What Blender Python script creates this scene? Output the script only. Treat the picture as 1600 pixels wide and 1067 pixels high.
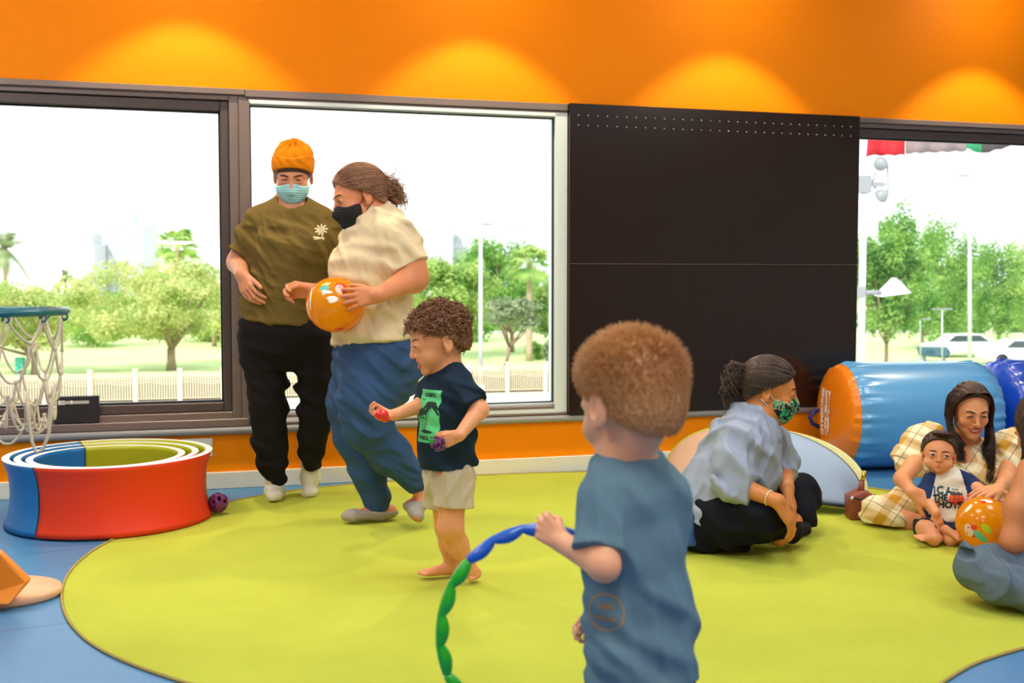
import bpy, bmesh, math, random
import numpy as np
from mathutils import Vector, Matrix
from mathutils.bvhtree import BVHTree

for _o in list(bpy.data.objects):
    bpy.data.objects.remove(_o)
scene = bpy.context.scene
COL = scene.collection
random.seed(7)
RNG = np.random.default_rng(11)
R = math.radians

# ------------------------------------------------------------------ camera
FPX = 1771.0                     # focal length in pixels of the 1600 px frame
CAM_H = 1.05
PITCH = math.atan(98 / FPX)
cam_data = bpy.data.cameras.new('camera')
cam = bpy.data.objects.new('camera', cam_data)
COL.objects.link(cam)
cam.location = (0, 0, CAM_H)
cam.rotation_euler = (math.pi / 2 - PITCH, 0, 0)
cam_data.sensor_width = 36.0
cam_data.lens = 36.0 * FPX / 1600
cam_data.clip_end = 900
cam_data.dof.use_dof = True
cam_data.dof.focus_distance = 4.2
cam_data.dof.aperture_fstop = 4.5
scene.camera = cam

# ------------------------------------------------------------------ world, sun, exposure
world = bpy.data.worlds.new('hazy_sky')
scene.world = world
world.use_nodes = True
bgn = world.node_tree.nodes['Background']
bgn.inputs[0].default_value = (0.93, 0.97, 1.0, 1)
bgn.inputs[1].default_value = 2.1
sun_d = bpy.data.lights.new('sun', 'SUN')
sun_d.energy = 4.2
sun_d.angle = R(1.5)
sun_d.color = (1.0, 0.95, 0.86)
sun = bpy.data.objects.new('sun', sun_d)
COL.objects.link(sun)
sun.rotation_euler = (R(48), 0, R(-28))       # high, from behind the building
scene.view_settings.view_transform = 'Standard'
scene.view_settings.look = 'None'
scene.view_settings.gamma = 1.0
scene.view_settings.use_curve_mapping = False
scene.view_settings.exposure = 0.0


def area_light(name, loc, size, power, col=(1, 0.96, 0.9), rot=(0, 0, 0), sy=None):
    d = bpy.data.lights.new(name, 'AREA')
    d.energy = power
    d.color = col
    d.size = size
    if sy:
        d.shape = 'RECTANGLE'
        d.size_y = sy
    o = bpy.data.objects.new(name, d)
    COL.objects.link(o)
    o.location = loc
    o.rotation_euler = rot
    return o


CEIL = 2.9
FILL_SPOTS = [(-2.2, 3.4), (0.4, 3.4), (2.8, 3.9), (-2.2, 0.9), (0.4, 0.9), (2.8, 0.9), (-1.0, -2.2), (2.0, -2.2)]
FILL_POWER = 28  # out-of-view area lights added to fill the room evenly
for _i, (_x, _y) in enumerate(FILL_SPOTS):
    area_light('ceiling_fill_lamp', (_x, _y, CEIL - 0.035), 0.9, FILL_POWER, (1, 0.965, 0.91))

# ------------------------------------------------------------------ helpers


def lin(c):
    out = []
    for v in c[:3]:
        v = v / 255.0
        out.append(v / 12.92 if v <= 0.04045 else ((v + 0.055) / 1.055) ** 2.4)
    return tuple(out)


def ray(px, py):
    x = (px - 800) / FPX
    y = -(py - 533.5) / FPX
    cp, sp = math.cos(PITCH), math.sin(PITCH)
    return np.array([x, cp + y * sp, -sp + y * cp])


CAMP = np.array([0, 0, CAM_H])


def P(px, py, Y):
    d = ray(px, py)
    return CAMP + d * (Y / d[1])


def G(px, py, z=0.0):
    d = ray(px, py)
    return CAMP + d * ((z - CAM_H) / d[2])


def tag(o, label=None, cat=None, group=None, kind=None):
    if label: o['label'] = label
    if cat: o['category'] = cat
    if group: o['group'] = group
    if kind: o['kind'] = kind
    return o


def empty(name, loc=(0, 0, 0), rz=0.0, label=None, cat=None, group=None, kind=None):
    o = bpy.data.objects.new(name, None)
    COL.objects.link(o)
    o.location = tuple(float(v) for v in loc)
    o.rotation_euler = (0, 0, rz)
    o.empty_display_size = 0.05
    return tag(o, label, cat, group, kind)


def world_of(o):
    m = Matrix.LocRotScale(o.location, o.rotation_euler, o.scale)
    return m if o.parent is None else world_of(o.parent) @ o.matrix_parent_inverse @ m


def parent_keep(o, par):
    o.parent = par
    o.matrix_parent_inverse = world_of(par).inverted()


def obj(name, me, mats, parent=None, world=True):
    """links a mesh built in world coordinates, below parent"""
    o = bpy.data.objects.new(name, me)
    COL.objects.link(o)
    if not isinstance(mats, (list, tuple)):
        mats = [mats]
    if len(me.materials) == 0:
        for m in mats:
            me.materials.append(m)
    if parent is not None:
        if world:
            parent_keep(o, parent)
        else:
            o.parent = parent
    return o


def np_mesh(name, V, F, smooth=True, mi=None):
    """V (n,3); F (m,k) with k = 3 or 4"""
    me = bpy.data.meshes.new(name)
    V = np.asarray(V, dtype=np.float32)
    F = np.asarray(F, dtype=np.int32)
    m, k = F.shape
    me.vertices.add(len(V))
    me.vertices.foreach_set('co', V.ravel())
    me.loops.add(m * k)
    me.loops.foreach_set('vertex_index', F.ravel())
    me.polygons.add(m)
    me.polygons.foreach_set('loop_start', np.arange(0, m * k, k, dtype=np.int32))
    try:
        me.polygons.foreach_set('loop_total', np.full(m, k, dtype=np.int32))
    except Exception:
        pass
    me.polygons.foreach_set('use_smooth', np.full(m, bool(smooth)))
    if mi is not None:
        me.polygons.foreach_set('material_index', np.asarray(mi, dtype=np.int32))
    me.update(calc_edges=True)
    me.validate()
    return me


class MB:
    """collects shapes into one mesh"""

    def __init__(self):
        self.bm = bmesh.new()

    def box(self, lo, hi, rot=None, mi=0):
        lo = Vector([float(v) for v in lo]); hi = Vector([float(v) for v in hi])
        c = (lo + hi) / 2
        s = hi - lo
        vs = []
        for x in (-.5, .5):
            for y in (-.5, .5):
                for z in (-.5, .5):
                    v = Vector((x * s.x, y * s.y, z * s.z))
                    if rot is not None:
                        v = rot @ v
                    vs.append(self.bm.verts.new(v + c))
        for q in ((0, 1, 3, 2), (4, 6, 7, 5), (0, 4, 5, 1), (2, 3, 7, 6), (0, 2, 6, 4), (1, 5, 7, 3)):
            f = self.bm.faces.new([vs[i] for i in q])
            f.material_index = mi
        return self

    def tube(self, pts, r, n=8, mi=0, closed=False, cap=True):
        pts = [Vector([float(a) for a in p]) for p in pts]
        if not hasattr(r, '__len__'):
            r = [r] * len(pts)
        rings = []
        N = len(pts)
        prev = None
        for i, p in enumerate(pts):
            if closed:
                t = pts[(i + 1) % N] - pts[i - 1]
            else:
                t = pts[min(i + 1, N - 1)] - pts[max(i - 1, 0)]
            if t.length < 1e-9: t = Vector((0, 0, 1))
            t.normalize()
            if prev is None:
                a = Vector((0, 0, 1)) if abs(t.z) < .9 else Vector((1, 0, 0))
                x = t.cross(a).normalized()
            else:
                x = (prev - t * prev.dot(t)).normalized()
            prev = x
            y = t.cross(x)
            rings.append([self.bm.verts.new(p + (x * math.cos(2 * math.pi * k / n) + y * math.sin(2 * math.pi * k / n)) * r[i]) for k in range(n)])
        M = N if closed else N - 1
        for i in range(M):
            a, b = rings[i], rings[(i + 1) % N]
            for k in range(n):
                f = self.bm.faces.new((a[k], a[(k + 1) % n], b[(k + 1) % n], b[k]))
                f.material_index = mi
                f.smooth = True
        if cap and not closed:
            for rg in (rings[0][::-1], rings[-1]):
                f = self.bm.faces.new(rg)
                f.material_index = mi
        return self

    def lathe(self, prof, n=48, c=(0, 0, 0), rot=None, mi=0, a0=0, a1=2 * math.pi, closed_prof=False):
        """prof: list of (r, z)"""
        full = abs((a1 - a0) - 2 * math.pi) < 1e-6
        m = n if full else n + 1
        c = Vector([float(v) for v in c])
        rings = []
        for k in range(m):
            a = a0 + (a1 - a0) * k / n
            rg = []
            for (r, z) in prof:
                v = Vector((r * math.cos(a), r * math.sin(a), z))
                if rot is not None: v = rot @ v
                rg.append(self.bm.verts.new(v + c))
            rings.append(rg)
        L = len(prof)
        for k in range(n):
            a, b = rings[k], rings[(k + 1) % m]
            for i in range(L if closed_prof else L - 1):
                j = (i + 1) % L
                try:
                    f = self.bm.faces.new((a[i], b[i], b[j], a[j]))
                    f.material_index = mi
                    f.smooth = True
                except ValueError:
                    pass
        if not full and closed_prof:
            self.bm.faces.new(rings[0]).material_index = mi
            self.bm.faces.new(rings[-1][::-1]).material_index = mi
        return self

    def sphere(self, c, r, seg=24, rings=14, sc=(1, 1, 1), rot=None, mi=0):
        prof = [(max(1e-5, r * math.sin(math.pi * i / rings)), -r * math.cos(math.pi * i / rings)) for i in range(rings + 1)]
        M = Matrix.Diagonal(Vector(sc)).to_4x4().to_3x3()
        if rot is not None: M = rot @ M
        self.lathe(prof, seg, c, M, mi)
        return self

    def poly(self, pts, mi=0):
        f = self.bm.faces.new([self.bm.verts.new(Vector([float(a) for a in p])) for p in pts])
        f.material_index = mi
        return self

    def prism(self, pts, off, mi=0):
        """polygon pts extruded by vector off"""
        off = Vector([float(v) for v in off])
        a = [self.bm.verts.new(Vector([float(x) for x in p])) for p in pts]
        b = [self.bm.verts.new(v.co + off) for v in a]
        self.bm.faces.new(a[::-1]).material_index = mi
        self.bm.faces.new(b).material_index = mi
        n = len(a)
        for i in range(n):
            self.bm.faces.new((a[i], a[(i + 1) % n], b[(i + 1) % n], b[i])).material_index = mi
        return self

    def bevel(self, w, seg=2, ang=30):
        bmesh.ops.recalc_face_normals(self.bm, faces=self.bm.faces)
        es = [e for e in self.bm.edges if len(e.link_faces) == 2 and e.calc_face_angle(0) > R(ang)]
        bmesh.ops.bevel(self.bm, geom=es, offset=w, segments=seg, affect='EDGES', profile=.5, clamp_overlap=True)
        return self

    def mesh(self, name, smooth=False, recalc=True):
        me = bpy.data.meshes.new(name)
        if recalc:
            bmesh.ops.recalc_face_normals(self.bm, faces=self.bm.faces)
        if smooth:
            for f in self.bm.faces: f.smooth = True
        self.bm.to_mesh(me)
        self.bm.free()
        return me

    def build(self, name, mats, parent=None, smooth=False, recalc=True):
        return obj(name, self.mesh(name, smooth, recalc), mats, parent)


# ------------------------------------------------------------------ materials
MATS = {}


def mat(name, rgb, rough=.6, metal=0.0, noise=0.0, nscale=20, bump=0.0, bscale=60, sheen=0.0, trans=0.0, coat=0.0, spec=.5, srgb=True, stretch=None):
    if name in MATS: return MATS[name]
    m = bpy.data.materials.new(name)
    m.use_nodes = True
    nt = m.node_tree
    b = nt.nodes['Principled BSDF']
    c = lin(rgb) if srgb else rgb
    b.inputs['Base Color'].default_value = (*c, 1)
    b.inputs['Roughness'].default_value = rough
    b.inputs['Metallic'].default_value = metal
    b.inputs['Specular IOR Level'].default_value = spec
    if sheen:
        b.inputs['Sheen Weight'].default_value = sheen
        b.inputs['Sheen Roughness'].default_value = .5
    if coat:
        b.inputs['Coat Weight'].default_value = coat
        b.inputs['Coat Roughness'].default_value = .05 if coat < .9 else .22
    tc = nt.nodes.new('ShaderNodeTexCoord')
    src = tc.outputs['Object']
    if stretch:
        mp = nt.nodes.new('ShaderNodeMapping')
        mp.inputs['Scale'].default_value = stretch
        nt.links.new(src, mp.inputs[0]); src = mp.outputs[0]
    if noise:
        n = nt.nodes.new('ShaderNodeTexNoise')
        n.inputs['Scale'].default_value = nscale
        n.inputs['Detail'].default_value = 5
        nt.links.new(src, n.inputs['Vector'])
        mx = nt.nodes.new('ShaderNodeMix'); mx.data_type = 'RGBA'
        mx.inputs['A'].default_value = (*[max(0, v * (1 - noise)) for v in c], 1)
        mx.inputs['B'].default_value = (*[min(1, v * (1 + noise)) for v in c], 1)
        nt.links.new(n.outputs['Fac'], mx.inputs['Factor'])
        nt.links.new(mx.outputs['Result'], b.inputs['Base Color'])
    if bump:
        n2 = nt.nodes.new('ShaderNodeTexNoise')
        n2.inputs['Scale'].default_value = bscale
        n2.inputs['Detail'].default_value = 4
        nt.links.new(src, n2.inputs['Vector'])
        bp = nt.nodes.new('ShaderNodeBump')
        bp.inputs['Strength'].default_value = min(1, bump)
        bp.inputs['Distance'].default_value = .01 * bump
        nt.links.new(n2.outputs['Fac'], bp.inputs['Height'])
        nt.links.new(bp.outputs[0], b.inputs['Normal'])
    if trans:
        t = nt.nodes.new('ShaderNodeBsdfTranslucent')
        t.inputs[0].default_value = (*c, 1)
        ms = nt.nodes.new('ShaderNodeMixShader'); ms.inputs[0].default_value = trans
        nt.links.new(b.outputs[0], ms.inputs[1]); nt.links.new(t.outputs[0], ms.inputs[2])
        nt.links.new(ms.outputs[0], nt.nodes['Material Output'].inputs[0])
    MATS[name] = m
    return m


def copy_tree(o, parent=None):
    c = o.copy()
    COL.objects.link(c)
    if parent is not None:
        c.parent = parent
        c.matrix_parent_inverse = o.matrix_parent_inverse.copy()
    for ch in list(KIDS.get(o.name, [])) or [x for x in o.children]:
        copy_tree(ch, c)
    return c


KIDS = {}
WA = math.atan(FPX / 6050.0)                 # the window wall's angle
WO = np.array([0, 6.06, 0.0])
WU = np.array([math.cos(WA), math.sin(WA), 0])
WN = np.array([-math.sin(WA), math.cos(WA), 0])    # outward


def wall_root(name, s=0, t=0, z=0, **kw):
    p = WO + WU * s + WN * t + np.array([0, 0, z])
    return empty(name, p, WA, **kw)


def wobj(name, mb, mats, parent=None, smooth=False):
    """a mesh in wall coordinates (s, t outward, z)"""
    me = mb.mesh(name, smooth)
    if parent is not None:       # the parent is wall_root at 0: same frame
        o = obj(name, me, mats, parent, world=False)
    else:
        o = obj(name, me, mats)
        o.location = WO
        o.rotation_euler = (0, 0, WA)
    return o
# ------------------------------------------------------------------ room shell
M_ORANGE = mat('orange_paint', (255, 143, 0), .6, bump=.05, bscale=200, spec=.15)
M_CEIL = mat('ceiling_white', (240, 238, 232), .8)
M_WHITEW = mat('cream_paint', (236, 230, 214), .5)
M_FRAME = mat('bronze_frame', (128, 112, 108), .38, metal=.2)
M_FRAME2 = mat('bronze_frame_dark', (88, 76, 75), .4, metal=.2)
M_ALU = mat('pale_aluminium', (226, 236, 240), .35)
M_GASKET = mat('black_gasket', (18, 18, 20), .6)
M_RAIL = mat('grey_rail', (150, 148, 150), .4)


def floor_material():
    m = bpy.data.materials.new('blue_vinyl')
    m.use_nodes = True
    nt = m.node_tree
    b = nt.nodes['Principled BSDF']
    tc = nt.nodes.new('ShaderNodeTexCoord')
    n = nt.nodes.new('ShaderNodeTexNoise'); n.inputs['Scale'].default_value = 3.5; n.inputs['Detail'].default_value = 6
    nt.links.new(tc.outputs['Object'], n.inputs['Vector'])
    mx = nt.nodes.new('ShaderNodeMix'); mx.data_type = 'RGBA'
    mx.inputs['A'].default_value = (*lin((58, 118, 170)), 1)
    mx.inputs['B'].default_value = (*lin((80, 138, 184)), 1)
    nt.links.new(n.outputs['Fac'], mx.inputs['Factor'])
    br = nt.nodes.new('ShaderNodeTexBrick')
    br.offset = 0
    br.inputs['Scale'].default_value = 1
    br.inputs['Brick Width'].default_value = 1.0
    br.inputs['Row Height'].default_value = 1.0
    br.inputs['Mortar Size'].default_value = .003
    br.inputs['Mortar'].default_value = (*lin((40, 84, 122)), 1)
    mp = nt.nodes.new('ShaderNodeMapping'); mp.inputs['Rotation'].default_value = (0, 0, R(-28)); mp.inputs['Location'].default_value = (.22, .35, 0)
    nt.links.new(tc.outputs['Object'], mp.inputs[0]); nt.links.new(mp.outputs[0], br.inputs['Vector'])
    nt.links.new(mx.outputs['Result'], br.inputs['Color1']); nt.links.new(mx.outputs['Result'], br.inputs['Color2'])
    nt.links.new(br.outputs['Color'], b.inputs['Base Color'])
    b.inputs['Roughness'].default_value = .42
    return m


PLAN = [(-5.2, -4.2), (6.2, -4.2), (6.2, 7.9), (-5.2, 4.57)]
mb = MB(); mb.prism([(x, y, -.25) for x, y in PLAN], (0, 0, .25))
tag(mb.build('floor', floor_material()), 'blue vinyl mat floor', kind='structure')
mb = MB(); mb.prism([(x, y, CEIL) for x, y in PLAN], (0, 0, .3))
tag(mb.build('ceiling', M_CEIL), 'white ceiling', kind='structure')
mb = MB(); mb.box((-5.2, -4.2, 0), (6.2, -4.0, CEIL))
tag(mb.build('wall_rear', M_ORANGE), 'orange rear wall', kind='structure')
mb = MB(); mb.box((-5.2, -4.2, 0), (-5.0, 4.6, CEIL))
tag(mb.build('wall_left', M_WHITEW), 'cream left wall', kind='structure')
mb = MB(); mb.box((6.0, -4.2, 0), (6.2, 7.8, CEIL))
tag(mb.build('wall_right', M_WHITEW), 'cream right wall', kind='structure')

# window wall, in wall coordinates: s along, t outward, z
S0, S1 = -5.4, 6.4
mb = MB()
mb.box((S0, 0, 0), (S1, .22, .31))
mb.box((S0, 0, 1.985), (S1, .22, CEIL))
mb.box((.31, .06, .30), (2.10, .22, 2.0))
mb.box((5.2, 0, .30), (S1, .22, 2.0))
wl = wobj('wall_window', mb, M_ORANGE); tag(wl, 'orange wall above and below the windows', kind='structure')
mb = MB(); mb.box((S0, -.014, 0), (S1, 0.0, .085)); mb.bevel(.004)
tag(wobj('baseboard_window', mb, M_WHITEW), 'cream baseboard', kind='structure')
# rounded grey rail below the sills
mb = MB(); mb.tube([(S0, -.012, .292), (S1, -.012, .292)], .019, 14)
tag(wobj('trim_1', mb, M_RAIL), 'rounded grey rail below the windows', kind='structure')


def frame_box(mb, s0, s1, z0, z1, w, t0, t1, mi=0, wb=None, wt=None):
    wb = wb or w; wt = wt or w
    mb.box((s0, t0, z0), (s0 + w, t1, z1), mi=mi)
    mb.box((s1 - w, t0, z0), (s1, t1, z1), mi=mi)
    mb.box((s0 + w, t0, z0), (s1 - w, t1, z0 + wb), mi=mi)
    mb.box((s0 + w, t0, z1 - wt), (s1 - w, t1, z1), mi=mi)


glass = bpy.data.materials.new('window_glass')
glass.use_nodes = True
_nt = glass.node_tree
_b = _nt.nodes['Principled BSDF']
_nt.nodes.remove(_b)
_tr = _nt.nodes.new('ShaderNodeBsdfTransparent'); _tr.inputs[0].default_value = (.97, .985, .98, 1)
_gl = _nt.nodes.new('ShaderNodeBsdfGlossy'); _gl.inputs['Roughness'].default_value = .02
_fr = _nt.nodes.new('ShaderNodeFresnel'); _fr.inputs[0].default_value = 1.35
_ms = _nt.nodes.new('ShaderNodeMixShader')
_nt.links.new(_fr.outputs[0], _ms.inputs[0]); _nt.links.new(_tr.outputs[0], _ms.inputs[1]); _nt.links.new(_gl.outputs[0], _ms.inputs[2])
_nt.links.new(_ms.outputs[0], _nt.nodes['Material Output'].inputs[0])


def window(n, s0, s1, z0, z1, opening):
    r = wall_root('window_%d' % n, kind='structure')
    mb = MB()
    frame_box(mb, s0, s1, z0, z1, .045, .0, .12, wb=.05, wt=.055)
    mb.bevel(.003, 1)
    wobj('window_frame', mb, M_FRAME, r)
    if opening:
        mb = MB(); frame_box(mb, s0 + .047, s1 - .047, z0 + .052, z1 - .057, .04, .02, .10, wb=.045, wt=.05)
        mb.bevel(.004, 1)
        wobj('sash', mb, M_FRAME2, r)
        mb = MB(); frame_box(mb, s0 + .087, s1 - .087, z0 + .097, z1 - .107, .008, .05, .075)
        wobj('gasket', mb, M_GASKET, r)
        g = (s0 + .09, s1 - .09, z0 + .1, z1 - .11)
    else:
        mb = MB(); frame_box(mb, s0 + .046, s1 - .046, z0 + .051, z1 - .056, .012, .035, .14)
        wobj('bead', mb, M_ALU, r)
        mb = MB(); frame_box(mb, s0 + .058, s1 - .058, z0 + .063, z1 - .068, .006, .055, .075)
        wobj('gasket', mb, M_GASKET, r)
        g = (s0 + .06, s1 - .06, z0 + .065, z1 - .07)
    mb = MB(); mb.box((g[0], .060, g[2]), (g[1], .066, g[3]))
    wobj('pane', mb, glass, r)
    return r


window(1, -5.3, -1.412, .335, 1.985, True)
window(2, -1.412, .31, .312, 1.985, False)
r3 = window(3, 2.02, 5.2, .312, 1.985, True)
# light mullion cover and right jamb of the middle window
mb = MB(); mb.box((-1.410, -.012, .335), (-1.357, .0, 1.93)); mb.bevel(.003, 1)
tag(wobj('trim_2', mb, M_FRAME), 'bronze mullion between left and middle windows', kind='structure')
mb = MB(); mb.box((.24, -.006, .345), (.308, .0, 1.935)); mb.box((-1.36, -.006, .327), (.308, .0, .345)); mb.box((-1.36, -.006, 1.918), (.308, .0, 1.937))
tag(wobj('trim_3', mb, M_ALU), 'pale aluminium lining of the middle window', kind='structure')
mb = MB(); mb.box((S0, -.02, .312), (-1.38, .02, .352)); mb.box((-1.38, -.012, .312), (.31, .0, .328)); mb.bevel(.004, 1)
tag(wobj('trim_4', mb, M_FRAME), 'bronze sill below the windows', kind='structure')
mb = MB(); mb.box((S0, -.02, 1.955), (-1.38, .0, 1.985)); mb.box((-1.38, -.014, 1.948), (.31, .0, 1.985)); mb.box((2.09, -.02, 1.955), (5.2, .0, 1.985)); mb.bevel(.003, 1)
tag(wobj('trim_5', mb, M_FRAME), 'bronze head trim above the windows', kind='structure')

# black sliding panel
M_BLACK = mat('black_laminate', (30, 16, 12), .22, spec=.5, bump=.03, bscale=300)
r = wall_root('sliding_panel', 1.2, -.03, .29, label='large black glossy panel covering the wall between two windows', cat='panel')
mb = MB(); mb.box((.312, -.036, .315), (2.086, -.006, 1.13)); mb.bevel(.002, 1)
me = mb.mesh('lower_board'); o = obj('lower_board', me, M_BLACK, None); o.location = WO; o.rotation_euler = (0, 0, WA); bpy.context.view_layer.update(); parent_keep(o, r)
mb = MB(); mb.box((.312, -.036, 1.133), (2.086, -.006, 1.987)); mb.bevel(.002, 1)
me = mb.mesh('upper_board'); o = obj('upper_board', me, M_BLACK, None); o.location = WO; o.rotation_euler = (0, 0, WA); bpy.context.view_layer.update(); parent_keep(o, r)
M_SCREW = mat('bright_screw', (220, 220, 220), .3, metal=.6)
mb = MB()
for k in range(31):
    for zz in (1.925, 1.872):
        mb.lathe([(.0, 0), (.0036, 0), (.003, .0025), (0, .003)], 8, (.36 + k * .0555, -.0355, zz), Matrix.Rotation(R(90), 3, 'X'))
me = mb.mesh('perforations'); o = obj('perforations', me, M_SCREW, None); o.location = WO; o.rotation_euler = (0, 0, WA); parent_keep(o, r); o['kind'] = 'stuff'; o['label'] = 'two rows of small bright dots'
mb = MB(); mb.box((.313, -.0368, 1.1305), (2.085, -.034, 1.1325))
me = mb.mesh('seam_strip'); o = obj('seam_strip', me, mat('seam_grey', (120, 105, 100), .5), None); o.location = WO; o.rotation_euler = (0, 0, WA); parent_keep(o, r)

# unseen ceiling panels added as fill light, and downlights that wash the wall
M_FILL = bpy.data.materials.new('fill_diffuser'); M_FILL.use_nodes = True
_e = M_FILL.node_tree.nodes['Principled BSDF']; _e.inputs['Emission Color'].default_value = (1, .97, .92, 1); _e.inputs['Emission Strength'].default_value = 2.0
for _x, _y in FILL_SPOTS:
    r = empty('ceiling_fill_panel', (_x, _y, CEIL - .02), label='square white fill light panel added to the unseen ceiling', cat='ceiling light', group='added ceiling fill panels')
    mb = MB(); mb.box((_x - .5, _y - .5, CEIL - .03), (_x + .5, _y + .5, CEIL - .001)); mb.build('frame', M_CEIL, r)
    mb = MB(); mb.box((_x - .47, _y - .47, CEIL - .034), (_x + .47, _y + .47, CEIL - .03)); mb.build('diffuser', M_FILL, r)
for s_ in (-3.1, -1.655, -.2, 1.228, 2.89):
    d0 = .50
    p = WO + WU * s_ - WN * d0
    r = empty('downlight', (p[0], p[1], CEIL - .02), label='small round recessed downlight washing the orange wall', cat='downlight', group='downlights along the orange wall')
    mb = MB(); mb.lathe([(.03, 0), (.055, 0), (.055, .018), (.03, .018)], 24, (p[0], p[1], CEIL - .018), closed_prof=True); mb.build('rim', M_CEIL, r)
    d = bpy.data.lights.new('downlight_bulb', 'SPOT'); d.energy = 72; d.color = (1, .88, .62); d.spot_size = R(86); d.spot_blend = .3; d.shadow_soft_size = .02
    o = bpy.data.objects.new('downlight_bulb', d); COL.objects.link(o); o.location = (p[0], p[1], CEIL - .03)
    parent_keep(o, r)
    d = bpy.data.lights.new('downlight_spill', 'POINT'); d.energy = 8; d.color = (1, .86, .62); d.shadow_soft_size = .03
    o = bpy.data.objects.new('downlight_spill', d); COL.objects.link(o); o.location = (p[0], p[1], CEIL - .05)
    parent_keep(o, r)
# ------------------------------------------------------------------ the park outside (its ground lies a storey lower)
GZ = -3.65
M_LAWN = mat('lawn_grass', (188, 208, 140), .9, noise=.25, nscale=.25)
M_PAVE = mat('pale_paving', (196, 186, 168), .9, noise=.06, nscale=.5)


def GG(px, py):
    return G(px, py, GZ)


mb = MB(); mb.box((-160, 12, GZ - .5), (220, 420, GZ))
tag(mb.build('ground_paving', M_PAVE), 'pale paving outside', kind='structure')
mb = MB()
mb.prism([(-160, 42.5, GZ), (0, 47.5, GZ), (14, 48.5, GZ), (40, 52, GZ), (120, 60, GZ), (220, 300, GZ), (-160, 300, GZ)], (0, 0, .04))
tag(mb.build('ground_lawn', M_LAWN), 'green lawn in the park', kind='structure')
mb = MB(); mb.prism([(-60, 31.5, GZ + .04), (14, 50.6, GZ + .04), (20, 52, GZ + .04), (20, 60, GZ + .04), (10, 60, GZ + .04), (-60, 42, GZ + .04)], (0, 0, .02))
tag(mb.build('ground_bed', mat('dry_grass_bed', (84, 76, 44), .9, noise=.2, nscale=1)), 'dry grass strip behind the fence', kind='structure')
M_PATH = mat('path_pale', (222, 216, 204), .9)  # plain pale colour of the path
mb = MB(); mb.prism([(-160, 92, GZ + .04), (220, 100, GZ + .04), (220, 106, GZ + .04), (-160, 99, GZ + .04)], (0, 0, .02))
tag(mb.build('ground_path', M_PATH), 'pale path across the park', kind='structure')


def leaf_mat(name, a, b):
    m = bpy.data.materials.new(name)
    m.use_nodes = True
    nt = m.node_tree
    p = nt.nodes['Principled BSDF']
    p.inputs['Roughness'].default_value = .6
    p.inputs['Specular IOR Level'].default_value = .25
    g = nt.nodes.new('ShaderNodeTexCoord')
    n = nt.nodes.new('ShaderNodeTexNoise'); n.inputs['Scale'].default_value = .9; n.inputs['Detail'].default_value = 6
    r = nt.nodes.new('ShaderNodeValToRGB')
    r.color_ramp.elements[0].position = .36; r.color_ramp.elements[0].color = (*lin(a), 1)
    r.color_ramp.elements[1].position = .62; r.color_ramp.elements[1].color = (*lin(b), 1)
    nt.links.new(g.outputs['Object'], n.inputs[0]); nt.links.new(n.outputs['Fac'], r.inputs[0])
    nt.links.new(r.outputs[0], p.inputs['Base Color'])
    t = nt.nodes.new('ShaderNodeBsdfTranslucent'); nt.links.new(r.outputs[0], t.inputs[0])
    ms = nt.nodes.new('ShaderNodeMixShader'); ms.inputs[0].default_value = .45
    nt.links.new(p.outputs[0], ms.inputs[1]); nt.links.new(t.outputs[0], ms.inputs[2])
    nt.links.new(ms.outputs[0], nt.nodes['Material Output'].inputs[0])
    return m


M_LEAF = [leaf_mat('leaf_yellow_green', (158, 186, 100), (226, 228, 160)), leaf_mat('leaf_mid_green', (118, 166, 84), (196, 216, 130)),
          leaf_mat('leaf_deep_green', (92, 150, 72), (166, 204, 108)), leaf_mat('leaf_grey_green', (120, 142, 100), (176, 190, 150))]  # greens kept light because the park haze is mixed into them
M_BARK = mat('tree_bark', (150, 128, 104), .9, noise=.25, nscale=3)
M_PALMBARK = mat('palm_bark', (176, 156, 132), .9, noise=.25, nscale=6)


def leaves_mesh(name, blobs, n, size, seed):
    r = np.random.default_rng(seed)
    vol = np.array([b[3] * b[4] * b[5] for b in blobs]) ** .8
    idx = r.choice(len(blobs), n, p=vol / vol.sum())
    B = np.array(blobs)[idx]
    d = r.normal(size=(n, 3)); d /= np.linalg.norm(d, axis=1)[:, None]
    rad = r.random(n) ** .38
    C = B[:, :3] + d * rad[:, None] * B[:, 3:6]
    nrm = d * .6 + r.normal(size=(n, 3)) * .6 + np.array([0, 0, .5])
    nrm /= np.linalg.norm(nrm, axis=1)[:, None]
    t = np.cross(nrm, r.normal(size=(n, 3))); t /= np.linalg.norm(t, axis=1)[:, None]
    b = np.cross(nrm, t)
    s = size * (.6 + .8 * r.random(n))[:, None]
    V = np.stack([C - t * s, C - b * s * .45, C + t * s, C + b * s * .45], 1).reshape(-1, 3)
    F = np.arange(4 * n).reshape(-1, 4)
    return np_mesh(name, V, F, smooth=False)


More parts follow.
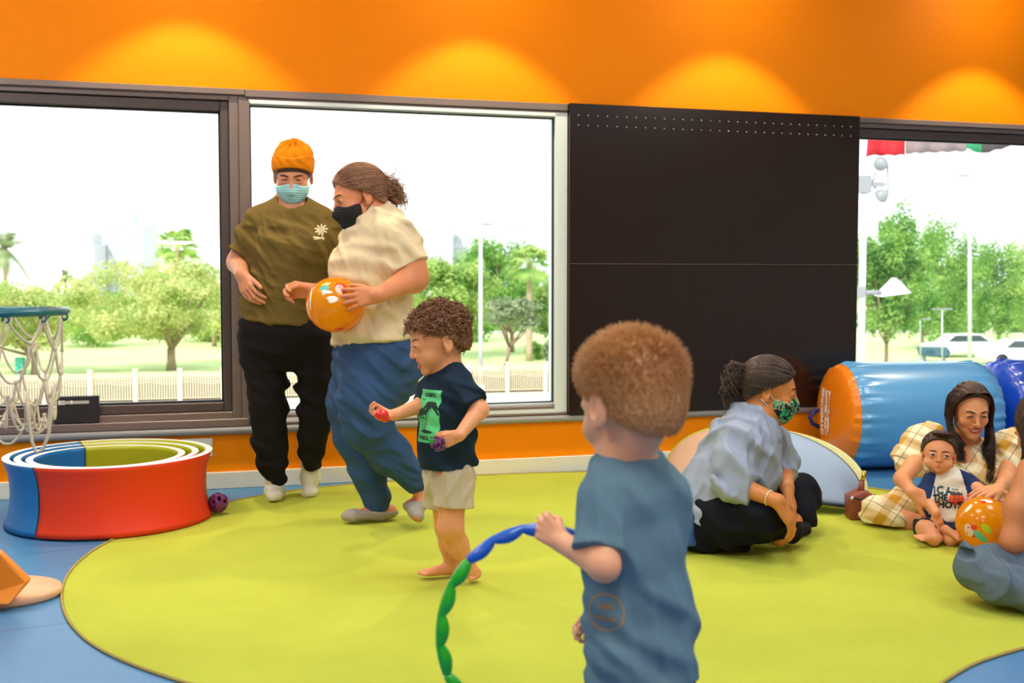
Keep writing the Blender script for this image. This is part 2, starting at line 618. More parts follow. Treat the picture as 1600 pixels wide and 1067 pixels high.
def broad_tree(px, by, cx, top, hw, bot, li, label, n=9000, seed=0, size=.12, lean=0, name='shade_tree', dep=None):
    """px, by: foot of the trunk; cx: crown middle; top, bot, hw: crown in px at the trunk's distance"""
    base = GG(px, by)
    if dep: base = P(px, by, dep); base[2] = GZ
    Y = base[1]; k = Y / FPX
    r = random.Random(seed)
    root = empty(name, base, 0, label, 'tree', 'trees in the park')
    ct = P(cx, (top + bot) / 2, Y)
    hw *= 1.12
    rx, rz = hw * k, (bot - top) / 2 * k
    blobs = []
    for i in range(44):
        a = r.random() * 2 * math.pi; q = math.sqrt(r.random()) * .86
        zz = r.uniform(-.75, .72)
        lim = math.sqrt(max(.05, 1 - zz * zz))
        blobs.append((ct[0] + rx * q * lim * math.cos(a), Y + rx * .9 * q * lim * math.sin(a), ct[2] + rz * zz, rx * r.uniform(.2, .34), rx * r.uniform(.2, .34), rz * r.uniform(.2, .36)))
    obj('foliage', leaves_mesh('foliage', blobs, n, size, seed + 5), M_LEAF[li], root)
    mb = MB()
    h = ct[2] - rz * .75 - GZ
    fork = Vector(base) + Vector((lean * h * .3, 0, max(.7, h * .58)))
    tr = max(.09, min(.22, rx * .05))
    mb.tube([base, Vector(base).lerp(fork, .5) + Vector((lean * .1, 0, 0)), fork], [tr * 1.35, tr, tr * .95], 8)
    for i in range(6):
        b = blobs[i * 4 % 44]
        e = Vector(b[:3])
        m = fork.lerp(e, .5) + Vector((r.uniform(-.2, .2), 0, -.15 * h * .3))
        mb.tube([fork, m, e], [tr * .7, tr * .45, tr * .15], 6)
    mb.build('trunk', M_BARK, root)
    return root


def palm_tree(px, by, ctop, hw, li, label, fan=True, seed=0, dep=None, nf=22, tr=.16, name='palm_tree'):
    base = P(px, by, dep) if dep else GG(px, by)
    base[2] = GZ
    Y = base[1]; k = Y / FPX
    crown = Vector(P(px, ctop, Y))
    r = random.Random(seed)
    root = empty(name, base, 0, label, 'palm', 'trees in the park')
    mb = MB()
    pts = [Vector(base).lerp(crown, i / 8) for i in range(9)]
    mb.tube(pts, [tr * (1.25 - .35 * i / 8) for i in range(9)], 10)
    mb.build('trunk', M_PALMBARK, root)
    L = hw * k
    V = []; F = []
    for i in range(nf):
        az = i * 2.39996 + r.uniform(-.2, .2)
        el = R(r.uniform(-40, 78))
        d = Vector((math.cos(az) * math.cos(el), math.sin(az) * math.cos(el), math.sin(el)))
        side = d.cross(Vector((0, 0, 1))).normalized()
        up = side.cross(d)
        ln = L * r.uniform(.85, 1.1)
        if fan:
            st = crown + d * ln * .42 + Vector((0, 0, -.05 * ln))
            nn = 20
            for j in range(nn):
                a = R(-75 + 150 * j / (nn - 1))
                dd = (d * math.cos(a) + side * math.sin(a)).normalized()
                l2 = ln * .62 * (.8 + .2 * math.cos(a))
                tip = st + dd * l2 + Vector((0, 0, -l2 * (.35 + .3 * r.random())))
                mid = st + dd * l2 * .6 + Vector((0, 0, -l2 * .06))
                w = side.cross(dd).cross(dd)
                pw = dd.cross(up).normalized() * (.035 * L)
                b0 = len(V)
                V += [tuple(st), tuple(mid + pw), tuple(tip), tuple(mid - pw)]
                F.append((b0, b0 + 1, b0 + 2, b0 + 3))
            b0 = len(V); q = side * .02
            V += [tuple(crown - q), tuple(crown + q), tuple(st + q), tuple(st - q)]; F.append((b0, b0 + 1, b0 + 2, b0 + 3))
        else:
            n2 = 22
            prev = crown
            for j in range(n2):
                t = (j + 1) / n2
                p = crown + d * ln * t + Vector((0, 0, -ln * .55 * t * t))
                for sg in (-1, 1):
                    lw = ln * .26 * math.sin(math.pi * min(1, t * .9 + .12)) * r.uniform(.8, 1.1)
                    tip = p + side * sg * lw + d * lw * .5 + Vector((0, 0, -lw * .35))
                    b0 = len(V)
                    V += [tuple(prev), tuple(p), tuple(tip), tuple(prev.lerp(tip, .5))]
                    F.append((b0, b0 + 1, b0 + 2, b0 + 3))
                prev = p
    obj('fronds', np_mesh('fronds', V, F, False), M_LEAF[li], root)
    return root


broad_tree(268, 580, 240, 402, 128, 536, 0, 'wide yellow-green park tree with a forked trunk in left window', 16000, 1)
broad_tree(54, 588, 20, 436, 88, 548, 0, 'park tree behind the basketball net in left window', 9000, 2)
broad_tree(-70, 575, -60, 425, 80, 540, 1, 'park tree at the far left edge outside left window', 5000, 3)
broad_tree(335, 556, 372, 392, 62, 545, 0, 'park tree partly behind the mullion and the person in the olive shirt', 7000, 4, dep=78)
broad_tree(150, 558, 140, 452, 70, 545, 1, 'small green tree far behind the wide park tree', 6000, 14, dep=78)
broad_tree(462, 560, 470, 430, 50, 540, 1, 'park tree seen between the two standing people', 3500, 15, dep=66)
palm_tree(277, 560, 385, 43, 1, 'fan palm rising above the wide tree in left window', True, 1, dep=125, tr=.3)
palm_tree(8, 560, 388, 62, 3, 'feathery date palm at the left edge of left window', False, 2, dep=80)
palm_tree(102, 560, 432, 26, 3, 'small pale palm, the left one of three in the haze', False, 3, dep=110, nf=24)
palm_tree(143, 560, 432, 18, 3, 'small pale palm, the middle one of three in the haze', False, 4, dep=115, nf=22)
palm_tree(196, 560, 412, 14, 1, 'small green palm poking out just above the wide tree', False, 5, dep=100, nf=22)
broad_tree(690, 556, 702, 396, 68, 525, 1, 'leafy green tree beside the person in the cream shirt', 12000, 6, dep=66)
broad_tree(800, 552, 775, 366, 60, 515, 2, 'tall dense green tree behind the lamp post', 12000, 7, dep=72)
broad_tree(650, 552, 640, 400, 40, 520, 2, 'green tree behind the elbow of the cream shirt', 5000, 16, dep=76)
broad_tree(785, 568, 800, 460, 48, 520, 3, 'bare pale forked tree to the left of the fan palm', 1500, 8, lean=.5, name='forked_tree', dep=56)
broad_tree(862, 556, 862, 428, 26, 528, 1, 'green tree at the right edge of middle window', 5000, 9, dep=74)
palm_tree(827, 569, 410, 42, 1, 'tall fan palm with drooping fronds in middle window', True, 9, nf=30, tr=.17, dep=64)
broad_tree(1385, 548, 1390, 318, 56, 528, 2, 'tall bushy tree beside the flag pole in right window', 14000, 10, dep=56, size=.11)
broad_tree(1440, 548, 1458, 326, 62, 532, 2, 'tall bushy tree behind the lamp post in right window', 15000, 11, dep=74, size=.11)
broad_tree(1560, 550, 1562, 366, 44, 535, 2, 'bushy tree right of the lamp post in right window', 9000, 12, dep=78)
broad_tree(1640, 550, 1630, 350, 50, 535, 1, 'bushy tree at the right edge of right window', 6000, 13, dep=70)

for i_, (px, by, hw, tp, li) in enumerate(((-20, 553, 60, 448, 1), (95, 553, 66, 455, 0), (215, 552, 60, 440, 1), (330, 552, 60, 432, 1), (425, 552, 50, 436, 1), (660, 550, 50, 408, 1), (725, 549, 46, 398, 2), (850, 549, 50, 410, 1), (1360, 546, 40, 380, 1), (1495, 546, 44, 392, 1), (1600, 546, 50, 384, 2))):
    broad_tree(px, by, px, tp, hw, 542, li, 'park tree in the back row, number %s of eleven from the left' % ['one', 'two', 'three', 'four', 'five', 'six', 'seven', 'eight', 'nine', 'ten', 'eleven'][i_], 4500, 40 + i_, dep=84 + 16 * (i_ % 3), size=.18)

# hedge
r = empty('hedge', (30, 100, GZ), 0, 'low clipped hedge along the far side of the lawn', 'hedge')
obj('foliage', leaves_mesh('foliage', [(x, 96 + x * .03, GZ + .75, 1.6, .7, .7) for x in np.arange(-60, 70, 2.2)], 12000, .22, 77), M_LEAF[2], r)
for (px, py, w, lab) in ((357, 590, 10, 'spiky green agave by the fence in left window'), (868, 565, 22, 'pale leafy bush at the right edge of middle window'), (835, 562, 16, 'low green bush beneath the fan palm')):
    b = GG(px, py); k = b[1] / FPX
    r = empty('bush', b, 0, lab, 'bush')
    obj('foliage', leaves_mesh('foliage', [(b[0], b[1], GZ + w * k * .8, w * k, w * k, w * k)], 900, .14, px), M_LEAF[3 if w != 16 else 1], r)

# wavy fence
M_FENCE = mat('cream_fence', (232, 218, 188), .7)
FA, FB = np.array([-30.0, 38.9]), np.array([14.0, 50.2])
fl = float(np.linalg.norm(FB - FA)); fd = (FB - FA) / fl
root = empty('park_fence', (FA[0], FA[1], GZ), 0, 'cream fence with wavy rails along the park lawn', 'fence')
npan = int(fl / 1.62)


def FP(t, z): return (FA[0] + fd[0] * t, FA[1] + fd[1] * t, GZ + z)


for i in range(npan + 1):
    t = i * 1.62
    px_ = 800 + FPX * FP(t, 0)[0] / FP(t, 0)[1]
    if px_ < -500: continue
    mb = MB(); c = FP(t, 0)
    mb.box((c[0] - .07, c[1] - .07, GZ), (c[0] + .07, c[1] + .07, GZ + 1.22))
    mb.box((c[0] - .09, c[1] - .09, GZ + 1.22), (c[0] + .09, c[1] + .09, GZ + 1.27))
    mb.build('post', M_FENCE, root)
    if i < npan:
        mb = MB()
        for j in range(16):
            u = t + .1 + j * 1.42 / 15
            w = math.sin(j / 15 * 2 * math.pi)
            c = FP(u, 0)
            mb.box((c[0] - .015, c[1] - .02, GZ + .1), (c[0] + .015, c[1] + .02, GZ + 1.1 + .0 * w))
        for z0, amp in ((.12, 0), (.72, .05), (.82, .055), (.92, .05), (1.02, .04), (1.12, .02)):
            mb.tube([FP(t + 1.62 * q / 12, z0 + amp * math.sin(q / 12 * 2 * math.pi)) for q in range(13)], .013, 4)
        mb.build('wavy_panel', M_FENCE, root)

# lamp posts
M_POLE = mat('white_pole', (206, 210, 214), .4)
M_POLEG = mat('grey_pole', (140, 145, 150), .4)


def lamp_post(px, by, ty, arm, label, dep=None, r0=.09):
    b = P(px, by, dep) if dep else GG(px, by)
    b[2] = GZ; Y = b[1]
    t = P(px, ty, Y)
    root = empty('lamp_post', b, 0, label, 'lamp post', 'park lamp posts')
    mb = MB(); mb.tube([b, (t[0], Y, t[2])], [r0, r0 * .7], 12); mb.lathe([(0, 0), (.22, 0), (.22, .05), (.12, .3), (0, .3)], 12, b); mb.build('pole', M_POLE, root)
    mb = MB()
    for sg in arm:
        mb.tube([(t[0], Y, t[2]), (t[0] + sg * .35, Y, t[2] + .04)], .03, 6)
        mb.box((t[0] + sg * .3 - .22, Y - .1, t[2] + .0), (t[0] + sg * .3 + .22, Y + .1, t[2] + .09))
    mb.build('lamp_head', M_POLEG, root)


lamp_post(751, 612, 352, (1,), 'tall white lamp post in middle window', r0=.10)
lamp_post(1515, 585, 276, (-1,), 'tall white lamp post in right window', r0=.11)
lamp_post(1472, 572, 484, (-1, 1), 'small lamp post among the trees in right window', r0=.05)
lamp_post(1438, 570, 500, (1,), 'short lamp with round head below the bushy trees', r0=.05)

# flag pole with flags and floodlights, near the building
YF = 15.0
b = P(1343, 700, YF); b[2] = GZ; t = P(1343, 40, YF)
root = empty('flag_pole', b, 0, 'thick white pole right beside the black panel outside', 'pole')
mb = MB(); mb.tube([b, (b[0], YF, t[2])], .045, 16); mb.build('mast', M_POLE, root)
mb = MB(); z = P(1343, 288, YF)[2]; mb.box((b[0] - .06, YF - .07, z - .11), (b[0] + .08, YF + .07, z + .11)); mb.box((b[0] + .06, YF - .03, z - .03), (b[0] + .26, YF + .03, z + .03)); mb.build('bracket', M_POLEG, root)
M_LENS = mat('lamp_lens_grey', (150, 152, 156), .3)
for py, lab in ((256, 'round floodlight with dotted face, upper one on the pole'), (307, 'round floodlight facing down, lower one on the pole')):
    c = P(1376, py, YF)
    rr = empty('floodlight', c, 0, lab, 'floodlight')
    rot = Matrix.Rotation(R(90), 3, 'X') if py < 300 else Matrix.Rotation(R(60), 3, 'X') @ Matrix.Rotation(R(25), 3, 'Y')
    mb = MB(); mb.lathe([(0, .1), (.05, .1), (.09, .03), (.095, -.0), (.085, -.01), (0, -.01)], 24, c, rot); mb.build('housing', M_POLEG, rr)
    mb = MB()
    for q in range(8):
        a = q * math.pi / 4
        mb.sphere(Vector(c) + rot @ Vector((.055 * math.cos(a), .055 * math.sin(a), .012 if py < 300 else -.012)), .014, 8, 6)
    mb.sphere(Vector(c) + rot @ Vector((0, 0, .012)), .02, 8, 6)
    mb.build('bulbs', M_LENS, rr)
    mb = MB(); mb.tube([(c[0] - .06, YF, c[2] + (-.1 if py < 300 else .1)), (c[0] - .11, YF, P(1343, 288, YF)[2])], .012, 6); mb.tube([(c[0] + .09, YF, c[2]), (c[0] + .1, YF, P(1343, 288, YF)[2]), (c[0] - .1, YF, P(1343, 288, YF)[2])], .012, 6); mb.build('yoke', M_POLEG, rr)
c = P(1395, 455, YF)
rr = empty('angled_floodlight', c, 0, 'white angled floodlight with triangular hood on the lower arm', 'floodlight')
pp = [P(*q, YF) for q in ((1372, 462), (1400, 434), (1408, 440), (1424, 458), (1378, 464))]
mb = MB(); mb.prism(pp, (0, .18, 0)); mb.build('hood', M_POLE, rr)
mb = MB(); mb.tube([P(1343, 457, YF), P(1376, 457, YF)], .03, 8); mb.box(P(1338, 463, YF) - np.array([0, .07, 0]), P(1350, 448, YF) + np.array([0, .07, 0])); mb.build('arm', M_POLEG, rr)


def flag(name, segs, y0, mats, label):
    rr = empty(name, P(segs[0][0], y0, YF), 0, label, 'flag')
    for i, (x0, x1, ya0, yb0, ya1, yb1, m) in enumerate(segs):
        V = []; F = []; n = 18
        for k in range(n + 1):
            u = k / n; px = x0 + (x1 - x0) * u
            for q in range(5):
                v = q / 4
                yy = (ya0 + (ya1 - ya0) * u) * (1 - v) + (yb0 + (yb1 - yb0) * u) * v
                p = P(px, yy, YF + .05 * math.sin(px * .16 + v * 1.5))
                p[2] += .008 * math.sin(px * .3)
                V.append(p)
        for k in range(n):
            for q in range(4):
                a = k * 5 + q
                F.append((a, a + 1, a + 6, a + 5))
        o = obj('cloth_panel', np_mesh('cloth_panel', V, F, True), m, rr)
        md = o.modifiers.new('thick', 'SOLIDIFY'); md.thickness = .004


M_RED = mat('red_cloth', (214, 40, 52), .7, trans=.3); M_GRN = mat('green_cloth', (60, 176, 120), .7, trans=.3)
M_GRY = mat('grey_cloth', (150, 136, 138), .7, trans=.2); M_DGRY = mat('dark_cloth', (82, 74, 78), .7, trans=.2)
flag('flag', [(1352, 1414, 196, 243, 196, 242, M_RED)], 215, None, 'red flag hanging at the top of right window')
flag('bunting', [(1415, 1510, 196, 240, 196, 236, M_GRY), (1510, 1534, 196, 232, 196, 240, M_GRN), (1534, 1578, 196, 240, 220, 229, M_DGRY)], 215, None, 'long grey and green banner hanging beside the red flag')

# parked vehicles and small things low in right window
M_CAR = mat('white_car_paint', (235, 236, 238), .3, coat=.5); M_CARG = mat('dark_car_glass', (60, 74, 84), .15)
for (px, py, ln, lab) in ((1512, 560, 4.4, 'white parked car low in right window, left of two'), (1606, 572, 4.4, 'white parked car low in right window, at its right edge')):
    b = GG(px, py); b[1] = b[1]
    rr = empty('parked_car', b, 0, lab, 'car')
    prof = [(-2.2, .3), (-2.2, .8), (-1.35, .95), (-.8, 1.42), (.75, 1.45), (1.5, .98), (2.2, .85), (2.25, .3)]
    mb = MB(); mb.prism([(b[0] + x, b[1], GZ + z) for x, z in prof], (0, 1.7, 0)); mb.bevel(.08, 3); mb.build('body', M_CAR, rr, smooth=True)
    mb = MB(); mb.prism([(b[0] + x, b[1] - .01, GZ + z) for x, z in ((-1.2, .98), (-.75, 1.36), (.7, 1.38), (1.3, 1.0))], (0, 1.72, 0)); mb.build('side_window', M_CARG, rr)
    for x in (-1.4, 1.4):
        mb = MB(); mb.lathe([(0, -.1), (.33, -.1), (.33, .1), (0, .1)], 20, (b[0] + x, b[1] + .05, GZ + .33), Matrix.Rotation(R(90), 3, 'X')); mb.build('wheel', M_GASKET, rr)
b = GG(1462, 566)
rr = empty('bench_bin', b, 0, 'dark blue-grey park bin bench below the bushy tree', 'bench')
mb = MB(); mb.prism([(b[0] - .75, b[1], GZ + .35), (b[0] - .9, b[1], GZ + .85), (b[0] + .65, b[1], GZ + .85), (b[0] + .75, b[1], GZ + .35)], (0, .6, 0)); mb.build('seat', mat('blue_grey', (72, 104, 122), .6), rr)
for x_ in (-.6, .5): mb = MB(); mb.box((b[0] + x_, b[1] + .1, GZ), (b[0] + x_ + .1, b[1] + .5, GZ + .36)); mb.build('leg', M_POLEG, rr)
b = GG(48, 586)
tag(MB().box((b[0] - .2, b[1] - 1.3, GZ), (b[0] + .2, b[1] - 1, GZ + .95)).bevel(.03).build('litter_bin', mat('teal_bin', (70, 170, 150), .5)), 'teal litter bin by the tree behind the net', 'bin')

# far buildings; their haze is painted in as pale wall and window colours
M_BLD = mat('hazed_facade', (196, 202, 208), .8)
M_BLDW = mat('hazed_window_band', (172, 184, 194), .4)


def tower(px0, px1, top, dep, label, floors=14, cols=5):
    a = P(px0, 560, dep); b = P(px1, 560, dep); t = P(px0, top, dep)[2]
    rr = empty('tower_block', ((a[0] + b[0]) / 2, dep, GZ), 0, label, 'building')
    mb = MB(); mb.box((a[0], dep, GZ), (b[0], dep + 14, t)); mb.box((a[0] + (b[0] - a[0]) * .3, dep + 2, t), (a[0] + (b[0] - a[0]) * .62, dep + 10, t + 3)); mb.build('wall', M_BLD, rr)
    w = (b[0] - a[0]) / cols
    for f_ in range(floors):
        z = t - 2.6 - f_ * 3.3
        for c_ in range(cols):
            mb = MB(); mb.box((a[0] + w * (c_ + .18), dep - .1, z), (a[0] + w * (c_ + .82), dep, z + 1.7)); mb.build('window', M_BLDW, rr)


tower(171, 226, 350, 330, 'tall pale glass tower in painted haze beyond left window', 12, 6)
tower(132, 150, 380, 320, 'narrow tower painted haze-pale left of the tall glass tower', 9, 3)
tower(590, 640, 372, 340, 'wide pale building in painted haze behind the cream shirt', 8, 6)
tower(655, 706, 352, 330, 'pale tower in painted haze right of the cream shirt', 11, 6)
tower(708, 742, 366, 345, 'narrow tower painted haze-pale beside the lamp post', 9, 4)
tower(792, 838, 350, 350, 'pale tower in painted haze above the fan palm', 10, 5)
# ------------------------------------------------------------------ things in the room
M_LIME = mat('lime_felt', (186, 194, 72), .95, noise=.13, nscale=3.0, bump=.6, bscale=220, spec=.1)
M_LIME2 = mat('rug_binding', (166, 148, 78), .9)


def noise2(x, y, seed=0):
    r = random.Random(seed)
    v = 0
    for _ in range(7):
        a = r.uniform(0, 6.28); f = r.uniform(2.0, 9.0); v = v + np.sin(f * (x * math.cos(a) + y * math.sin(a)) + r.uniform(0, 6.28) + 1.3 * np.sin(1.7 * x + 2.3 * y + r.uniform(0, 6))) / f * 3
    return v / 7


RUGC = (0.34, 4.42)
_rp = [(97, 925), (106, 965), (135, 1006), (205, 1043), (300, 1067), (178, 843), (120, 880), (370, 783), (440, 770), (551, 757), (600, 756), (1380, 767), (1590, 1008), (1520, 1035), (1440, 1067)]
_ra = []
for q in _rp:
    g = G(*q)[:2] - np.array(RUGC)
    _ra.append((math.atan2(g[1], g[0]) % (2 * math.pi), float(np.hypot(*g))))
for ang, rad in ((R(97), 1.64), (R(80), 1.72), (R(65), 1.83), (R(8), 2.02), (R(-12), 2.02), (R(-28), 1.90), (R(-75), 1.93), (R(-95), 1.93)):
    _ra.append((ang % (2 * math.pi), rad))
_ra.sort()
_aa = np.array([a for a, _ in _ra]); _rr = np.array([b for _, b in _ra])


def rug_r(a):
    a = np.asarray(a) % (2 * math.pi)
    s = 0; w = 0
    for o in np.linspace(-.16, .16, 9):
        s = s + np.interp((a + o) % (2 * math.pi), np.r_[_aa - 2 * math.pi, _aa, _aa + 2 * math.pi], np.r_[_rr, _rr, _rr])
        w += 1
    return s / w


na, nr = 360, 90
V = []
for j in range(nr + 1):
    u = (j / nr) ** .8
    a = np.arange(na) * 2 * math.pi / na
    r_ = rug_r(a) * u
    x = RUGC[0] + r_ * np.cos(a); y = RUGC[1] + r_ * np.sin(a)
    z = .0045 + .004 * np.maximum(0, noise2(x * 1.6, y * 1.6, 3)) + (.0035) * np.maximum(0, noise2(x * 5, y * 5, 8))
    if j == nr: z = z * 0 + .001
    V.append(np.stack([x, y, z], 1))
V = np.concatenate(V)
F = []
for j in range(nr):
    for i in range(na):
        F.append((j * na + i, j * na + (i + 1) % na, (j + 1) * na + (i + 1) % na, (j + 1) * na + i))
rug = obj('round_rug', np_mesh('round_rug', V, F), M_LIME)
for p_ in rug.data.polygons: pass
rug.data.flip_normals()
tag(rug, 'big round lime green felt rug on the blue floor', 'rug')
mb = MB()
e = V[-na:]
mb.tube([(x, y, .004) for x, y, z in e], .0055, 6, closed=True)
mb.build('bound_edge', M_LIME2, rug)

# ---- nested foam ring segments
RC = np.array([-1.752, 4.905]); RH = .285
M_FW = mat('foam_top_white', (238, 232, 222), .5)
M_FB = mat('foam_blue', (28, 118, 186), .38, noise=.04, nscale=4)
M_FR = mat('foam_red', (238, 56, 4), .55, noise=.04, nscale=4)
M_FG = mat('foam_lime', (176, 178, 12), .4, noise=.04, nscale=4)
# angle 0 = +x; front (towards camera) = -90 deg
segs = [('red', M_FR, -113, 8, 'long red foam ring segment facing the camera'), ('lime', M_FG, 8, 128, 'yellow-green foam ring segment on the window side'), ('blue', M_FB, 128, 247, 'blue foam ring segment on the left')]
where = ['outermost of three nested rings', 'middle of three nested rings', 'innermost of three nested rings']
for k, (ro, ri) in enumerate(((.432, .402), (.378, .350), (.325, .296))):
    for nm, m_, a0, a1, lab in segs:
        pr = []
        N = 14
        h = RH - (.0 if k == 0 else .004 * k)
        for i in range(N + 1):
            z = h * i / N
            q = abs(2 * i / N - 1)
            pr.append((ro - (.028 if k == 0 else .004) * (1 - q ** 2.2), z + .0095))
        for i in range(N, -1, -1):
            z = h * i / N
            pr.append((ri - (.0 if k == 2 else .0), z + .0095))
        mb = MB()
        mb.lathe(pr, 40, (RC[0], RC[1] - (0, .018, .036)[k], 0), None, 0, R(a0 + .5), R(a1 - .5), closed_prof=True)
        me = mb.mesh('foam_ring_segment')
        me.materials.append(m_); me.materials.append(M_FW)
        for p_ in me.polygons:
            if p_.normal.z > .8: p_.material_index = 1; p_.use_smooth = False
        o = obj('foam_ring_segment', me, m_)
        tag(o, lab + ', ' + where[k], 'foam segment', 'nested foam ring segments')

# ---- perforated purple ball
def holed_ball(c, r, m_, label, name='perforated_ball', cat='ball', hr=.21, rotz=.4, seg=96, rg=64):
    bmx = bmesh.new()
    bmesh.ops.create_icosphere(bmx, subdivisions=5, radius=r)
    dirs = []
    g = (1 + 5 ** .5) / 2
    for a in (-1, 1):
        for b in (-g, g):
            dirs += [(0, a, b), (a, b, 0), (b, 0, a)]
    for a in (-1, 1):
        for b in (-1, 1):
            for c_ in (-1, 1): dirs.append((a, b, c_))
    dirs += [(0, a / g, b * g) for a in (-1, 1) for b in (-1, 1)]
    rot = Matrix.Rotation(rotz, 3, 'Z') @ Matrix.Rotation(.5, 3, 'X')
    dirs = [(rot @ Vector(d)).normalized() for d in dirs[:26]]
    kill = [f for f in bmx.faces if any((f.calc_center_median().normalized() - d).length < hr for d in dirs)]
    bmesh.ops.delete(bmx, geom=kill, context='FACES')
    for f in bmx.faces: f.smooth = True
    me = bpy.data.meshes.new(name); bmx.to_mesh(me); bmx.free()
    me.transform(Matrix.Translation(Vector([float(v) for v in c])))
    o = obj(name, me, m_)
    md = o.modifiers.new('shell', 'SOLIDIFY'); md.thickness = r * .09; md.offset = -1
    return tag(o, label, cat)


M_PURP = mat('purple_plastic', (112, 28, 108), .32, coat=.3)
g = G(341, 802, .010)
holed_ball((g[0], g[1] - .0, .012 + .046), .045, M_PURP, 'purple plastic ball full of round holes beside the foam rings')

# ---- toy basketball hoop
HD = 3.2
hz = P(50, 487, HD)[2]
hc = np.array([P(-16, 487, HD)[0], HD, hz])
HR_ = P(96, 487, HD)[0] - hc[0]
M_TEAL = mat('teal_plastic', (14, 104, 112), .35, coat=.3)
M_ROPE = mat('net_cord', (222, 206, 180), .8)
root = empty('basketball_hoop', (hc[0] - .42, hc[1], 0), 0, 'teal toy basketball hoop with a slack cord net at left edge', 'basketball hoop')
mb = MB(); mb.tube([(hc[0] + HR_ * math.cos(a), hc[1] + HR_ * math.sin(a), hz) for a in np.linspace(0, 2 * math.pi, 48, endpoint=False)], .011, 10, closed=True)
mb.box((hc[0] - HR_ - .2, hc[1] - .05, hz - .02), (hc[0] - HR_ + .01, hc[1] + .05, hz + .01))
mb.build('rim', M_TEAL, root)
mb = MB(); mb.prism([(hc[0] - HR_ - .2, hc[1] - .012, hz - .02), (hc[0] - .05, hc[1] - HR_ * .0 - .012, hz - .012), (hc[0] - HR_ + .03, hc[1] - .012, hz - .10), (hc[0] - HR_ - .2, hc[1] - .012, hz - .22)], (0, .024, 0)); mb.build('rim_brace', M_TEAL, root)
mb = MB(); mb.box((hc[0] - HR_ - .23, hc[1] - .3, hz - .1), (hc[0] - HR_ - .2, hc[1] + .3, hz + .36)); mb.bevel(.012, 3); mb.build('backboard', mat('board_white', (235, 235, 235), .4), root)
mb = MB(); mb.tube([(hc[0] - HR_ - .25, hc[1], .08), (hc[0] - HR_ - .25, hc[1], hz + .1)], .03, 14); mb.build('pole', M_TEAL, root)
mb = MB(); mb.box((hc[0] - HR_ - .5, hc[1] - .25, 0), (hc[0] - HR_ - .02, hc[1] + .25, .09)); mb.bevel(.03, 3); mb.build('base', M_TEAL, root)
nn = 12
top = [np.array([hc[0] + HR_ * math.cos(a), hc[1] + HR_ * math.sin(a), hz - .012]) for a in np.linspace(0, 2 * math.pi, nn, endpoint=False) + .1]
for p in top:
    mb = MB(); mb.tube([p + np.array([.009 * math.cos(t), 0, -.004 + .009 * math.sin(t)]) for t in np.linspace(0, 2 * math.pi, 12, endpoint=False)], .0028, 5, closed=True); mb.build('hook', M_TEAL, root)
# net: rows of knots; slack loops
rr_ = random.Random(4)
rows = []
for j, (dz, sc) in enumerate(((0, 1), (.085, .88), (.165, .74), (.235, .60), (.28, .5))):
    row = []
    for i in range(nn):
        a = 2 * math.pi * (i + .5 * (j % 2)) / nn + .1
        rad = HR_ * sc * (1 + rr_.uniform(-.06, .06))
        row.append(np.array([hc[0] + .05 * j * .35 + rad * math.cos(a), hc[1] + rad * math.sin(a), hz - .012 - dz + (rr_.uniform(-.02, .02) if j else 0)]))
    rows.append(row)
mb = MB()


def cordp(a, b, sag, n=8):
    a = np.array(a); b = np.array(b)
    return [a + (b - a) * t + np.array([0, 0, -sag * 4 * t * (1 - t)]) for t in np.linspace(0, 1, n)]


for j in range(4):
    for i in range(nn):
        k1 = i; k2 = (i - 1) % nn if j % 2 == 0 else (i + 1) % nn
        for k in (k1, k2):
            mb.tube(cordp(rows[j][i], rows[j + 1][k], .012 + .01 * j + rr_.uniform(0, .01)), .0034, 6)
for j in range(1, 5):
    for p in rows[j]: mb.sphere(p, .0068, 8, 6)
for i in range(0, nn, 2):
    mb.tube(cordp(rows[4][i], rows[4][(i + 2) % nn], .035 + .01 * (i % 3), 12), .0036, 6)
lo = P(55, 705, HD - .1)
a_ = P(42, 612, HD - .1); b_ = P(86, 600, HD - .1)
pts = [a_, P(44, 650, HD - .1), P(50, 690, HD - .1), P(57, 707, HD - .1), P(66, 703, HD - .1), P(76, 680, HD - .1), P(80, 645, HD - .1), b_]
mb.tube(pts, .0045, 6)
mb.tube([rows[4][10], a_], .0045, 6); mb.tube([rows[3][11], b_], .0045, 6)
mb.build('net', M_ROPE, root)

# ---- small black box on the sill
def on_wall(px, py, t):
    """point above wall plane shifted t towards the room"""
    d = ray(px, py); n = WN
    O = WO - WN * t
    k = ((O - CAMP) @ n) / (d @ n)
    return CAMP + d * k


p = on_wall(119, 658, .03)
q0 = (p - WO) @ WU
q1a = (on_wall(84, 658, .03) - WO) @ WU; q1b = (on_wall(155, 658, .03) - WO) @ WU
r = wall_root('black_box', q0, 0, .352, label='small black box device with a pale slot standing on the window sill', cat='device')
mb = MB(); mb.box((q1a, -.018, .353), (q1b, .018, .485)); mb.bevel(.004, 2)
me = mb.mesh('case'); o = obj('case', me, mat('matte_black', (30, 30, 32), .5), None); o.location = WO; o.rotation_euler = (0, 0, WA); parent_keep(o, r)
mb = MB(); mb.box((q1a + .03, -.0195, .449), (q1b - .045, -.017, .464))
me = mb.mesh('slot'); o = obj('slot', me, mat('slot_silver', (190, 186, 176), .35), None); o.location = WO; o.rotation_euler = (0, 0, WA); parent_keep(o, r)
mb = MB(); mb.box((q1a + .075, -.0205, .449), (q1a + .085, -.017, .466)); mb.box((q1a + .02, -.0195, .446), (q1a + .05, -.017, .467))
me = mb.mesh('button'); o = obj('button', me, M_FW, None); o.location = WO; o.rotation_euler = (0, 0, WA); parent_keep(o, r)

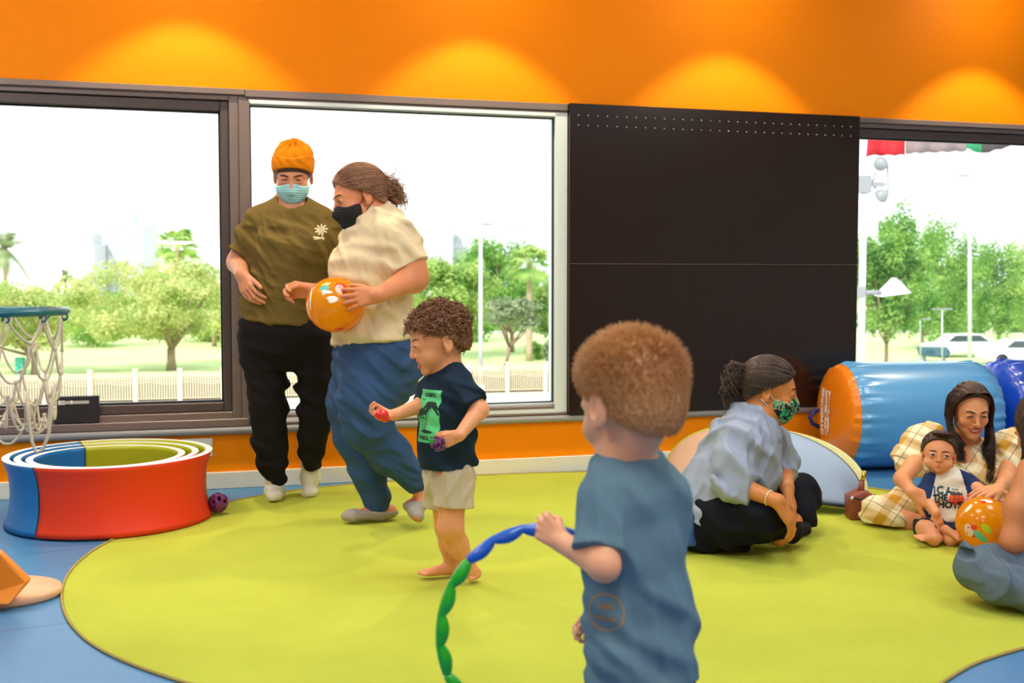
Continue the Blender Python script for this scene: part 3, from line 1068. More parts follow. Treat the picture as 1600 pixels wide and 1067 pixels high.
# ---- socket plate
r = wall_root('wall_socket', -1.63, -.005, .22, label='white blank socket plate low on the orange wall', cat='wall socket')
mb = MB(); mb.box((-1.703, -.009, .165), (-1.558, -.0005, .257)); mb.bevel(.004, 2)
me = mb.mesh('plate'); o = obj('plate', me, mat('socket_white', (232, 236, 234), .35), None); o.location = WO; o.rotation_euler = (0, 0, WA); parent_keep(o, r)
for s_ in (-1.69, -1.571):
    mb = MB(); mb.lathe([(0, 0), (.0035, 0), (.003, .0015), (0, .002)], 10, (s_, -.009, .211), Matrix.Rotation(R(90), 3, 'X'))
    me = mb.mesh('screw'); o = obj('screw', me, M_RAIL, None); o.location = WO; o.rotation_euler = (0, 0, WA); parent_keep(o, r)

# ---- pale disc with an orange wedge (bottom left)
M_PLY = mat('pale_orange_board', (246, 190, 146), .45, noise=.04, nscale=3)
M_WEDGE = mat('orange_board', (240, 138, 12), .45)
dcx = G(-2, 925)
root = empty('rocker_toy', (dcx[0], dcx[1], 0), 0, 'orange wedge on a pale round disc base at the lower left edge', 'toy')
ax, ay = .155, .115
pr = [(0, 0), (.96, 0), (1, .010), (1, .022), (.985, .030), (0, .030)]
cD = G(-5, 925, .015)
rx_ = G(93, 925, .015)[0] - cD[0]
mb = MB()
mb.lathe([(rx_ * r_, z) for r_, z in pr], 64, (cD[0], cD[1], .0), Matrix.Diagonal((1, .78, 1)))
mb.build('disc_base', M_PLY, root)
w0 = G(-40, 945, .03); w1 = G(12, 951, .03); w2 = P(36, 912, w1[1] + .10); w3 = P(-2, 866, w1[1] + .04)
z3 = .03
A_ = Vector((float(cD[0] - .16), float(cD[1] - .05), z3)); B_ = Vector((float(G(8, 945, .03)[0]), float(G(8, 945, .03)[1]), z3)); C_ = Vector((float(G(36, 918, .03)[0]), float(G(36, 918, .03)[1]) + .02, z3 + .02))
mb = MB()
e0 = Vector([float(v) for v in P(-2, 864, B_.y + .03)]); e1 = Vector([float(v) for v in P(45, 910, B_.y + .06)]); e2 = Vector([float(v) for v in P(14, 944, B_.y)]); e3 = Vector([float(v) for v in P(-60, 945, B_.y)]); e4 = Vector([float(v) for v in P(-60, 850, B_.y + .03)])
e3.z = e2.z = z3
mb.prism([e0, e1, e2, e3, e4], (-.01, .05, 0)); mb.bevel(.008, 2)
mb.build('wedge_panel', M_WEDGE, root)

# ---- blue mat strip at bottom right: part of the floor; cushioned edge
g0 = G(1500, 1067); g1 = G(1600, 1022)

# ---- pop-up play tent
M_TENT = mat('tent_pale_blue', (176, 200, 232), .6, trans=.25, bump=.1, bscale=8)
M_TENTC = mat('tent_cream_binding', (226, 228, 170), .6, trans=.2)
M_TENTL = mat('tent_lime', (206, 222, 70), .6, trans=.25)
M_TENTP = mat('tent_peach', (238, 196, 170), .6, trans=.25)
root = empty('pop_up_tent', G(1200, 790), 0, 'low pale blue pop-up play tent behind the seated masked person', 'tent')
TL = G(1040, 758); TR = G(1352, 800); TF = G(1180, 806)
TL[1] += .0
CT = (TL + TR) / 2
axis = (TR - TL); TLn = np.linalg.norm(axis); ax_ = axis / TLn
nrm = np.array([ax_[1], -ax_[0], 0])       # towards the camera
THT = .335


def tent_arc(tilt, n=40, inset=0.0, hh=THT):
    """half-ellipse from TL to TR leaning by tilt (rad; 0 = vertical, positive = to the camera)"""
    out = []
    for i in range(n + 1):
        a = math.pi * i / n
        u = math.cos(a); w = math.sin(a) ** .85
        rr = TLn / 2 - inset; hq = hh - inset
        out.append(CT - ax_ * u * rr + (nrm * math.sin(tilt) * .9 + np.array([0, 0, math.cos(tilt)])) * hq * w + np.array([0, 0, .018]))
    return out


def tent_panel(t0, t1, m_, name, n=40, k=10, u0=0, u1=1, inset=0):
    V = []; F = []
    for j in range(k + 1):
        t = t0 + (t1 - t0) * j / k
        sag = 1 - .05 * math.sin(math.pi * j / k)
        arc = tent_arc(t, n, inset)
        for i in range(int(n * u0), int(n * u1) + 1):
            V.append(CT + (arc[i] - CT) * sag)
    w = int(n * u1) - int(n * u0) + 1
    for j in range(k):
        for i in range(w - 1):
            a = j * w + i
            F.append((a, a + 1, a + w + 1, a + w))
    o = obj(name, np_mesh(name, V, F), m_, root)
    md = o.modifiers.new('thick', 'SOLIDIFY'); md.thickness = .003
    return o


tent_panel(R(8), R(80), M_TENT, 'blue_panel', u0=.40, u1=1)
tent_panel(R(8), R(80), M_TENTP, 'peach_panel', u0=0, u1=.40)
tent_panel(R(-30), R(8), M_TENTL, 'lime_panel', u0=0, u1=.5)
tent_panel(R(-30), R(8), M_TENTC, 'cream_panel', u0=.5, u1=1)
mb = MB(); mb.tube(tent_arc(R(8))[:17], .007, 8); mb.build('left_rod', M_TENTL, root)
mb = MB(); mb.tube(tent_arc(R(8))[16:], .004, 8); mb.build('arched_rod', mat('black_piping', (30, 32, 36), .5), root)
mb = MB(); mb.tube(tent_arc(R(-30)), .009, 8); mb.build('rear_binding', M_TENTC, root)
mb = MB(); mb.tube(tent_arc(R(80)), .008, 8); mb.build('front_binding', mat('navy_piping', (30, 44, 70), .6), root)

# ---- inflatable cylinders
M_INFB = mat('inflatable_blue', (88, 164, 224), .36, coat=1.0, bump=.03, bscale=5)
M_INFB2 = mat('inflatable_royal_blue', (20, 78, 205), .34, coat=1.0, bump=.03, bscale=5)
M_INFO = mat('inflatable_orange', (248, 134, 14), .32, coat=.3, bump=.05, bscale=7)
M_WPRINT = mat('white_print', (250, 240, 226), .5)


def inflatable(c, ax, rad, L, m_body, m_cap, label, cap_left=True, wr=.014):
    """lies along ax (unit, horizontal) from c"""
    root = empty('inflatable_cylinder', (c[0], c[1], 0), 0, label, 'inflatable', 'blue inflatable cylinders')
    ax = Vector([float(v) for v in ax]); c = Vector([float(v) for v in c])
    up = Vector((0, 0, 1)); sd = ax.cross(up)

    def shell(name, prof, m, wrink):
        V = []; F = []
        n = 144
        for (u, rr, wk) in prof:
            for k in range(n):
                a = 2 * math.pi * k / n
                w = wk * wr * (math.sin(a * 23 + 1.3 * math.sin(a * 5)) + .6 * math.sin(a * 37 + 2 * math.sin(3 * a)))
                q = rr + w
                p = c + ax * (u + w * .3) + up * q * math.sin(a) + sd * q * math.cos(a)
                V.append(p)
        M_ = len(prof)
        for i in range(M_ - 1):
            for k in range(n):
                F.append((i * n + k, i * n + (k + 1) % n, (i + 1) * n + (k + 1) % n, (i + 1) * n + k))
        me = np_mesh(name, V, F)
        return obj(name, me, m, root)
    cap = []
    for t in np.linspace(0.001, 1, 22):
        cap.append((-.085 * math.sqrt(max(0, 1 - (t * .985) ** 2)) * (1 - .15 * (1 - t)), rad * .965 * t, max(0, (t - .55) / .45) ** 2 * .35))
    cap[-1] = (0.0, rad * .955, .25)
    shell('end_cap', cap, m_cap, 0)
    body = [(0.0, rad * .955, .25), (.012, rad * .975, .5), (.03, rad * .99, .55), (.06, rad, .25), (.12, rad * 1.003, .05)] + [(u, rad * 1.004, 0) for u in np.linspace(.2, L - .2, 8)] + [(L - .12, rad * 1.003, .05), (L - .06, rad, .25), (L - .02, rad * .985, .5), (L, rad * .955, .25)]
    shell('tube_body', body, m_body, 0)
    cap2 = [(L + .085 * math.sqrt(max(0, 1 - (t * .985) ** 2)), rad * .965 * t, max(0, (t - .55) / .45) ** 2 * .35) for t in np.linspace(1, 0.001, 20)]
    cap2[0] = (L, rad * .955, .25)
    shell('far_end_cap', cap2, m_body, 0)
    mb = MB(); mb.tube([c + up * (rad * .955) * math.sin(a) + sd * rad * .955 * math.cos(a) for a in np.linspace(0, 2 * math.pi, 64, endpoint=False)], .003, 6, closed=True); mb.build('seam', m_cap, root)
    return root, c, ax, up, sd, rad


TD = 6.25
TC = P(1314, 645, TD)
zt = P(1400, 564, 6.35)[2]; zb = 0.004
TRAD = (zt - zb) / 2
TAX = np.array([math.cos(R(6)), math.sin(R(6)), 0])
TCc = np.array([TC[0], TD, TRAD + zb])
inf_root, icc, iax, iup, isd, irad = inflatable(TCc, TAX, TRAD, .78, M_INFB, M_INFO, 'pale blue inflatable cylinder with an orange end against the wall')
c2 = TCc + TAX * .95 + np.array([0, .10, 0]) + np.array([-.0, .0, .0])
inflatable(c2, np.array([math.cos(WA), math.sin(WA), 0]), TRAD, 1.1, M_INFB2, M_INFB2, 'royal blue inflatable cylinder at the right, behind the smiling person', False)
# straps on the orange end
mb = MB()
pa = P(1278, 640, TD - .02); pb = P(1266, 655, TD); pc = P(1276, 668, TD + .02)
mb.tube([P(1284, 640, TD + .16), P(1272, 643, TD + .13), P(1265, 652, TD + .12), P(1270, 662, TD + .13), P(1282, 668, TD + .16)], .012, 8)
mb.build('strap', mat('navy_strap', (24, 40, 120), .5), inf_root)


def text_mesh(s, size=1.0, bold=0.0, align='CENTER'):
    cu = bpy.data.curves.new('t', 'FONT')
    cu.body = s; cu.size = size; cu.align_x = align; cu.align_y = 'CENTER'; cu.offset = bold; cu.resolution_u = 3
    o = bpy.data.objects.new('t', cu); COL.objects.link(o)
    bpy.context.view_layer.update()
    dg = bpy.context.evaluated_depsgraph_get()
    me = bpy.data.meshes.new_from_object(o.evaluated_get(dg))
    bpy.data.objects.remove(o)
    V = [v.co.copy() for v in me.vertices]; F = [tuple(p.vertices) for p in me.polygons]
    bpy.data.meshes.remove(me)
    return V, F


def cap_pt(u, v, h=.004):
    """point on the orange end: u to the right of the disc, v up, from the disc's centre"""
    t = min(.97, math.hypot(u, v) / (irad * .965))
    d = .085 * math.sqrt(max(0, 1 - (t * .985) ** 2)) * (1 - .15 * (1 - t)) + h
    return icc - iax * d + isd * u + iup * v


def cap_print(V, F, name, m_, cx, cy, rot=0, sx=1, sy=1, h=.005, sub=0):
    bmx = bmesh.new()
    vs = [bmx.verts.new((v[0], v[1], 0)) for v in V]
    for f in F:
        try: bmx.faces.new([vs[i] for i in f])
        except ValueError: pass
    if sub:
        bmesh.ops.triangulate(bmx, faces=bmx.faces)
        bmesh.ops.subdivide_edges(bmx, edges=bmx.edges, cuts=sub, use_grid_fill=True)
    for v in bmx.verts:
        x, y = v.co.x * sx * LS, v.co.y * sy * LS
        u = cx + x * math.cos(rot) - y * math.sin(rot); w = cy + x * math.sin(rot) + y * math.cos(rot)
        v.co = cap_pt(u, w, h)
    me = bpy.data.meshes.new(name); bmx.to_mesh(me); bmx.free()
    return obj(name, me, m_, inf_root)


def ell_poly(rx, ry, n=40): return [(rx * math.cos(2 * math.pi * i / n), ry * math.sin(2 * math.pi * i / n)) for i in range(n)]


# the print: name running upwards beside a box of two ovals
LX, LY, LROT = -.005, .012, R(90)
LS = .70


def lp(x, y): return x, y


V, F = text_mesh('GYMBOREE', .075, .004)
cap_print(V, F, 'print_name', M_WPRINT, LX - .105 * LS, LY, LROT, .98, 1.1)
bx = [(-.175, -.052), (.175, -.052), (.175, .052), (-.175, .052)]
V = [(x, y) for x, y in bx] + [(x * .975, y * .92) for x, y in bx]
cap_print(V, [(0, 1, 5, 4), (1, 2, 6, 5), (2, 3, 7, 6), (3, 0, 4, 7)], 'print_frame', M_WPRINT, LX, LY, LROT, sub=3)
cap_print([(0, -.052), (.175, -.052), (.175, .052), (0, .052)], [(0, 1, 2, 3)], 'print_block', M_WPRINT, LX, LY, LROT, sub=6)
E2 = ell_poly(.082, .044)
cap_print([(x + .088, y) for x, y in E2], [tuple(range(40))], 'print_oval', M_INFO, LX, LY, LROT, h=.0065, sub=2)
cap_print([(x - .084, y) for x, y in E2], [tuple(range(40))], 'print_oval', M_WPRINT, LX, LY, LROT, h=.0055, sub=2)
V, F = text_mesh('MUSIC', .05, .0025); cap_print([(v[0] + .088, v[1]) for v in V], F, 'print_word', M_WPRINT, LX, LY, LROT, h=.0085)
V, F = text_mesh('PLAY &', .046, .0022); cap_print([(v[0] - .084, v[1]) for v in V], F, 'print_word', M_INFO, LX, LY, LROT, h=.0085)

# ---- brown handbag
M_LEA = mat('brown_leather', (134, 66, 48), .45, bump=.1, bscale=60)
M_GOLD = mat('gold_metal', (212, 170, 70), .25, metal=.9)
g = G(1342, 812)
kx = g[1] / FPX
root = empty('handbag', g, 0, 'small brown leather handbag with a gold top behind the smiling person', 'handbag')
pts = [(-18, 0), (17, 0), (20, 42), (2, 48), (-20, 38)]
mb = MB(); mb.prism([(g[0] + x * kx, g[1] - .04, .002 + z * kx) for x, z in pts], (0, .09, 0)); mb.bevel(.012, 3)
mb.build('body', M_LEA, root, smooth=True)
mb = MB(); mb.tube([(g[0] - 20 * kx, g[1] - .045, 40 * kx), (g[0] - 6 * kx, g[1] - .05, 36 * kx), (g[0] + 8 * kx, g[1] - .05, 37 * kx), (g[0] + 20 * kx, g[1] - .045, 43 * kx)], .004, 6); mb.build('rim_cord', M_GASKET, root)
mb = MB(); mb.tube([(g[0] + 1 * kx, g[1], 40 * kx), (g[0] + 4 * kx, g[1], 62 * kx)], [.018, .011], 12); mb.build('neck', M_LEA, root)
mb = MB(); mb.tube([(g[0] + 4 * kx, g[1], 60 * kx), (g[0] + 8 * kx, g[1], 78 * kx)], [.010, .009], 12); mb.build('gold_clasp', M_GOLD, root)
mb = MB(); mb.sphere((g[0] - 17 * kx, g[1] - .05, 38 * kx), .009, 12, 8); mb.build('stud', mat('bright_chrome', (230, 230, 230), .2, metal=1), root)

# ---- hula hoop of wavy segments
M_HB = mat('hoop_blue', (16, 92, 200), .3, coat=.3)
M_HG = mat('hoop_green', (20, 172, 34), .3, coat=.3)
HY = 1.985
hcx = P(838, 985, HY); hk = HY / FPX
root = empty('play_hoop', (hcx[0], HY, hcx[2]), 0, 'blue and green wavy play hoop held by the fair-haired child', 'hoop')


def hoop_pt(a, rr=1.0):
    return np.array([hcx[0] + 150 * hk * rr * math.cos(a), HY + .03 * math.cos(a), hcx[2] + 164 * hk * rr * math.sin(a)])


hs = [(135, 62, M_HB), (62, -10, M_HG), (-10, -85, M_HB), (-85, -158, M_HG), (-158, -225, M_HG)]
for a0, a1, m_ in hs:
    n = 36
    V = []
    mb = MB()
    pts = []; rad = []
    for i in range(n + 1):
        t = i / n
        a = R(a0 + (a1 - a0) * t)
        w = abs(math.sin(t * math.pi * 4.0))
        pts.append(hoop_pt(a, 1 - .030 * w + .012)); rad.append((6.8 + 4.4 * w) * hk)
    mb.tube(pts, rad, 12)
    mb.build('hoop_segment', m_, root)


# ---- inflated beach balls with a printed band of simple shapes
def ball_mat(name):
    m = bpy.data.materials.new(name); m.use_nodes = True
    nt = m.node_tree; b = nt.nodes['Principled BSDF']
    b.inputs['Base Color'].default_value = (*lin((255, 170, 8)), 1)
    b.inputs['Roughness'].default_value = .16; b.inputs['Coat Weight'].default_value = .5
    t = nt.nodes.new('ShaderNodeBsdfTranslucent'); t.inputs[0].default_value = (*lin((255, 190, 30)), 1)
    ms = nt.nodes.new('ShaderNodeMixShader'); ms.inputs[0].default_value = .45
    nt.links.new(b.outputs[0], ms.inputs[1]); nt.links.new(t.outputs[0], ms.inputs[2]); nt.links.new(ms.outputs[0], nt.nodes['Material Output'].inputs[0])
    return m


M_BALL = ball_mat('orange_vinyl')
M_PPINK = mat('print_pink', (246, 196, 184), .3); M_PRED = mat('print_red', (226, 62, 40), .3); M_PTEAL = mat('print_teal', (96, 190, 180), .3)
M_PGREEN = mat('print_lime', (196, 206, 40), .3); M_PWHITE = mat('print_white', (250, 244, 238), .3); M_PDARK = mat('print_dark', (90, 70, 90), .4)


def beach_ball(c, r, label, prints, squash=.95):
    c = Vector([float(v) for v in c])
    root = empty('beach_ball', (c.x, c.y, c.z - r), 0, label, 'ball')
    mb = MB(); mb.sphere(c, r, 64, 40, (1, 1, squash)); mb.build('shell', M_BALL, root)
    tocam = (Vector((0, 0, CAM_H)) - c).normalized()
    X = tocam.cross(Vector((0, 0, 1))).normalized() * -1
    X = Vector((0, 0, 1)).cross(tocam).normalized()
    Z = tocam.cross(X).normalized()
    for k, (nm, u, v, rx, ry, rot, m_) in enumerate(prints):
        bmx = bmesh.new()
        n = 28; rings = 6
        cen = None
        grid = []
        for j in range(rings + 1):
            row = []
            for i in range(n):
                a = 2 * math.pi * i / n
                x = rx * j / rings * math.cos(a); y = ry * j / rings * math.sin(a)
                uu = u + x * math.cos(rot) - y * math.sin(rot); vv = v + x * math.sin(rot) + y * math.cos(rot)
                # map the (u, v) disc onto the near half of the ball
                q = math.hypot(uu, vv); q2 = min(q, 1.4)
                th = q2 * 1.05
                d = tocam * math.cos(th) + ((X * uu + Z * vv) / q if q > 1e-6 else Vector((0, 0, 0))) * math.sin(th)
                p = d * (r * (1.004 + .0015 * k)); p.z *= squash
                row.append(bmx.verts.new(c + p))
            grid.append(row)
        for j in range(rings):
            for i in range(n):
                try: bmx.faces.new((grid[j][i], grid[j][(i + 1) % n], grid[j + 1][(i + 1) % n], grid[j + 1][i]))
                except ValueError: pass
        me = bpy.data.meshes.new(nm); bmx.to_mesh(me); bmx.free()
        for p in me.polygons: p.use_smooth = True
        obj(nm, me, m_, root)
    for v, rr2 in ((.985, .05),):
        mb = MB(); d = (Z * .9 + X * .3 + tocam * .3).normalized(); p = d * r; p.z *= squash
        mb.tube([c + p * .99, c + p * 1.03], [.008, .006], 10); mb.build('valve', M_BALL, root)
    return root


pf = [('print_patch', -.38, .62, .20, .10, 0, M_PTEAL), ('print_patch', -.28, .46, .2, .06, -.2, M_PWHITE), ('print_patch', .22, .62, .26, .2, -.5, M_PRED), ('print_patch', .14, .58, .15, .18, 0, M_PPINK),
      ('print_patch', -.12, .18, .2, .12, .1, M_PWHITE), ('print_patch', -.3, .12, .09, .11, 0, M_BALL), ('print_patch', .42, .2, .2, .12, -.4, M_PPINK), ('print_patch', -.35, .78, .2, .06, .1, M_PGREEN), ('print_patch', -.93, .3, .045, .5, .05, M_PWHITE),
      ('print_patch', .12, .64, .02, .02, 0, M_PDARK), ('print_patch', .19, .64, .02, .02, 0, M_PDARK), ('print_patch', .15, -.98, .22, .04, .1, M_PRED)]
BALL1 = P(524, 476, 4.60); BALL1_R = 45.5 * 4.60 / FPX
beach_ball(BALL1, BALL1_R, 'orange inflatable ball held between the two standing people', pf)
pg = [('print_patch', -.55, .55, .07, .22, -.6, M_PWHITE), ('print_patch', -.42, -.32, .3, .2, -.9, M_PRED), ('print_patch', -.5, -.32, .17, .26, .2, M_PPINK), ('print_patch', -.08, -.52, .32, .13, -.75, M_PTEAL), ('print_patch', .12, -.2, .22, .13, -.8, M_PGREEN),
      ('print_patch', -.3, -.18, .12, .08, .3, M_PRED), ('print_patch', .12, .92, .25, .09, 0, M_PWHITE), ('print_patch', -.02, .86, .12, .07, 0, M_PRED), ('print_patch', -.5, -.2, .025, .03, 0, M_PDARK), ('print_patch', -.55, -.42, .025, .03, 0, M_PDARK)]
BALL2 = P(1536, 817, 4.28); BALL2_R = 41.5 * 4.28 / FPX
beach_ball(BALL2, BALL2_R, 'orange inflatable ball with printed shapes in front of the baby', pg, 1.0)
# ------------------------------------------------------------------ smooth bodies and clothes: blended shapes turned into one surface
def _v(a): return np.array([float(x) for x in a], dtype=np.float64)


def _n(a):
    a = _v(a)
    return a / (np.linalg.norm(a) + 1e-12)


class Body:
    """a list of blended primitives; mesh() gives one continuous surface"""

    def __init__(self, T=None):
        self.pr = []
        self.T = T                 # (origin, 3x3 axes, scale) for local primitives
        self.fx = []

    def _w(self, p):
        p = _v(p)
        if self.T is None: return p
        o, M, s = self.T
        return o + M @ (p * s)

    def _d(self, d):
        return _v(d) if self.T is None else self.T[1] @ _v(d)

    def _s(self): return 1.0 if self.T is None else self.T[2]

    def add(self, f, lo, hi, k, op):
        self.pr.append((f, np.minimum(lo, hi), np.maximum(lo, hi), k, op))
        return self

    def cap(self, a, b, ra, rb=None, k=.012, op='u', cut=False):
        s = self._s(); a = self._w(a); b = self._w(b); rb = ra if rb is None else rb
        ra *= s; rb *= s; k *= s
        ab = b - a; L2 = float(ab @ ab) + 1e-12; L = math.sqrt(L2); u = ab / L

        def f(X, Y, Z):
            qx, qy, qz = X - a[0], Y - a[1], Z - a[2]
            h = (qx * ab[0] + qy * ab[1] + qz * ab[2]) / L2
            t = np.clip(h, 0, 1)
            d = np.sqrt((qx - ab[0] * t) ** 2 + (qy - ab[1] * t) ** 2 + (qz - ab[2] * t) ** 2) - (ra + (rb - ra) * t)
            return (d, (h - 1) * L) if cut else d
        r = max(ra, rb)
        self.add(f, np.minimum(a, b) - r, np.maximum(a, b) + r, k, op)
        return self

    def chain(self, pts, rs, k=.012, op='u'):
        for i in range(len(pts) - 1):
            self.cap(pts[i], pts[i + 1], rs[i], rs[i + 1], k, op)
        return self

    def ell(self, c, r, k=.012, op='u', M=None, F=None):
        """ellipsoid; M = 3x3 axes (columns) in local space"""
        s = self._s(); c = self._w(c); r = _v(r) * s; k *= s
        A = np.eye(3) if M is None else np.array(M, dtype=float)
        if self.T is not None: A = self.T[1] @ A

        def f(X, Y, Z):
            q = np.stack([X - c[0], Y - c[1], Z - c[2]], -1) @ A
            k0 = np.sqrt(((q / r) ** 2).sum(-1)); k1 = np.sqrt(((q / (r * r)) ** 2).sum(-1)) + 1e-9
            return k0 * (k0 - 1) / k1
        e = np.abs(A) @ r
        self.add(f, c - e, c + e, k, op)
        return self

    def sec(self, secs, k=.02, op='u', cut0=False, cut1=False):
        """secs: list of (centre, side vector, half width, half depth): a lofted trunk of elliptic sections"""
        s = self._s(); k *= s
        for i in range(len(secs) - 1):
            (a, xa, wa, da), (b, xb, wb, db) = secs[i], secs[i + 1]
            a = self._w(a); b = self._w(b); xa = _n(self._d(xa)); xb = _n(self._d(xb))
            wa, da, wb, db = wa * s, da * s, wb * s, db * s
            ab = b - a; L = float(np.linalg.norm(ab)); u = ab / L

            def f(X, Y, Z, a=a, u=u, L=L, xa=xa, xb=xb, wa=wa, da=da, wb=wb, db=db, first=(cut0 and i == 0), last=(cut1 and i == len(secs) - 2)):
                q = np.stack([X - a[0], Y - a[1], Z - a[2]], -1)
                h = q @ u
                t = np.clip(h / L, 0, 1)
                tt = t * t * (3 - 2 * t) * .5 + t * .5
                sx = xa[None] * (1 - tt)[..., None] + xb[None] * tt[..., None]
                sx = sx - (sx @ u)[..., None] * u
                sx /= np.linalg.norm(sx, axis=-1)[..., None]
                sy = np.cross(sx, u)
                e = q - (t * L)[..., None] * u
                w = wa + (wb - wa) * tt; d_ = da + (db - da) * tt
                px = (e * sx).sum(-1); py = (e * sy).sum(-1); pz = (e @ u)
                rz = np.minimum(w, d_)
                k0 = np.sqrt((px / w) ** 2 + (py / d_) ** 2 + (pz / rz) ** 2); k1 = np.sqrt((px / w ** 2) ** 2 + (py / d_ ** 2) ** 2 + (pz / rz ** 2) ** 2) + 1e-9
                r = k0 * (k0 - 1) / k1
                r = np.where(k0 < 1e-6, -np.minimum(w, d_), r)
                if first: return r, -h
                if last: return r, h - L
                return r
            R_ = max(wa, da, wb, db)
            self.add(f, np.minimum(a, b) - R_, np.maximum(a, b) + R_, k, op)
        return self

    def plane(self, p, n, k=.0, pad=None):
        """keep only the side opposite to n"""
        p = self._w(p); n = _n(self._d(n))
        self.add(lambda X, Y, Z: (X - p[0]) * n[0] + (Y - p[1]) * n[1] + (Z - p[2]) * n[2], np.array([-1e9] * 3), np.array([1e9] * 3), k, 'i')
        return self

    def folds(self, amp, wl, seed=0, dirn=None, sharp=.6, zone=None):
        """cloth folds: long creases running across dirn, fading in and out"""
        r = random.Random(seed)
        dirn = _n(dirn if dirn is not None else (0, 0, 1))
        ws = []
        for i in range(3):
            d = _n(dirn + .30 * _v([r.gauss(0, 1), r.gauss(0, 1), r.gauss(0, 1)]))
            w = [_n([r.gauss(0, 1) for _ in range(3)]) * 2 * math.pi / (wl * r.uniform(3.0, 5.0)) for _ in range(3)]
            ws.append((d * 2 * math.pi / (wl * r.uniform(.8, 1.5)), r.uniform(0, 6), w, [r.uniform(0, 6) for _ in range(3)]))

        def g(X, Y, Z):
            v = 0
            for kd, ph, w, p in ws:
                lf = [np.sin(w[q][0] * X + w[q][1] * Y + w[q][2] * Z + p[q]) for q in range(3)]
                a = kd[0] * X + kd[1] * Y + kd[2] * Z + ph + 1.5 * lf[0]
                m = np.clip(.45 + .7 * lf[1] + .35 * lf[2], 0, 1)
                v = v - ((.5 + .5 * np.sin(a)) ** 2.4 - .25) * m
            v = v * amp * .75
            if zone is not None: v = v * zone(X, Y, Z)
            return v
        self.fx.append(g)
        return self

    def bounds(self):
        lo = np.min([p[1] for p in self.pr if p[4] == 'u'], axis=0); hi = np.max([p[2] for p in self.pr if p[4] == 'u'], axis=0)
        return lo - .02, hi + .02

    def grid(self, lo, hi, h):
        n = np.ceil((hi - lo) / h).astype(int) + 2
        D = np.full(n, .5, dtype=np.float32)
        ax = [lo[i] + h * np.arange(n[i]) for i in range(3)]
        for f, a, b, k, op in self.pr:
            m = k + 2.5 * h
            i0 = np.clip(np.floor((a - m - lo) / h), 0, n - 1).astype(int); i1 = np.clip(np.ceil((b + m - lo) / h) + 1, 0, n).astype(int)
            if np.any(i1 <= i0): continue
            sl = tuple(slice(i0[i], i1[i]) for i in range(3))
            X, Y, Z = np.meshgrid(ax[0][sl[0]], ax[1][sl[1]], ax[2][sl[2]], indexing='ij')
            d = f(X, Y, Z)
            cutp = None
            if isinstance(d, tuple): d, cutp = d
            d = d.astype(np.float32)
            if self.fx and op == 'u':
                w = np.where(np.abs(d) < .035)
                for g in self.fx: d[w] += g(X[w], Y[w], Z[w]).astype(np.float32)
            if cutp is not None: d = np.maximum(d, cutp.astype(np.float32))
            c = D[sl]
            if op == 'u':
                if k > 0:
                    hh = np.maximum(k - np.abs(c - d), 0) / k
                    D[sl] = np.minimum(c, d) - hh * hh * k * .25
                else: D[sl] = np.minimum(c, d)
            elif op == 's':
                d = -d
                if k > 0:
                    hh = np.maximum(k - np.abs(c - d), 0) / k
                    D[sl] = np.maximum(c, d) + hh * hh * k * .25
                else: D[sl] = np.maximum(c, d)
            elif op == 'i':
                D[sl] = np.maximum(c, d)
        return D

    def surf(self, h, lo=None, hi=None):
        if lo is None: lo, hi = self.bounds()
        D = self.grid(lo, hi, h)
        return surface_nets(D, lo, h)

    def mesh(self, name, h, blocks=(), fmat=None):
        """blocks: (centre, half size, fine step)"""
        V, F = self.surf(h)
        Vs = [V]; Fs = []
        cen = V[F].mean(1)
        keep = np.ones(len(F), bool)
        for c, hs, hf in blocks:
            keep &= ~np.all(np.abs(cen - _v(c)) < np.array(hs) - 2.0 * h, axis=1)
        Fs.append(F[keep]); off = len(V)
        for c, hs, hf in blocks:
            c = _v(c); hs = np.array(hs)
            lo, hi = self.bounds()
            v, f = self.surf(hf, np.maximum(c - hs, lo), np.minimum(c + hs, hi))
            Vs.append(v); Fs.append(f + off); off += len(v)
        V = np.concatenate(Vs); F = np.concatenate(Fs)
        # drop unused
        used = np.zeros(len(V), bool); used[F.ravel()] = True
        idx = np.cumsum(used) - 1
        V = V[used]; F = idx[F]
        mi = fmat(V[F].mean(1)) if fmat else None
        return np_mesh(name, V, F, True, mi)


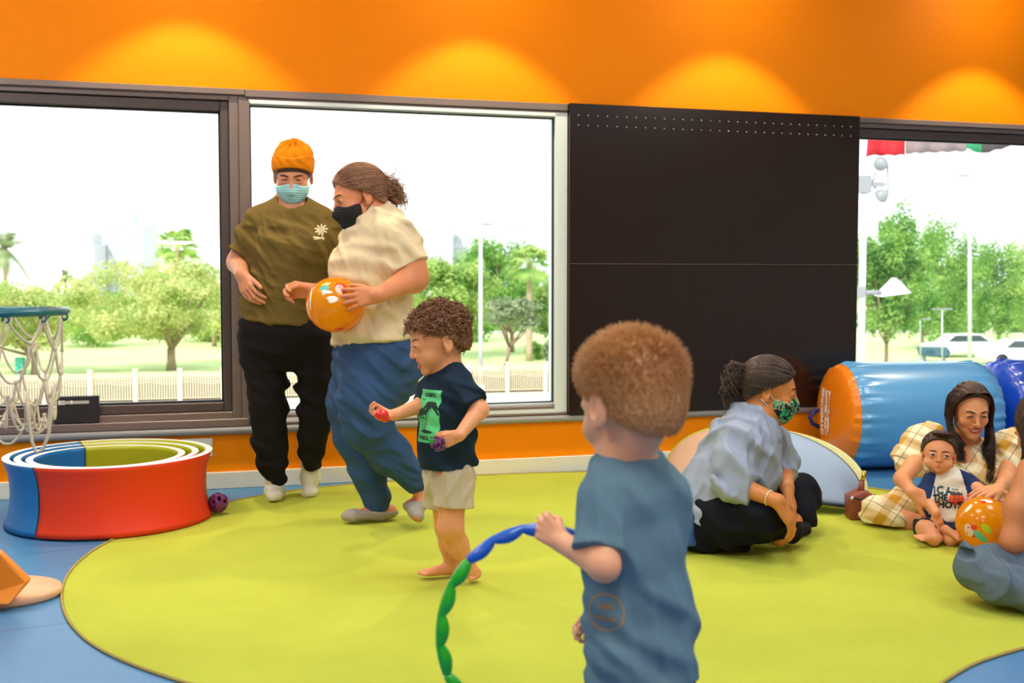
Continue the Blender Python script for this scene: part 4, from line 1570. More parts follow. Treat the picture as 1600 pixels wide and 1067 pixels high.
def surface_nets(D, lo, h):
    S = D < 0
    nx, ny, nz = D.shape
    c = np.zeros((nx - 1, ny - 1, nz - 1), np.int8)
    for dx in (0, 1):
        for dy in (0, 1):
            for dz in (0, 1):
                c += S[dx:nx - 1 + dx, dy:ny - 1 + dy, dz:nz - 1 + dz]
    act = (c > 0) & (c < 8)
    I, J, K = np.nonzero(act)
    n = len(I)
    idx = np.full(act.shape, -1, np.int64); idx[I, J, K] = np.arange(n)
    acc = np.zeros((n, 3)); cnt = np.zeros(n)
    corners = [(a, b, d) for a in (0, 1) for b in (0, 1) for d in (0, 1)]
    for a in corners:
        for ax in range(3):
            if a[ax] == 1: continue
            b = list(a); b[ax] = 1
            da = D[I + a[0], J + a[1], K + a[2]]; db = D[I + b[0], J + b[1], K + b[2]]
            m = (da < 0) != (db < 0)
            t = np.where(m, da / np.where(m, da - db, 1), 0)
            p = np.tile(np.array(a, float), (n, 1)); p[:, ax] += t
            acc[m] += p[m]; cnt[m] += 1
    V = lo + h * (np.stack([I, J, K], 1) + acc / cnt[:, None])
    Fs = []
    for ax in range(3):
        o1, o2 = [(1, 2), (2, 0), (0, 1)][ax]
        sl0 = [slice(None)] * 3; sl1 = [slice(None)] * 3
        sl0[ax] = slice(0, -1); sl1[ax] = slice(1, None)
        e = S[tuple(sl0)] != S[tuple(sl1)]
        A = list(np.nonzero(e))
        ok = (A[o1] > 0) & (A[o2] > 0) & (A[o1] < D.shape[o1] - 1) & (A[o2] < D.shape[o2] - 1)
        A = [a[ok] for a in A]
        q = []
        for d1, d2 in ((-1, -1), (0, -1), (0, 0), (-1, 0)):
            B = [a.copy() for a in A]; B[o1] += d1; B[o2] += d2
            q.append(idx[B[0], B[1], B[2]])
        q = np.stack(q, 1)
        inside = S[A[0], A[1], A[2]]
        q[~inside] = q[~inside][:, ::-1]
        Fs.append(q)
    F = np.concatenate(Fs)
    F = F[np.all(F >= 0, axis=1)]
    return V, F


def strands(name, paths, rad, sides=3, taper=.35):
    """paths (N, M, 3): thin tubes as one mesh"""
    Pn = np.asarray(paths, float); N, M, _ = Pn.shape
    T = np.gradient(Pn, axis=1); T /= np.linalg.norm(T, axis=2)[..., None] + 1e-12
    ref = np.tile(np.array([.31, .22, .92]), (N, M, 1))
    A = np.cross(T, ref); A /= np.linalg.norm(A, axis=2)[..., None] + 1e-9
    B = np.cross(T, A)
    r = rad * (1 - (1 - taper) * (np.linspace(0, 1, M) ** 2))[None, :, None]
    rings = []
    for k in range(sides):
        a = 2 * math.pi * k / sides
        rings.append(Pn + (A * math.cos(a) + B * math.sin(a)) * r)
    V = np.stack(rings, 2).reshape(-1, 3)
    base = (np.arange(N)[:, None] * M + np.arange(M - 1)[None]) * sides
    Fs = []
    for k in range(sides):
        k2 = (k + 1) % sides
        Fs.append(np.stack([base + k, base + k2, base + sides + k2, base + sides + k], -1).reshape(-1, 4))
    return np_mesh(name, V, np.concatenate(Fs), True)


# ------------------------------------------------------------------ heads
class Head:
    def __init__(self, c, fwd, up, s=1.0, kind='adult'):
        fwd = _n(fwd); up = _v(up); up = _n(up - fwd * (up @ fwd)); rt = np.cross(fwd, up)
        self.c = _v(c); self.M = np.stack([rt, fwd, up], 1); self.s = s; self.kind = kind

    def w(self, p): return self.c + self.M @ (_v(p) * self.s)

    def d(self, p): return self.M @ _v(p)

    def loc(self, X): return ((np.asarray(X) - self.c) @ self.M) / self.s

    def T(self): return (self.c, self.M, self.s)

    def build(self, b, smile=0.0, open_mouth=0.0, closed=False, neck=True, cheek=0.0):
        """adds skull, face, ears to Body b. Local: x right, y forward, z up; unit head about 23 cm high"""
        old = b.T; b.T = self.T()
        K = self.kind
        baby = K == 'baby'; kid = K == 'kid'
        if baby:
            b.ell((0, -.016, .030), (.082, .098, .088), .01)
            b.ell((0, .030, .010), (.068, .062, .072), .02)
            b.ell((0, .034, -.050), (.054, .046, .042), .03)
            for sx in (-1, 1): b.ell((sx * .036, .050, -.046), (.033, .030, .030), .015)
            b.ell((0, .066, -.080), (.018, .014, .013), .018)
        elif kid:
            b.ell((0, -.016, .030), (.077, .096, .086), .01)
            b.ell((0, .032, .004), (.065, .062, .074), .02)
            b.ell((0, .034, -.056), (.050, .050, .042), .03)
            for sx in (-1, 1): b.ell((sx * .035, .052, -.042), (.029, .028, .027), .015)
            b.ell((0, .072, -.088), (.017, .015, .014), .02)
        else:
            b.ell((0, -.016, .030), (.075, .094, .086), .01)
            b.ell((0, .034, .002), (.063, .062, .076), .02)
            b.cap((-.044, .008, -.060), (0, .062, -.096), .022, .020, .03)
            b.cap((.044, .008, -.060), (0, .062, -.096), .022, .020, .03)
            b.ell((0, .036, -.062), (.048, .050, .040), .03)
            for sx in (-1, 1): b.ell((sx * .036, .058, -.028), (.026 + cheek, .025 + cheek, .022), .018)
            b.ell((0, .074, -.099), (.018, .016, .014), .02)
            b.cap((-.040, .074, .024), (-.012, .086, .020), .007, .008, .014)
            b.cap((.040, .074, .024), (.012, .086, .020), .007, .008, .014)
        ez = -.002 if baby else .003
        ey = .086
        ex = .034 if baby else .0315
        for sx in (-1, 1):
            b.ell((sx * ex, .104 if not baby else .103, ez), (.020, .018, .012), .010, 's')
            b.ell((sx * ex, .079, ez), (.0155, .0145, .0135), .004)
            if closed:
                b.cap((sx * ex - .012, .090, ez - .009), (sx * ex + .012, .090, ez - .009), .0035, .0035, .008)
        # nose
        nl = {'adult': .118, 'kid': .108, 'baby': .101}[K]
        nz = {'adult': -.030, 'kid': -.026, 'baby': -.026}[K]
        b.cap((0, .086, .014), (0, nl - .007, nz + .006), .0065, .0085, .010)
        b.ell((0, nl - .008, nz), (.0105 if not baby else .0095, .0105, .0095), .006)
        for sx in (-1, 1): b.ell((sx * .0115, nl - .018, nz - .003), (.0072, .0085, .0065), .005)
        for sx in (-1, 1): b.ell((sx * .006, nl - .012, nz - .011), (.0032, .004, .003), .002, 's')
        # mouth
        mz = {'adult': -.062, 'kid': -.056, 'baby': -.056}[K]
        my = {'adult': .090, 'kid': .085, 'baby': .081}[K]
        mw = (.023 if K == 'adult' else .019 if kid else .0155) + .006 * smile
        b.ell((0, my - .016, mz), (.026, .020, .020), .014)
        self.mouth = (mw, my, mz, smile, open_mouth)
        n = 9
        up_ = []; lo_ = []
        for i in range(n):
            t = -1 + 2 * i / (n - 1)
            x = t * mw; y = my + .004 - .016 * t * t; z = mz + .008 * smile * t * t
            up_.append((x, y, z + .0035 + .5 * open_mouth * (1 - t * t) + .0012 * math.cos(t * 5)))
            lo_.append((x, y - .0008, z - .0035 - open_mouth * (1 - t * t)))
        self.up = np.array(up_); self.lo = np.array(lo_)
        rr = [.0022 + .0026 * (1 - abs(-1 + 2 * i / (n - 1)) ** 2) for i in range(n)]
        if open_mouth > 0:
            b.ell((0, my + .004, mz - open_mouth * .3), (mw * .72, .012, open_mouth * .9 + .003), .003, 's')
        for i in range(n - 1):
            b.cap(up_[i], up_[i + 1], rr[i], rr[i + 1], .003)
            b.cap(lo_[i], lo_[i + 1], rr[i] * 1.12, rr[i + 1] * 1.12, .003)
        # ears
        es = {'adult': 1, 'kid': 1.0, 'baby': .98}[K]
        for sx in (-1, 1):
            A = np.array([[1, sx * .35, 0], [-sx * .35, 1, 0], [0, 0, 1]], float); A /= np.linalg.norm(A, axis=0)
            b.ell((sx * .079, -.012, -.010), (.0085 * es, .019 * es, .031 * es), .006, M=A)
            b.ell((sx * .088, -.006, -.006), (.006, .0105, .018), .003, 's', M=A)
            b.ell((sx * .079, -.004, -.036), (.007, .009, .009), .006)
        b.T = old
        self.ez, self.ey, self.ex = ez, ey, ex
        return self

    def lipmat(self, C, skin=0, lip=1):
        """face materials by distance to the lips"""
        L = self.loc(C)
        out = np.full(len(C), skin, np.int32)
        near = np.where((np.abs(L[:, 0]) < .04) & (L[:, 1] > .06) & (np.abs(L[:, 2] - self.mouth[2]) < .03))[0]
        if len(near):
            q = L[near]
            dm = np.full(len(near), 9.0)
            for arr, rad in ((self.up, .0060), (self.lo, .0068)):
                for i in range(len(arr) - 1):
                    a, b = arr[i], arr[i + 1]; ab = b - a
                    t = np.clip(((q - a) @ ab) / (ab @ ab), 0, 1)
                    tt = (i + t) / (len(arr) - 1) * 2 - 1
                    dm = np.minimum(dm, np.linalg.norm(q - a - ab * t[:, None], axis=1) - rad * (1 - .45 * tt ** 2))
            out[near[dm < 0]] = lip
        return out

    def dome(self, name, c, rx, rz, r, pts, m_, parent, n=12):
        pass

    def eyes(self, parent, gaze=(0, 0), openness=1.0, iris=(66, 40, 24), lash=True, brow=(40, 26, 18), browr=.0024, brow_lift=0.0, browlen=1.0, only=None, lash_r=.0011, happy=False):
        """eye whites, iris, lash line and brow as parts"""
        M_EYE = mat('eye_white', (232, 226, 220), .25)
        M_IRIS = mat('iris_%d_%d' % (iris[0], iris[1]), iris, .15)
        M_LASH = mat('lash_dark', (24, 16, 14), .7)
        M_BROW = mat('brow_%d_%d' % (brow[0], brow[1]), brow, .9)
        for sx in ((-1, 1) if only is None else only):
            cx, cz = sx * self.ex, self.ez
            cy = .079
            R_ = .0163
            if openness > 0.05:
                # almond on a ball of radius R_
                def almond(u, v):
                    w = .0125; h = .0062 * openness * (1 - u * u) ** .8
                    return u * w, v * h
                V = []; F = []; mi = []
                nu, nv = 28, 10
                for i in range(nu + 1):
                    for j in range(nv + 1):
                        x, z = almond(-1 + 2 * i / nu, -1 + 2 * j / nv)
                        z += .0004
                        y = math.sqrt(max(1e-8, R_ ** 2 - (x * .85) ** 2 - z * z))
                        V.append(self.w((cx + x, cy + y - .0016, cz + z)))
                for i in range(nu):
                    for j in range(nv):
                        a = i * (nv + 1) + j
                        F.append((a, a + nv + 1, a + nv + 2, a + 1))
                        x, z = almond(-1 + 2 * (i + .5) / nu, -1 + 2 * (j + .5) / nv)
                        mi.append(1 if math.hypot(x - gaze[0] * .006, z - gaze[1] * .006) < .0058 else 0)
                me = np_mesh('eye', V, F, True, mi)
                me.materials.append(M_EYE); me.materials.append(M_IRIS)
                obj('eye', me, M_EYE, parent)
            if lash:
                pts = []
                for i in range(11):
                    u = -1 + 2 * i / 10
                    x = u * .0135; z = (.0064 * openness * (1 - u * u) if not happy else .003 * (1 - u * u)) + .0004 - (.001 if openness < .05 and not happy else 0)
                    if openness <= .05 and not happy: z = -.0035 * (1 - u * u) + .001
                    y = math.sqrt(max(1e-8, R_ ** 2 - (x * .85) ** 2 - z * z))
                    pts.append(self.w((cx + x, cy + y - .0008, cz + z)))
                mb = MB(); mb.tube(pts, [lash_r * self.s * (.5 + math.sin(math.pi * min(1, i / 10 * .9 + .1)) * .9) for i in range(11)], 6); mb.build('eyelashes', M_LASH, parent)
            pts = []
            for i in range(9):
                t = i / 8
                x = sx * (.012 + .036 * t * browlen)
                z = self.ez + .0205 + brow_lift + .006 * math.sin(t * 2.4) - .003 * t
                # sit on the forehead surface
                y = .0925 - .0058 * (t * 1.55) ** 2.6
                pts.append((x, y, z))
            q = [self.proj(p) for p in pts]
            mb = MB(); mb.tube(q, [browr * self.s * (.55 + .75 * math.sin(math.pi * (.15 + .8 * i / 8))) for i in range(9)], 6); mb.build('eyebrow', M_BROW, parent)

    bvh = None

    def setbvh(self, me):
        self.bvh = BVHTree.FromPolygons([v.co for v in me.vertices], [tuple(p.vertices) for p in me.polygons])

    def proj(self, p, off=.0006):
        """local point pushed onto the skin from the front"""
        if self.bvh is None: return self.w(p)
        o = self.w((p[0], p[1] + .05, p[2])); d = -self.d((0, 1, 0))
        h = self.bvh.ray_cast(Vector(o), Vector(d), .09)
        if h[0] is None: return self.w(p)
        return np.array(h[0]) - d * off


# ------------------------------------------------------------------ hands and feet
def hand(b, wrist, d, nrm, s=1.0, side=1, curl=(.35, .45, .3), spread=.06, thumb=(.75, .2), thumb_curl=.3, fingers=None, k=None, tips=None):
    """wrist: joint; d: direction towards the fingers; nrm: back of the hand; side = +1: thumb towards cross(d, nrm)"""
    w = _v(wrist); d = _n(d); nrm = _v(nrm); nrm = _n(nrm - d * (nrm @ d)); x = np.cross(d, nrm) * side
    kk = .010 * s
    b.cap(w, w + d * .02 * s, .0225 * s, .021 * s, .02 * s)
    kn = [(.031, .083), (.0105, .088), (-.0105, .084), (-.030, .075)]
    for (kx, ky) in kn:
        b.cap(w + x * kx * .62 * s + d * .018 * s, w + x * kx * s + d * ky * s, .0135 * s, .0108 * s, .012 * s)
    b.ell(w + d * .05 * s - nrm * .004 * s, (.034 * s, .040 * s, .013 * s), .012 * s, M=np.stack([x, d, nrm], 1))
    L = [(.042, .026, .021), (.047, .030, .022), (.043, .028, .022), (.034, .021, .019)]
    for i, (kx, ky) in enumerate(kn):
        c = curl if fingers is None else fingers[i]
        p = w + x * kx * s + d * ky * s
        dd = _n(d + x * spread * (1.5 - i) * .8)
        ang = 0
        r0 = (.0092, .0094, .0090, .0080)[i] * s
        for j in range(3):
            ang += c[j]
            v = dd * math.cos(ang) - nrm * math.sin(ang)
            q = p + v * L[i][j] * s
            b.cap(p, q, r0 * (1 - .09 * j), r0 * (1 - .09 * (j + 1)), (.006 if j == 0 else .002) * s)
            p = q
        if tips is not None: tips.append((p, v, nrm))
    # thumb, from the side of the palm near its base
    p = w + x * .021 * s + d * .026 * s - nrm * .006 * s
    t = _n(x * thumb[0] + d * (1 - thumb[0] * .35) - nrm * thumb[1])
    ax_ = _n(np.cross(t, nrm) * 1.0)
    lens = (.044, .031, .026)
    ang = 0
    tw = -x * .8 - nrm * .35
    for j in range(3):
        v = _n(t + tw * (thumb_curl * j))
        q = p + v * lens[j] * s
        b.cap(p, q, (.0145, .0112, .0102)[j] * s, (.0112, .0102, .0085)[j] * s, (.012 if j == 0 else .003) * s)
        p = q
    if tips is not None: tips.append((p, v, nrm))
    return b


def foot(b, ankle, heel_dir_len, toe, nrm, s=1.0, toes=True, side=1, ra=.030):
    """ankle joint; toe: world point of the toe tips; nrm: upward"""
    a = _v(ankle); toe = _v(toe); n = _n(nrm)
    f = toe - a; f = f - n * (f @ n); L = np.linalg.norm(f); f = f / L
    x = np.cross(f, n) * side
    sole = a - n * ((a - toe) @ n)
    heel = sole - f * heel_dir_len + n * .024 * s
    b.cap(a, heel, ra * s, .026 * s, .02 * s)
    ball = sole + f * (L - .045 * s) + n * .016 * s
    b.cap(a + f * .01, ball + n * .004 * s, ra * .92 * s, .018 * s, .02 * s)
    b.cap(heel, ball + x * .018 * s, .024 * s, .017 * s, .02 * s)
    b.cap(heel, ball - x * .018 * s, .024 * s, .015 * s, .02 * s)
    if toes:
        for i, (o, l, r) in enumerate(((.026, .050, .0125), (.010, .046, .0092), (-.003, .041, .0088), (-.016, .035, .0084), (-.028, .026, .0080))):
            p = ball + x * o * s
            b.cap(p, p + f * (l * s - r * s) - n * .004 * s, r * 1.1 * s, r * s, .004 * s)
    else:
        b.cap(ball + x * .014 * s, ball + x * .008 * s + f * .024 * s, .016 * s, .014 * s, .02 * s)
        b.cap(ball - x * .014 * s, ball - x * .004 * s + f * .018 * s, .015 * s, .013 * s, .02 * s)
    return b


def bvh_of(me):
    return BVHTree.FromPolygons([v.co for v in me.vertices], [tuple(p.vertices) for p in me.polygons])


def decal(bvh, V, F, o, xd, yd, pd, name, m_, parent, off=.0012, sub=0, dist=.3, mi=None):
    """prints flat artwork (V, F in metres) onto a surface along pd"""
    bmx = bmesh.new()
    vs = [bmx.verts.new((v[0], v[1], 0)) for v in V]
    for i, f in enumerate(F):
        try:
            q = bmx.faces.new([vs[j] for j in f])
            if mi is not None: q.material_index = mi[i]
        except ValueError: pass
    if sub:
        bmesh.ops.triangulate(bmx, faces=bmx.faces)
        for _ in range(sub):
            es = [e for e in bmx.edges if e.calc_length() > .006]
            if not es: break
            bmesh.ops.subdivide_edges(bmx, edges=es, cuts=1)
            bmesh.ops.triangulate(bmx, faces=bmx.faces)
    o = _v(o); xd = _n(xd); yd = _n(yd); pd = _n(pd)
    bad = []
    for v in bmx.verts:
        s_ = o + xd * v.co.x + yd * v.co.y - pd * .15
        h = bvh.ray_cast(Vector(s_), Vector(pd), dist + .15)
        if h[0] is None: bad.append(v); continue
        v.co = h[0] - Vector(pd) * off
    if bad: bmesh.ops.delete(bmx, geom=bad, context='VERTS')
    me = bpy.data.meshes.new(name); bmx.to_mesh(me); bmx.free()
    for p in me.polygons: p.use_smooth = True
    return obj(name, me, m_, parent)


def skin(name, rgb):
    m = mat(name, rgb, .48, noise=.06, nscale=9, spec=.4)
    b = m.node_tree.nodes['Principled BSDF']
    b.inputs['Subsurface Weight'].default_value = .12
    b.inputs['Subsurface Radius'].default_value = (.02, .008, .004)
    b.inputs['Subsurface Scale'].default_value = .5
    return m


def hair_mat(name, a, b_, rough=.45):
    m = bpy.data.materials.new(name); m.use_nodes = True
    nt = m.node_tree; p = nt.nodes['Principled BSDF']; p.inputs['Roughness'].default_value = rough
    tc = nt.nodes.new('ShaderNodeTexCoord'); n = nt.nodes.new('ShaderNodeTexNoise'); n.inputs['Scale'].default_value = 160; n.inputs['Detail'].default_value = 3
    r = nt.nodes.new('ShaderNodeValToRGB'); r.color_ramp.elements[0].position = .28; r.color_ramp.elements[1].position = .80
    r.color_ramp.elements[0].color = (*lin(a), 1); r.color_ramp.elements[1].color = (*lin(b_), 1)
    nt.links.new(tc.outputs['Object'], n.inputs[0]); nt.links.new(n.outputs['Fac'], r.inputs[0]); nt.links.new(r.outputs[0], p.inputs['Base Color'])
    return m


def flow_hair(name, head, starts, guide, m_, parent, n, rad, seed=0, M=14, jit=.004, wave=0.0, taper=.4):
    """strands from start points (local) along guide(start, t) -> local point"""
    r = np.random.default_rng(seed)
    out = []
    for i in range(n):
        s0 = starts[r.integers(len(starts))] + r.normal(size=3) * .002
        j = r.normal(size=3) * jit
        ph = r.random() * 6.28; fr = r.uniform(.8, 1.3)
        pts = []
        for q in range(M):
            t = q / (M - 1)
            p = guide(s0, t, i, r) + j * t
            if wave: p = p + np.array([math.sin(ph + t * 9 * fr), math.cos(ph + t * 8 * fr), 0]) * wave * t
            pts.append(head.w(p))
        out.append(pts)
    return obj(name, strands(name, np.array(out), rad, 3, taper), m_, parent)


def combed(name, head, target, keep, m_, parent, n=2200, grow=.012, rad=.0012, seed=0, tmin=.35, axes=(.075, .094, .086), ctr=(0, -.016, .030), lift=.004, M=14):
    """strands lying on the skull, combed towards a target direction (local)"""
    r = np.random.default_rng(seed)
    axes = np.array(axes) + grow; ctr = np.array(ctr)
    tg = _n(np.array(target) - ctr)
    out = []
    while len(out) < n:
        d = r.normal(size=3); d /= np.linalg.norm(d)
        p = ctr + d * (1 / np.linalg.norm(d / axes))
        if not keep(p): continue
        om = math.acos(max(-1, min(1, float(d @ tg))))
        if om < .12: continue
        tend = r.uniform(tmin, 1)
        up = r.uniform(0, 1) * lift
        jt = r.normal(size=3) * .012
        pts = []
        for q in range(M):
            t = q / (M - 1) * tend
            v = (math.sin((1 - t) * om) * d + math.sin(t * om) * tg) / math.sin(om)
            v = v + jt * math.sin(t * 3.1)
            v = v / np.linalg.norm(v)
            pts.append(head.w(ctr + v * (1 / np.linalg.norm(v / axes) + up)))
        out.append(pts)
    return obj(name, strands(name, np.array(out), rad, 3, .5), m_, parent)
# ------------------------------------------------------------------ people
def K_(Y): return Y / FPX


def art(w, h, nx, ny, fn):
    """raster artwork: cells whose fn(x, y) is an index >= 0"""
    V = []; F = []; mi = []; vid = {}

    def vert(i, j):
        if (i, j) not in vid:
            vid[(i, j)] = len(V); V.append(((i / nx - .5) * w, (j / ny - .5) * h))
        return vid[(i, j)]
    for i in range(nx):
        for j in range(ny):
            m = fn(((i + .5) / nx - .5) * w, ((j + .5) / ny - .5) * h)
            if m is not None and m >= 0:
                F.append((vert(i, j), vert(i + 1, j), vert(i + 1, j + 1), vert(i, j + 1))); mi.append(m)
    return V, F, mi


def seg_d(x, y, a, b):
    ax, ay = a; bx_, by = b
    dx, dy = bx_ - ax, by - ay
    t = max(0, min(1, ((x - ax) * dx + (y - ay) * dy) / (dx * dx + dy * dy + 1e-12)))
    return math.hypot(x - ax - dx * t, y - ay - dy * t)


def face_mask(head, m_, parent, name='face_mask', strap=None, wide=1.0, tall=1.0, pleats=True, only=(-1, 1)):
    b = Body(head.T())
    b.ell((0, .043, -.050), (.068 * wide, .066, .056 * tall), .01)
    b.cap((0, .088, -.012), (0, .112, -.040), .012, .014, .03)
    b.ell((0, .066, -.088), (.034, .032, .032), .03)
    for sx in (-1, 1): b.ell((sx * .034, .062, -.040), (.031, .030, .028), .02)
    b.plane((0, .10, -.006), (.42, .12, 1)); b.plane((0, .10, -.006), (-.42, .12, 1))
    b.plane((0, .016, 0), (0, -1, -.12))
    if pleats:
        M = head

        def g(X, Y, Z):
            L = M.loc(np.stack([X, Y, Z], -1))
            return .0011 * np.sin((L[:, 2] + .3 * np.abs(L[:, 0])) * 560) * (L[:, 1] > .03)
        b.fx.append(g)
    o = obj(name, b.mesh(name, .0024 * head.s), m_, parent)
    if strap:
        mb = MB()
        for sx in only:
            mb.tube([head.w(p) for p in ((sx * .060, .034, -.032), (sx * .071, .012, -.022), (sx * .079, -.004, .010), (sx * .087, -.018, .016), (sx * .088, -.030, .0))], .0016 * head.s, 6)
            mb.tube([head.w(p) for p in ((sx * .052, .032, -.082), (sx * .064, .012, -.062), (sx * .078, -.012, -.046), (sx * .085, -.026, -.036))], .0016 * head.s, 6)
        mb.build('ear_loop', strap, o)
    return o


def hairshell(head, grow, planes, m_, parent, name='hair', h=.003, ridge=.0022, ridge_dir=None, extra=None, kind=None):
    """hair lying on the skull: the skull grown by 'grow' and cut by planes [(p, n)]"""
    b = Body(head.T())
    base = {'adult': (.075, .094, .086), 'kid': (.077, .096, .086), 'baby': (.082, .098, .088)}[head.kind]
    b.ell((0, -.016, .030), tuple(v + grow for v in base), .01)
    b.ell((0, .010, .040), (.066 + grow, .080 + grow, .070 + grow), .02)
    b.ell((0, -.055, -.020), (.052 + grow, .045 + grow, .055), .03)
    for p, n in planes: b.plane(p, n, 0)
    if extra: extra(b)
    rd = _v(ridge_dir if ridge_dir is not None else (1, .1, 0))

    def g(X, Y, Z):
        L = head.loc(np.stack([X, Y, Z], -1))
        q = L @ _n(rd)
        ang = np.arctan2(L[:, 0], L[:, 2] + .12)
        return ridge * np.sin(ang * 60 + 3 * np.sin(L[:, 1] * 40)) * .6 + ridge * .5 * np.sin(q * 900 + 5 * np.sin(L[:, 1] * 60))
    b.fx.append(g)
    return obj(name, b.mesh(name, h * head.s), m_, parent)


# =================================================== person A: standing, amber beanie, olive tee
M_OLIVE = mat('olive_jersey', (114, 94, 48), .9, noise=.12, nscale=40, bump=.15, bscale=400, spec=.15)
M_BLACKJ = mat('black_sweat_cloth', (30, 26, 28), .9, noise=.12, nscale=40, spec=.15)
M_AMBER = mat('amber_knit', (222, 128, 8), .9, noise=.08, nscale=60, bump=.3, bscale=600, spec=.15)
M_SOCKW = mat('white_sock', (226, 220, 200), .9, bump=.2, bscale=300)
M_SKINA = skin('skin_light_warm', (222, 148, 110))
M_MASKBLUE = mat('surgical_mask_blue', (164, 220, 226), .75)
M_CREAMP = mat('cream_print', (236, 222, 180), .8)
M_HAIRDK = hair_mat('hair_dark_brown', (38, 26, 22), (84, 60, 46))


def person_A():
    Y = 5.27; k = K_(Y)
    root = empty('person', G(446, 792), 0, 'person in amber beanie, light blue mask, olive tee and black joggers standing by window', 'person', 'people')
    H = Head(P(458, 273, Y - .02), (.10, -1, -.42), (.05, -.4, 1), 1.04)
    b = Body()
    H.build(b, smile=.6, closed=True, cheek=.002)
    nk = P(452, 322, Y + .02)
    b.cap(H.w((0, -.025, -.06)), nk, .056, .060, .03)
    b.sec([(nk, (1, 0, 0), .09, .07), (P(452, 350, Y), (1, 0, 0), .17, .10), (P(450, 430, Y), (1, 0, 0), .155, .125), (P(445, 520, Y), (1, 0, 0), .17, .13)], .03)
    for hx, kx, ax in ((414, 423, 429), (482, 488, 486)):
        yk = Y + .02
        b.chain([P(hx, 530, Y), P(kx + (5 if hx > 450 else 0), 630, yk + .02), P(ax, 735 if hx < 450 else 716, Y + (.09 if hx < 450 else .13))], [.085, .062, .036], .02)
    foot(b, P(429, 768, 5.36), .045, G(428, 790) + np.array([0, .02, .02]), (0, 0, 1), .92, toes=False, ra=.036)
    foot(b, P(485, 748, 5.44), .045, G(481, 782) + np.array([0, .02, .02]), (0, .15, 1), .92, toes=False, ra=.036)
    # her right arm (image left)
    el = P(372, 410, Y + .03); wr = P(378, 428, Y - .16)
    b.chain([P(400, 348, Y), el, wr], [.058, .050, .030], .02)
    hand(b, wr + np.array([0, 0, .0]), (.35, -.45, -.80), (-.6, -.75, .1), 1.0, -1, (.45, .5, .3), .05, (.5, .1), .15)
    el2 = P(521, 415, Y + .05); b.chain([P(508, 350, Y), el2, P(520, 455, Y + .02)], [.056, .046, .032], .02)
    hand(b, P(520, 455, Y + .02), (-.1, -.2, -1), (.9, -.3, 0), .95, 1, (.3, .4, .3))
    me = b.mesh('body', .0075, [(H.c, (.14, .15, .15), .0025), (wr + np.array([.04, -.06, -.08]), (.11, .13, .13), .003)], fmat=lambda C: H.lipmat(C))
    H.setbvh(me)
    o = obj('body', me, [M_SKINA, M_SKINA], root)
    H.eyes(root, openness=0.0, brow=(48, 32, 26), brow_lift=-.003, browr=.0026, happy=True, lash_r=.0016)
    face_mask(H, M_MASKBLUE, root, wide=1.06, tall=1.05, strap=M_SOCKW)
    # beanie
    c = Body(H.T())
    c.ell((0, -.014, .040), (.088, .112, .096), .01)
    c.ell((-.004, -.036, .084), (.080, .092, .060), .03)
    c.ell((-.004, -.010, .141), (.020, .022, .014), .03)
    c.plane((0, 0, .002), (0, .62, -1))
    c.plane((0, 0, -.040), (0, 0, -1))

    def kn(X, Y_, Z):
        L = H.loc(np.stack([X, Y_, Z], -1))
        fold = L[:, 2] - .62 * L[:, 1] - .066 + .018 * np.cos(L[:, 0] * 30)
        up = np.clip((L[:, 2] - .09) / .05, 0, 1)
        return np.where(fold < 0, -.0055, 0) + .004 * up * np.sin(np.arctan2(L[:, 0], L[:, 1]) * 7 + L[:, 2] * 50) + .0012 * np.sin(L[:, 0] * 140 + 4 * np.sin(L[:, 2] * 40))
    c.fx.append(kn)
    obj('beanie', c.mesh('beanie', .0028), M_AMBER, root)
    hairshell(H, .0055, [((0, .0, -.016), (0, .66, -1)), ((0, 0, -.045), (0, .0, -1))], M_HAIRDK, root, ridge=.0004)
    # olive tee
    t = Body()
    X = (1, 0, 0)
    t.sec([(P(456, 323, Y), X, .070, .070), (P(456, 335, Y), X, .130, .095), (P(456, 352, Y), X, .195, .125), (P(456, 395, Y), X, .190, .158), (P(452, 440, Y), X, .186, .165), (P(443, 478, Y), X, .190, .172), (P(441, 502, Y), X, .186, .168)], .03, cut1=True)
    t.cap(P(404, 350, Y), P(381, 398, Y - .0), .078, .066, .05, cut=True)
    t.cap(P(503, 352, Y), P(517, 400, Y + .02), .075, .064, .05, cut=True)
    t.ell(P(432, 385, Y - .09), (.075, .07, .075), .06); t.ell(P(484, 385, Y - .09), (.075, .07, .075), .06)
    zn = lambda X_, Y_, Z_: np.clip((P(456, 328, Y)[2] - Z_) / .09, 0, 1)
    t.folds(.020, .10, 3, (.45, 0, 1), .6, zn)
    t.folds(.010, .05, 13, (1, 0, .9), .6, zn)
    nc = P(458, 320, Y - .03)
    t.cap(nc + np.array([0, -.03, .05]), nc + np.array([0, -.01, -.004]), .072, .062, .004, 's')
    me = t.mesh('tee_shirt', .006)
    ts = obj('tee_shirt', me, M_OLIVE, root)
    mb = MB(); bv = bvh_of(me)
    pts = []
    for i in range(40):
        a = 2 * math.pi * i / 40
        pts.append(nc + np.array([.066 * math.cos(a), .060 * math.sin(a), -.012 - .018 * (-math.sin(a)) + .016 * abs(math.cos(a))]))
    mb.tube(pts, .0075, 8, closed=True); mb.build('collar', mat('olive_rib', (84, 66, 30), .9), ts)

    def palm(x, y):
        # small printed flower-like palm with a bent stem
        for i in range(9):
            a = R(90 + i * 40)
            if seg_d(x, y, (0.002, .018), (.002 + .024 * math.cos(a), .018 + .022 * math.sin(a))) < .0042: return 0
        if seg_d(x, y, (.004, 0), (.012, -.028)) < .0025 or seg_d(x, y, (-.024, -.018), (.014, -.022)) < .0035 or seg_d(x, y, (-.022, -.028), (.012, -.02)) < .0025: return 0
        return -1
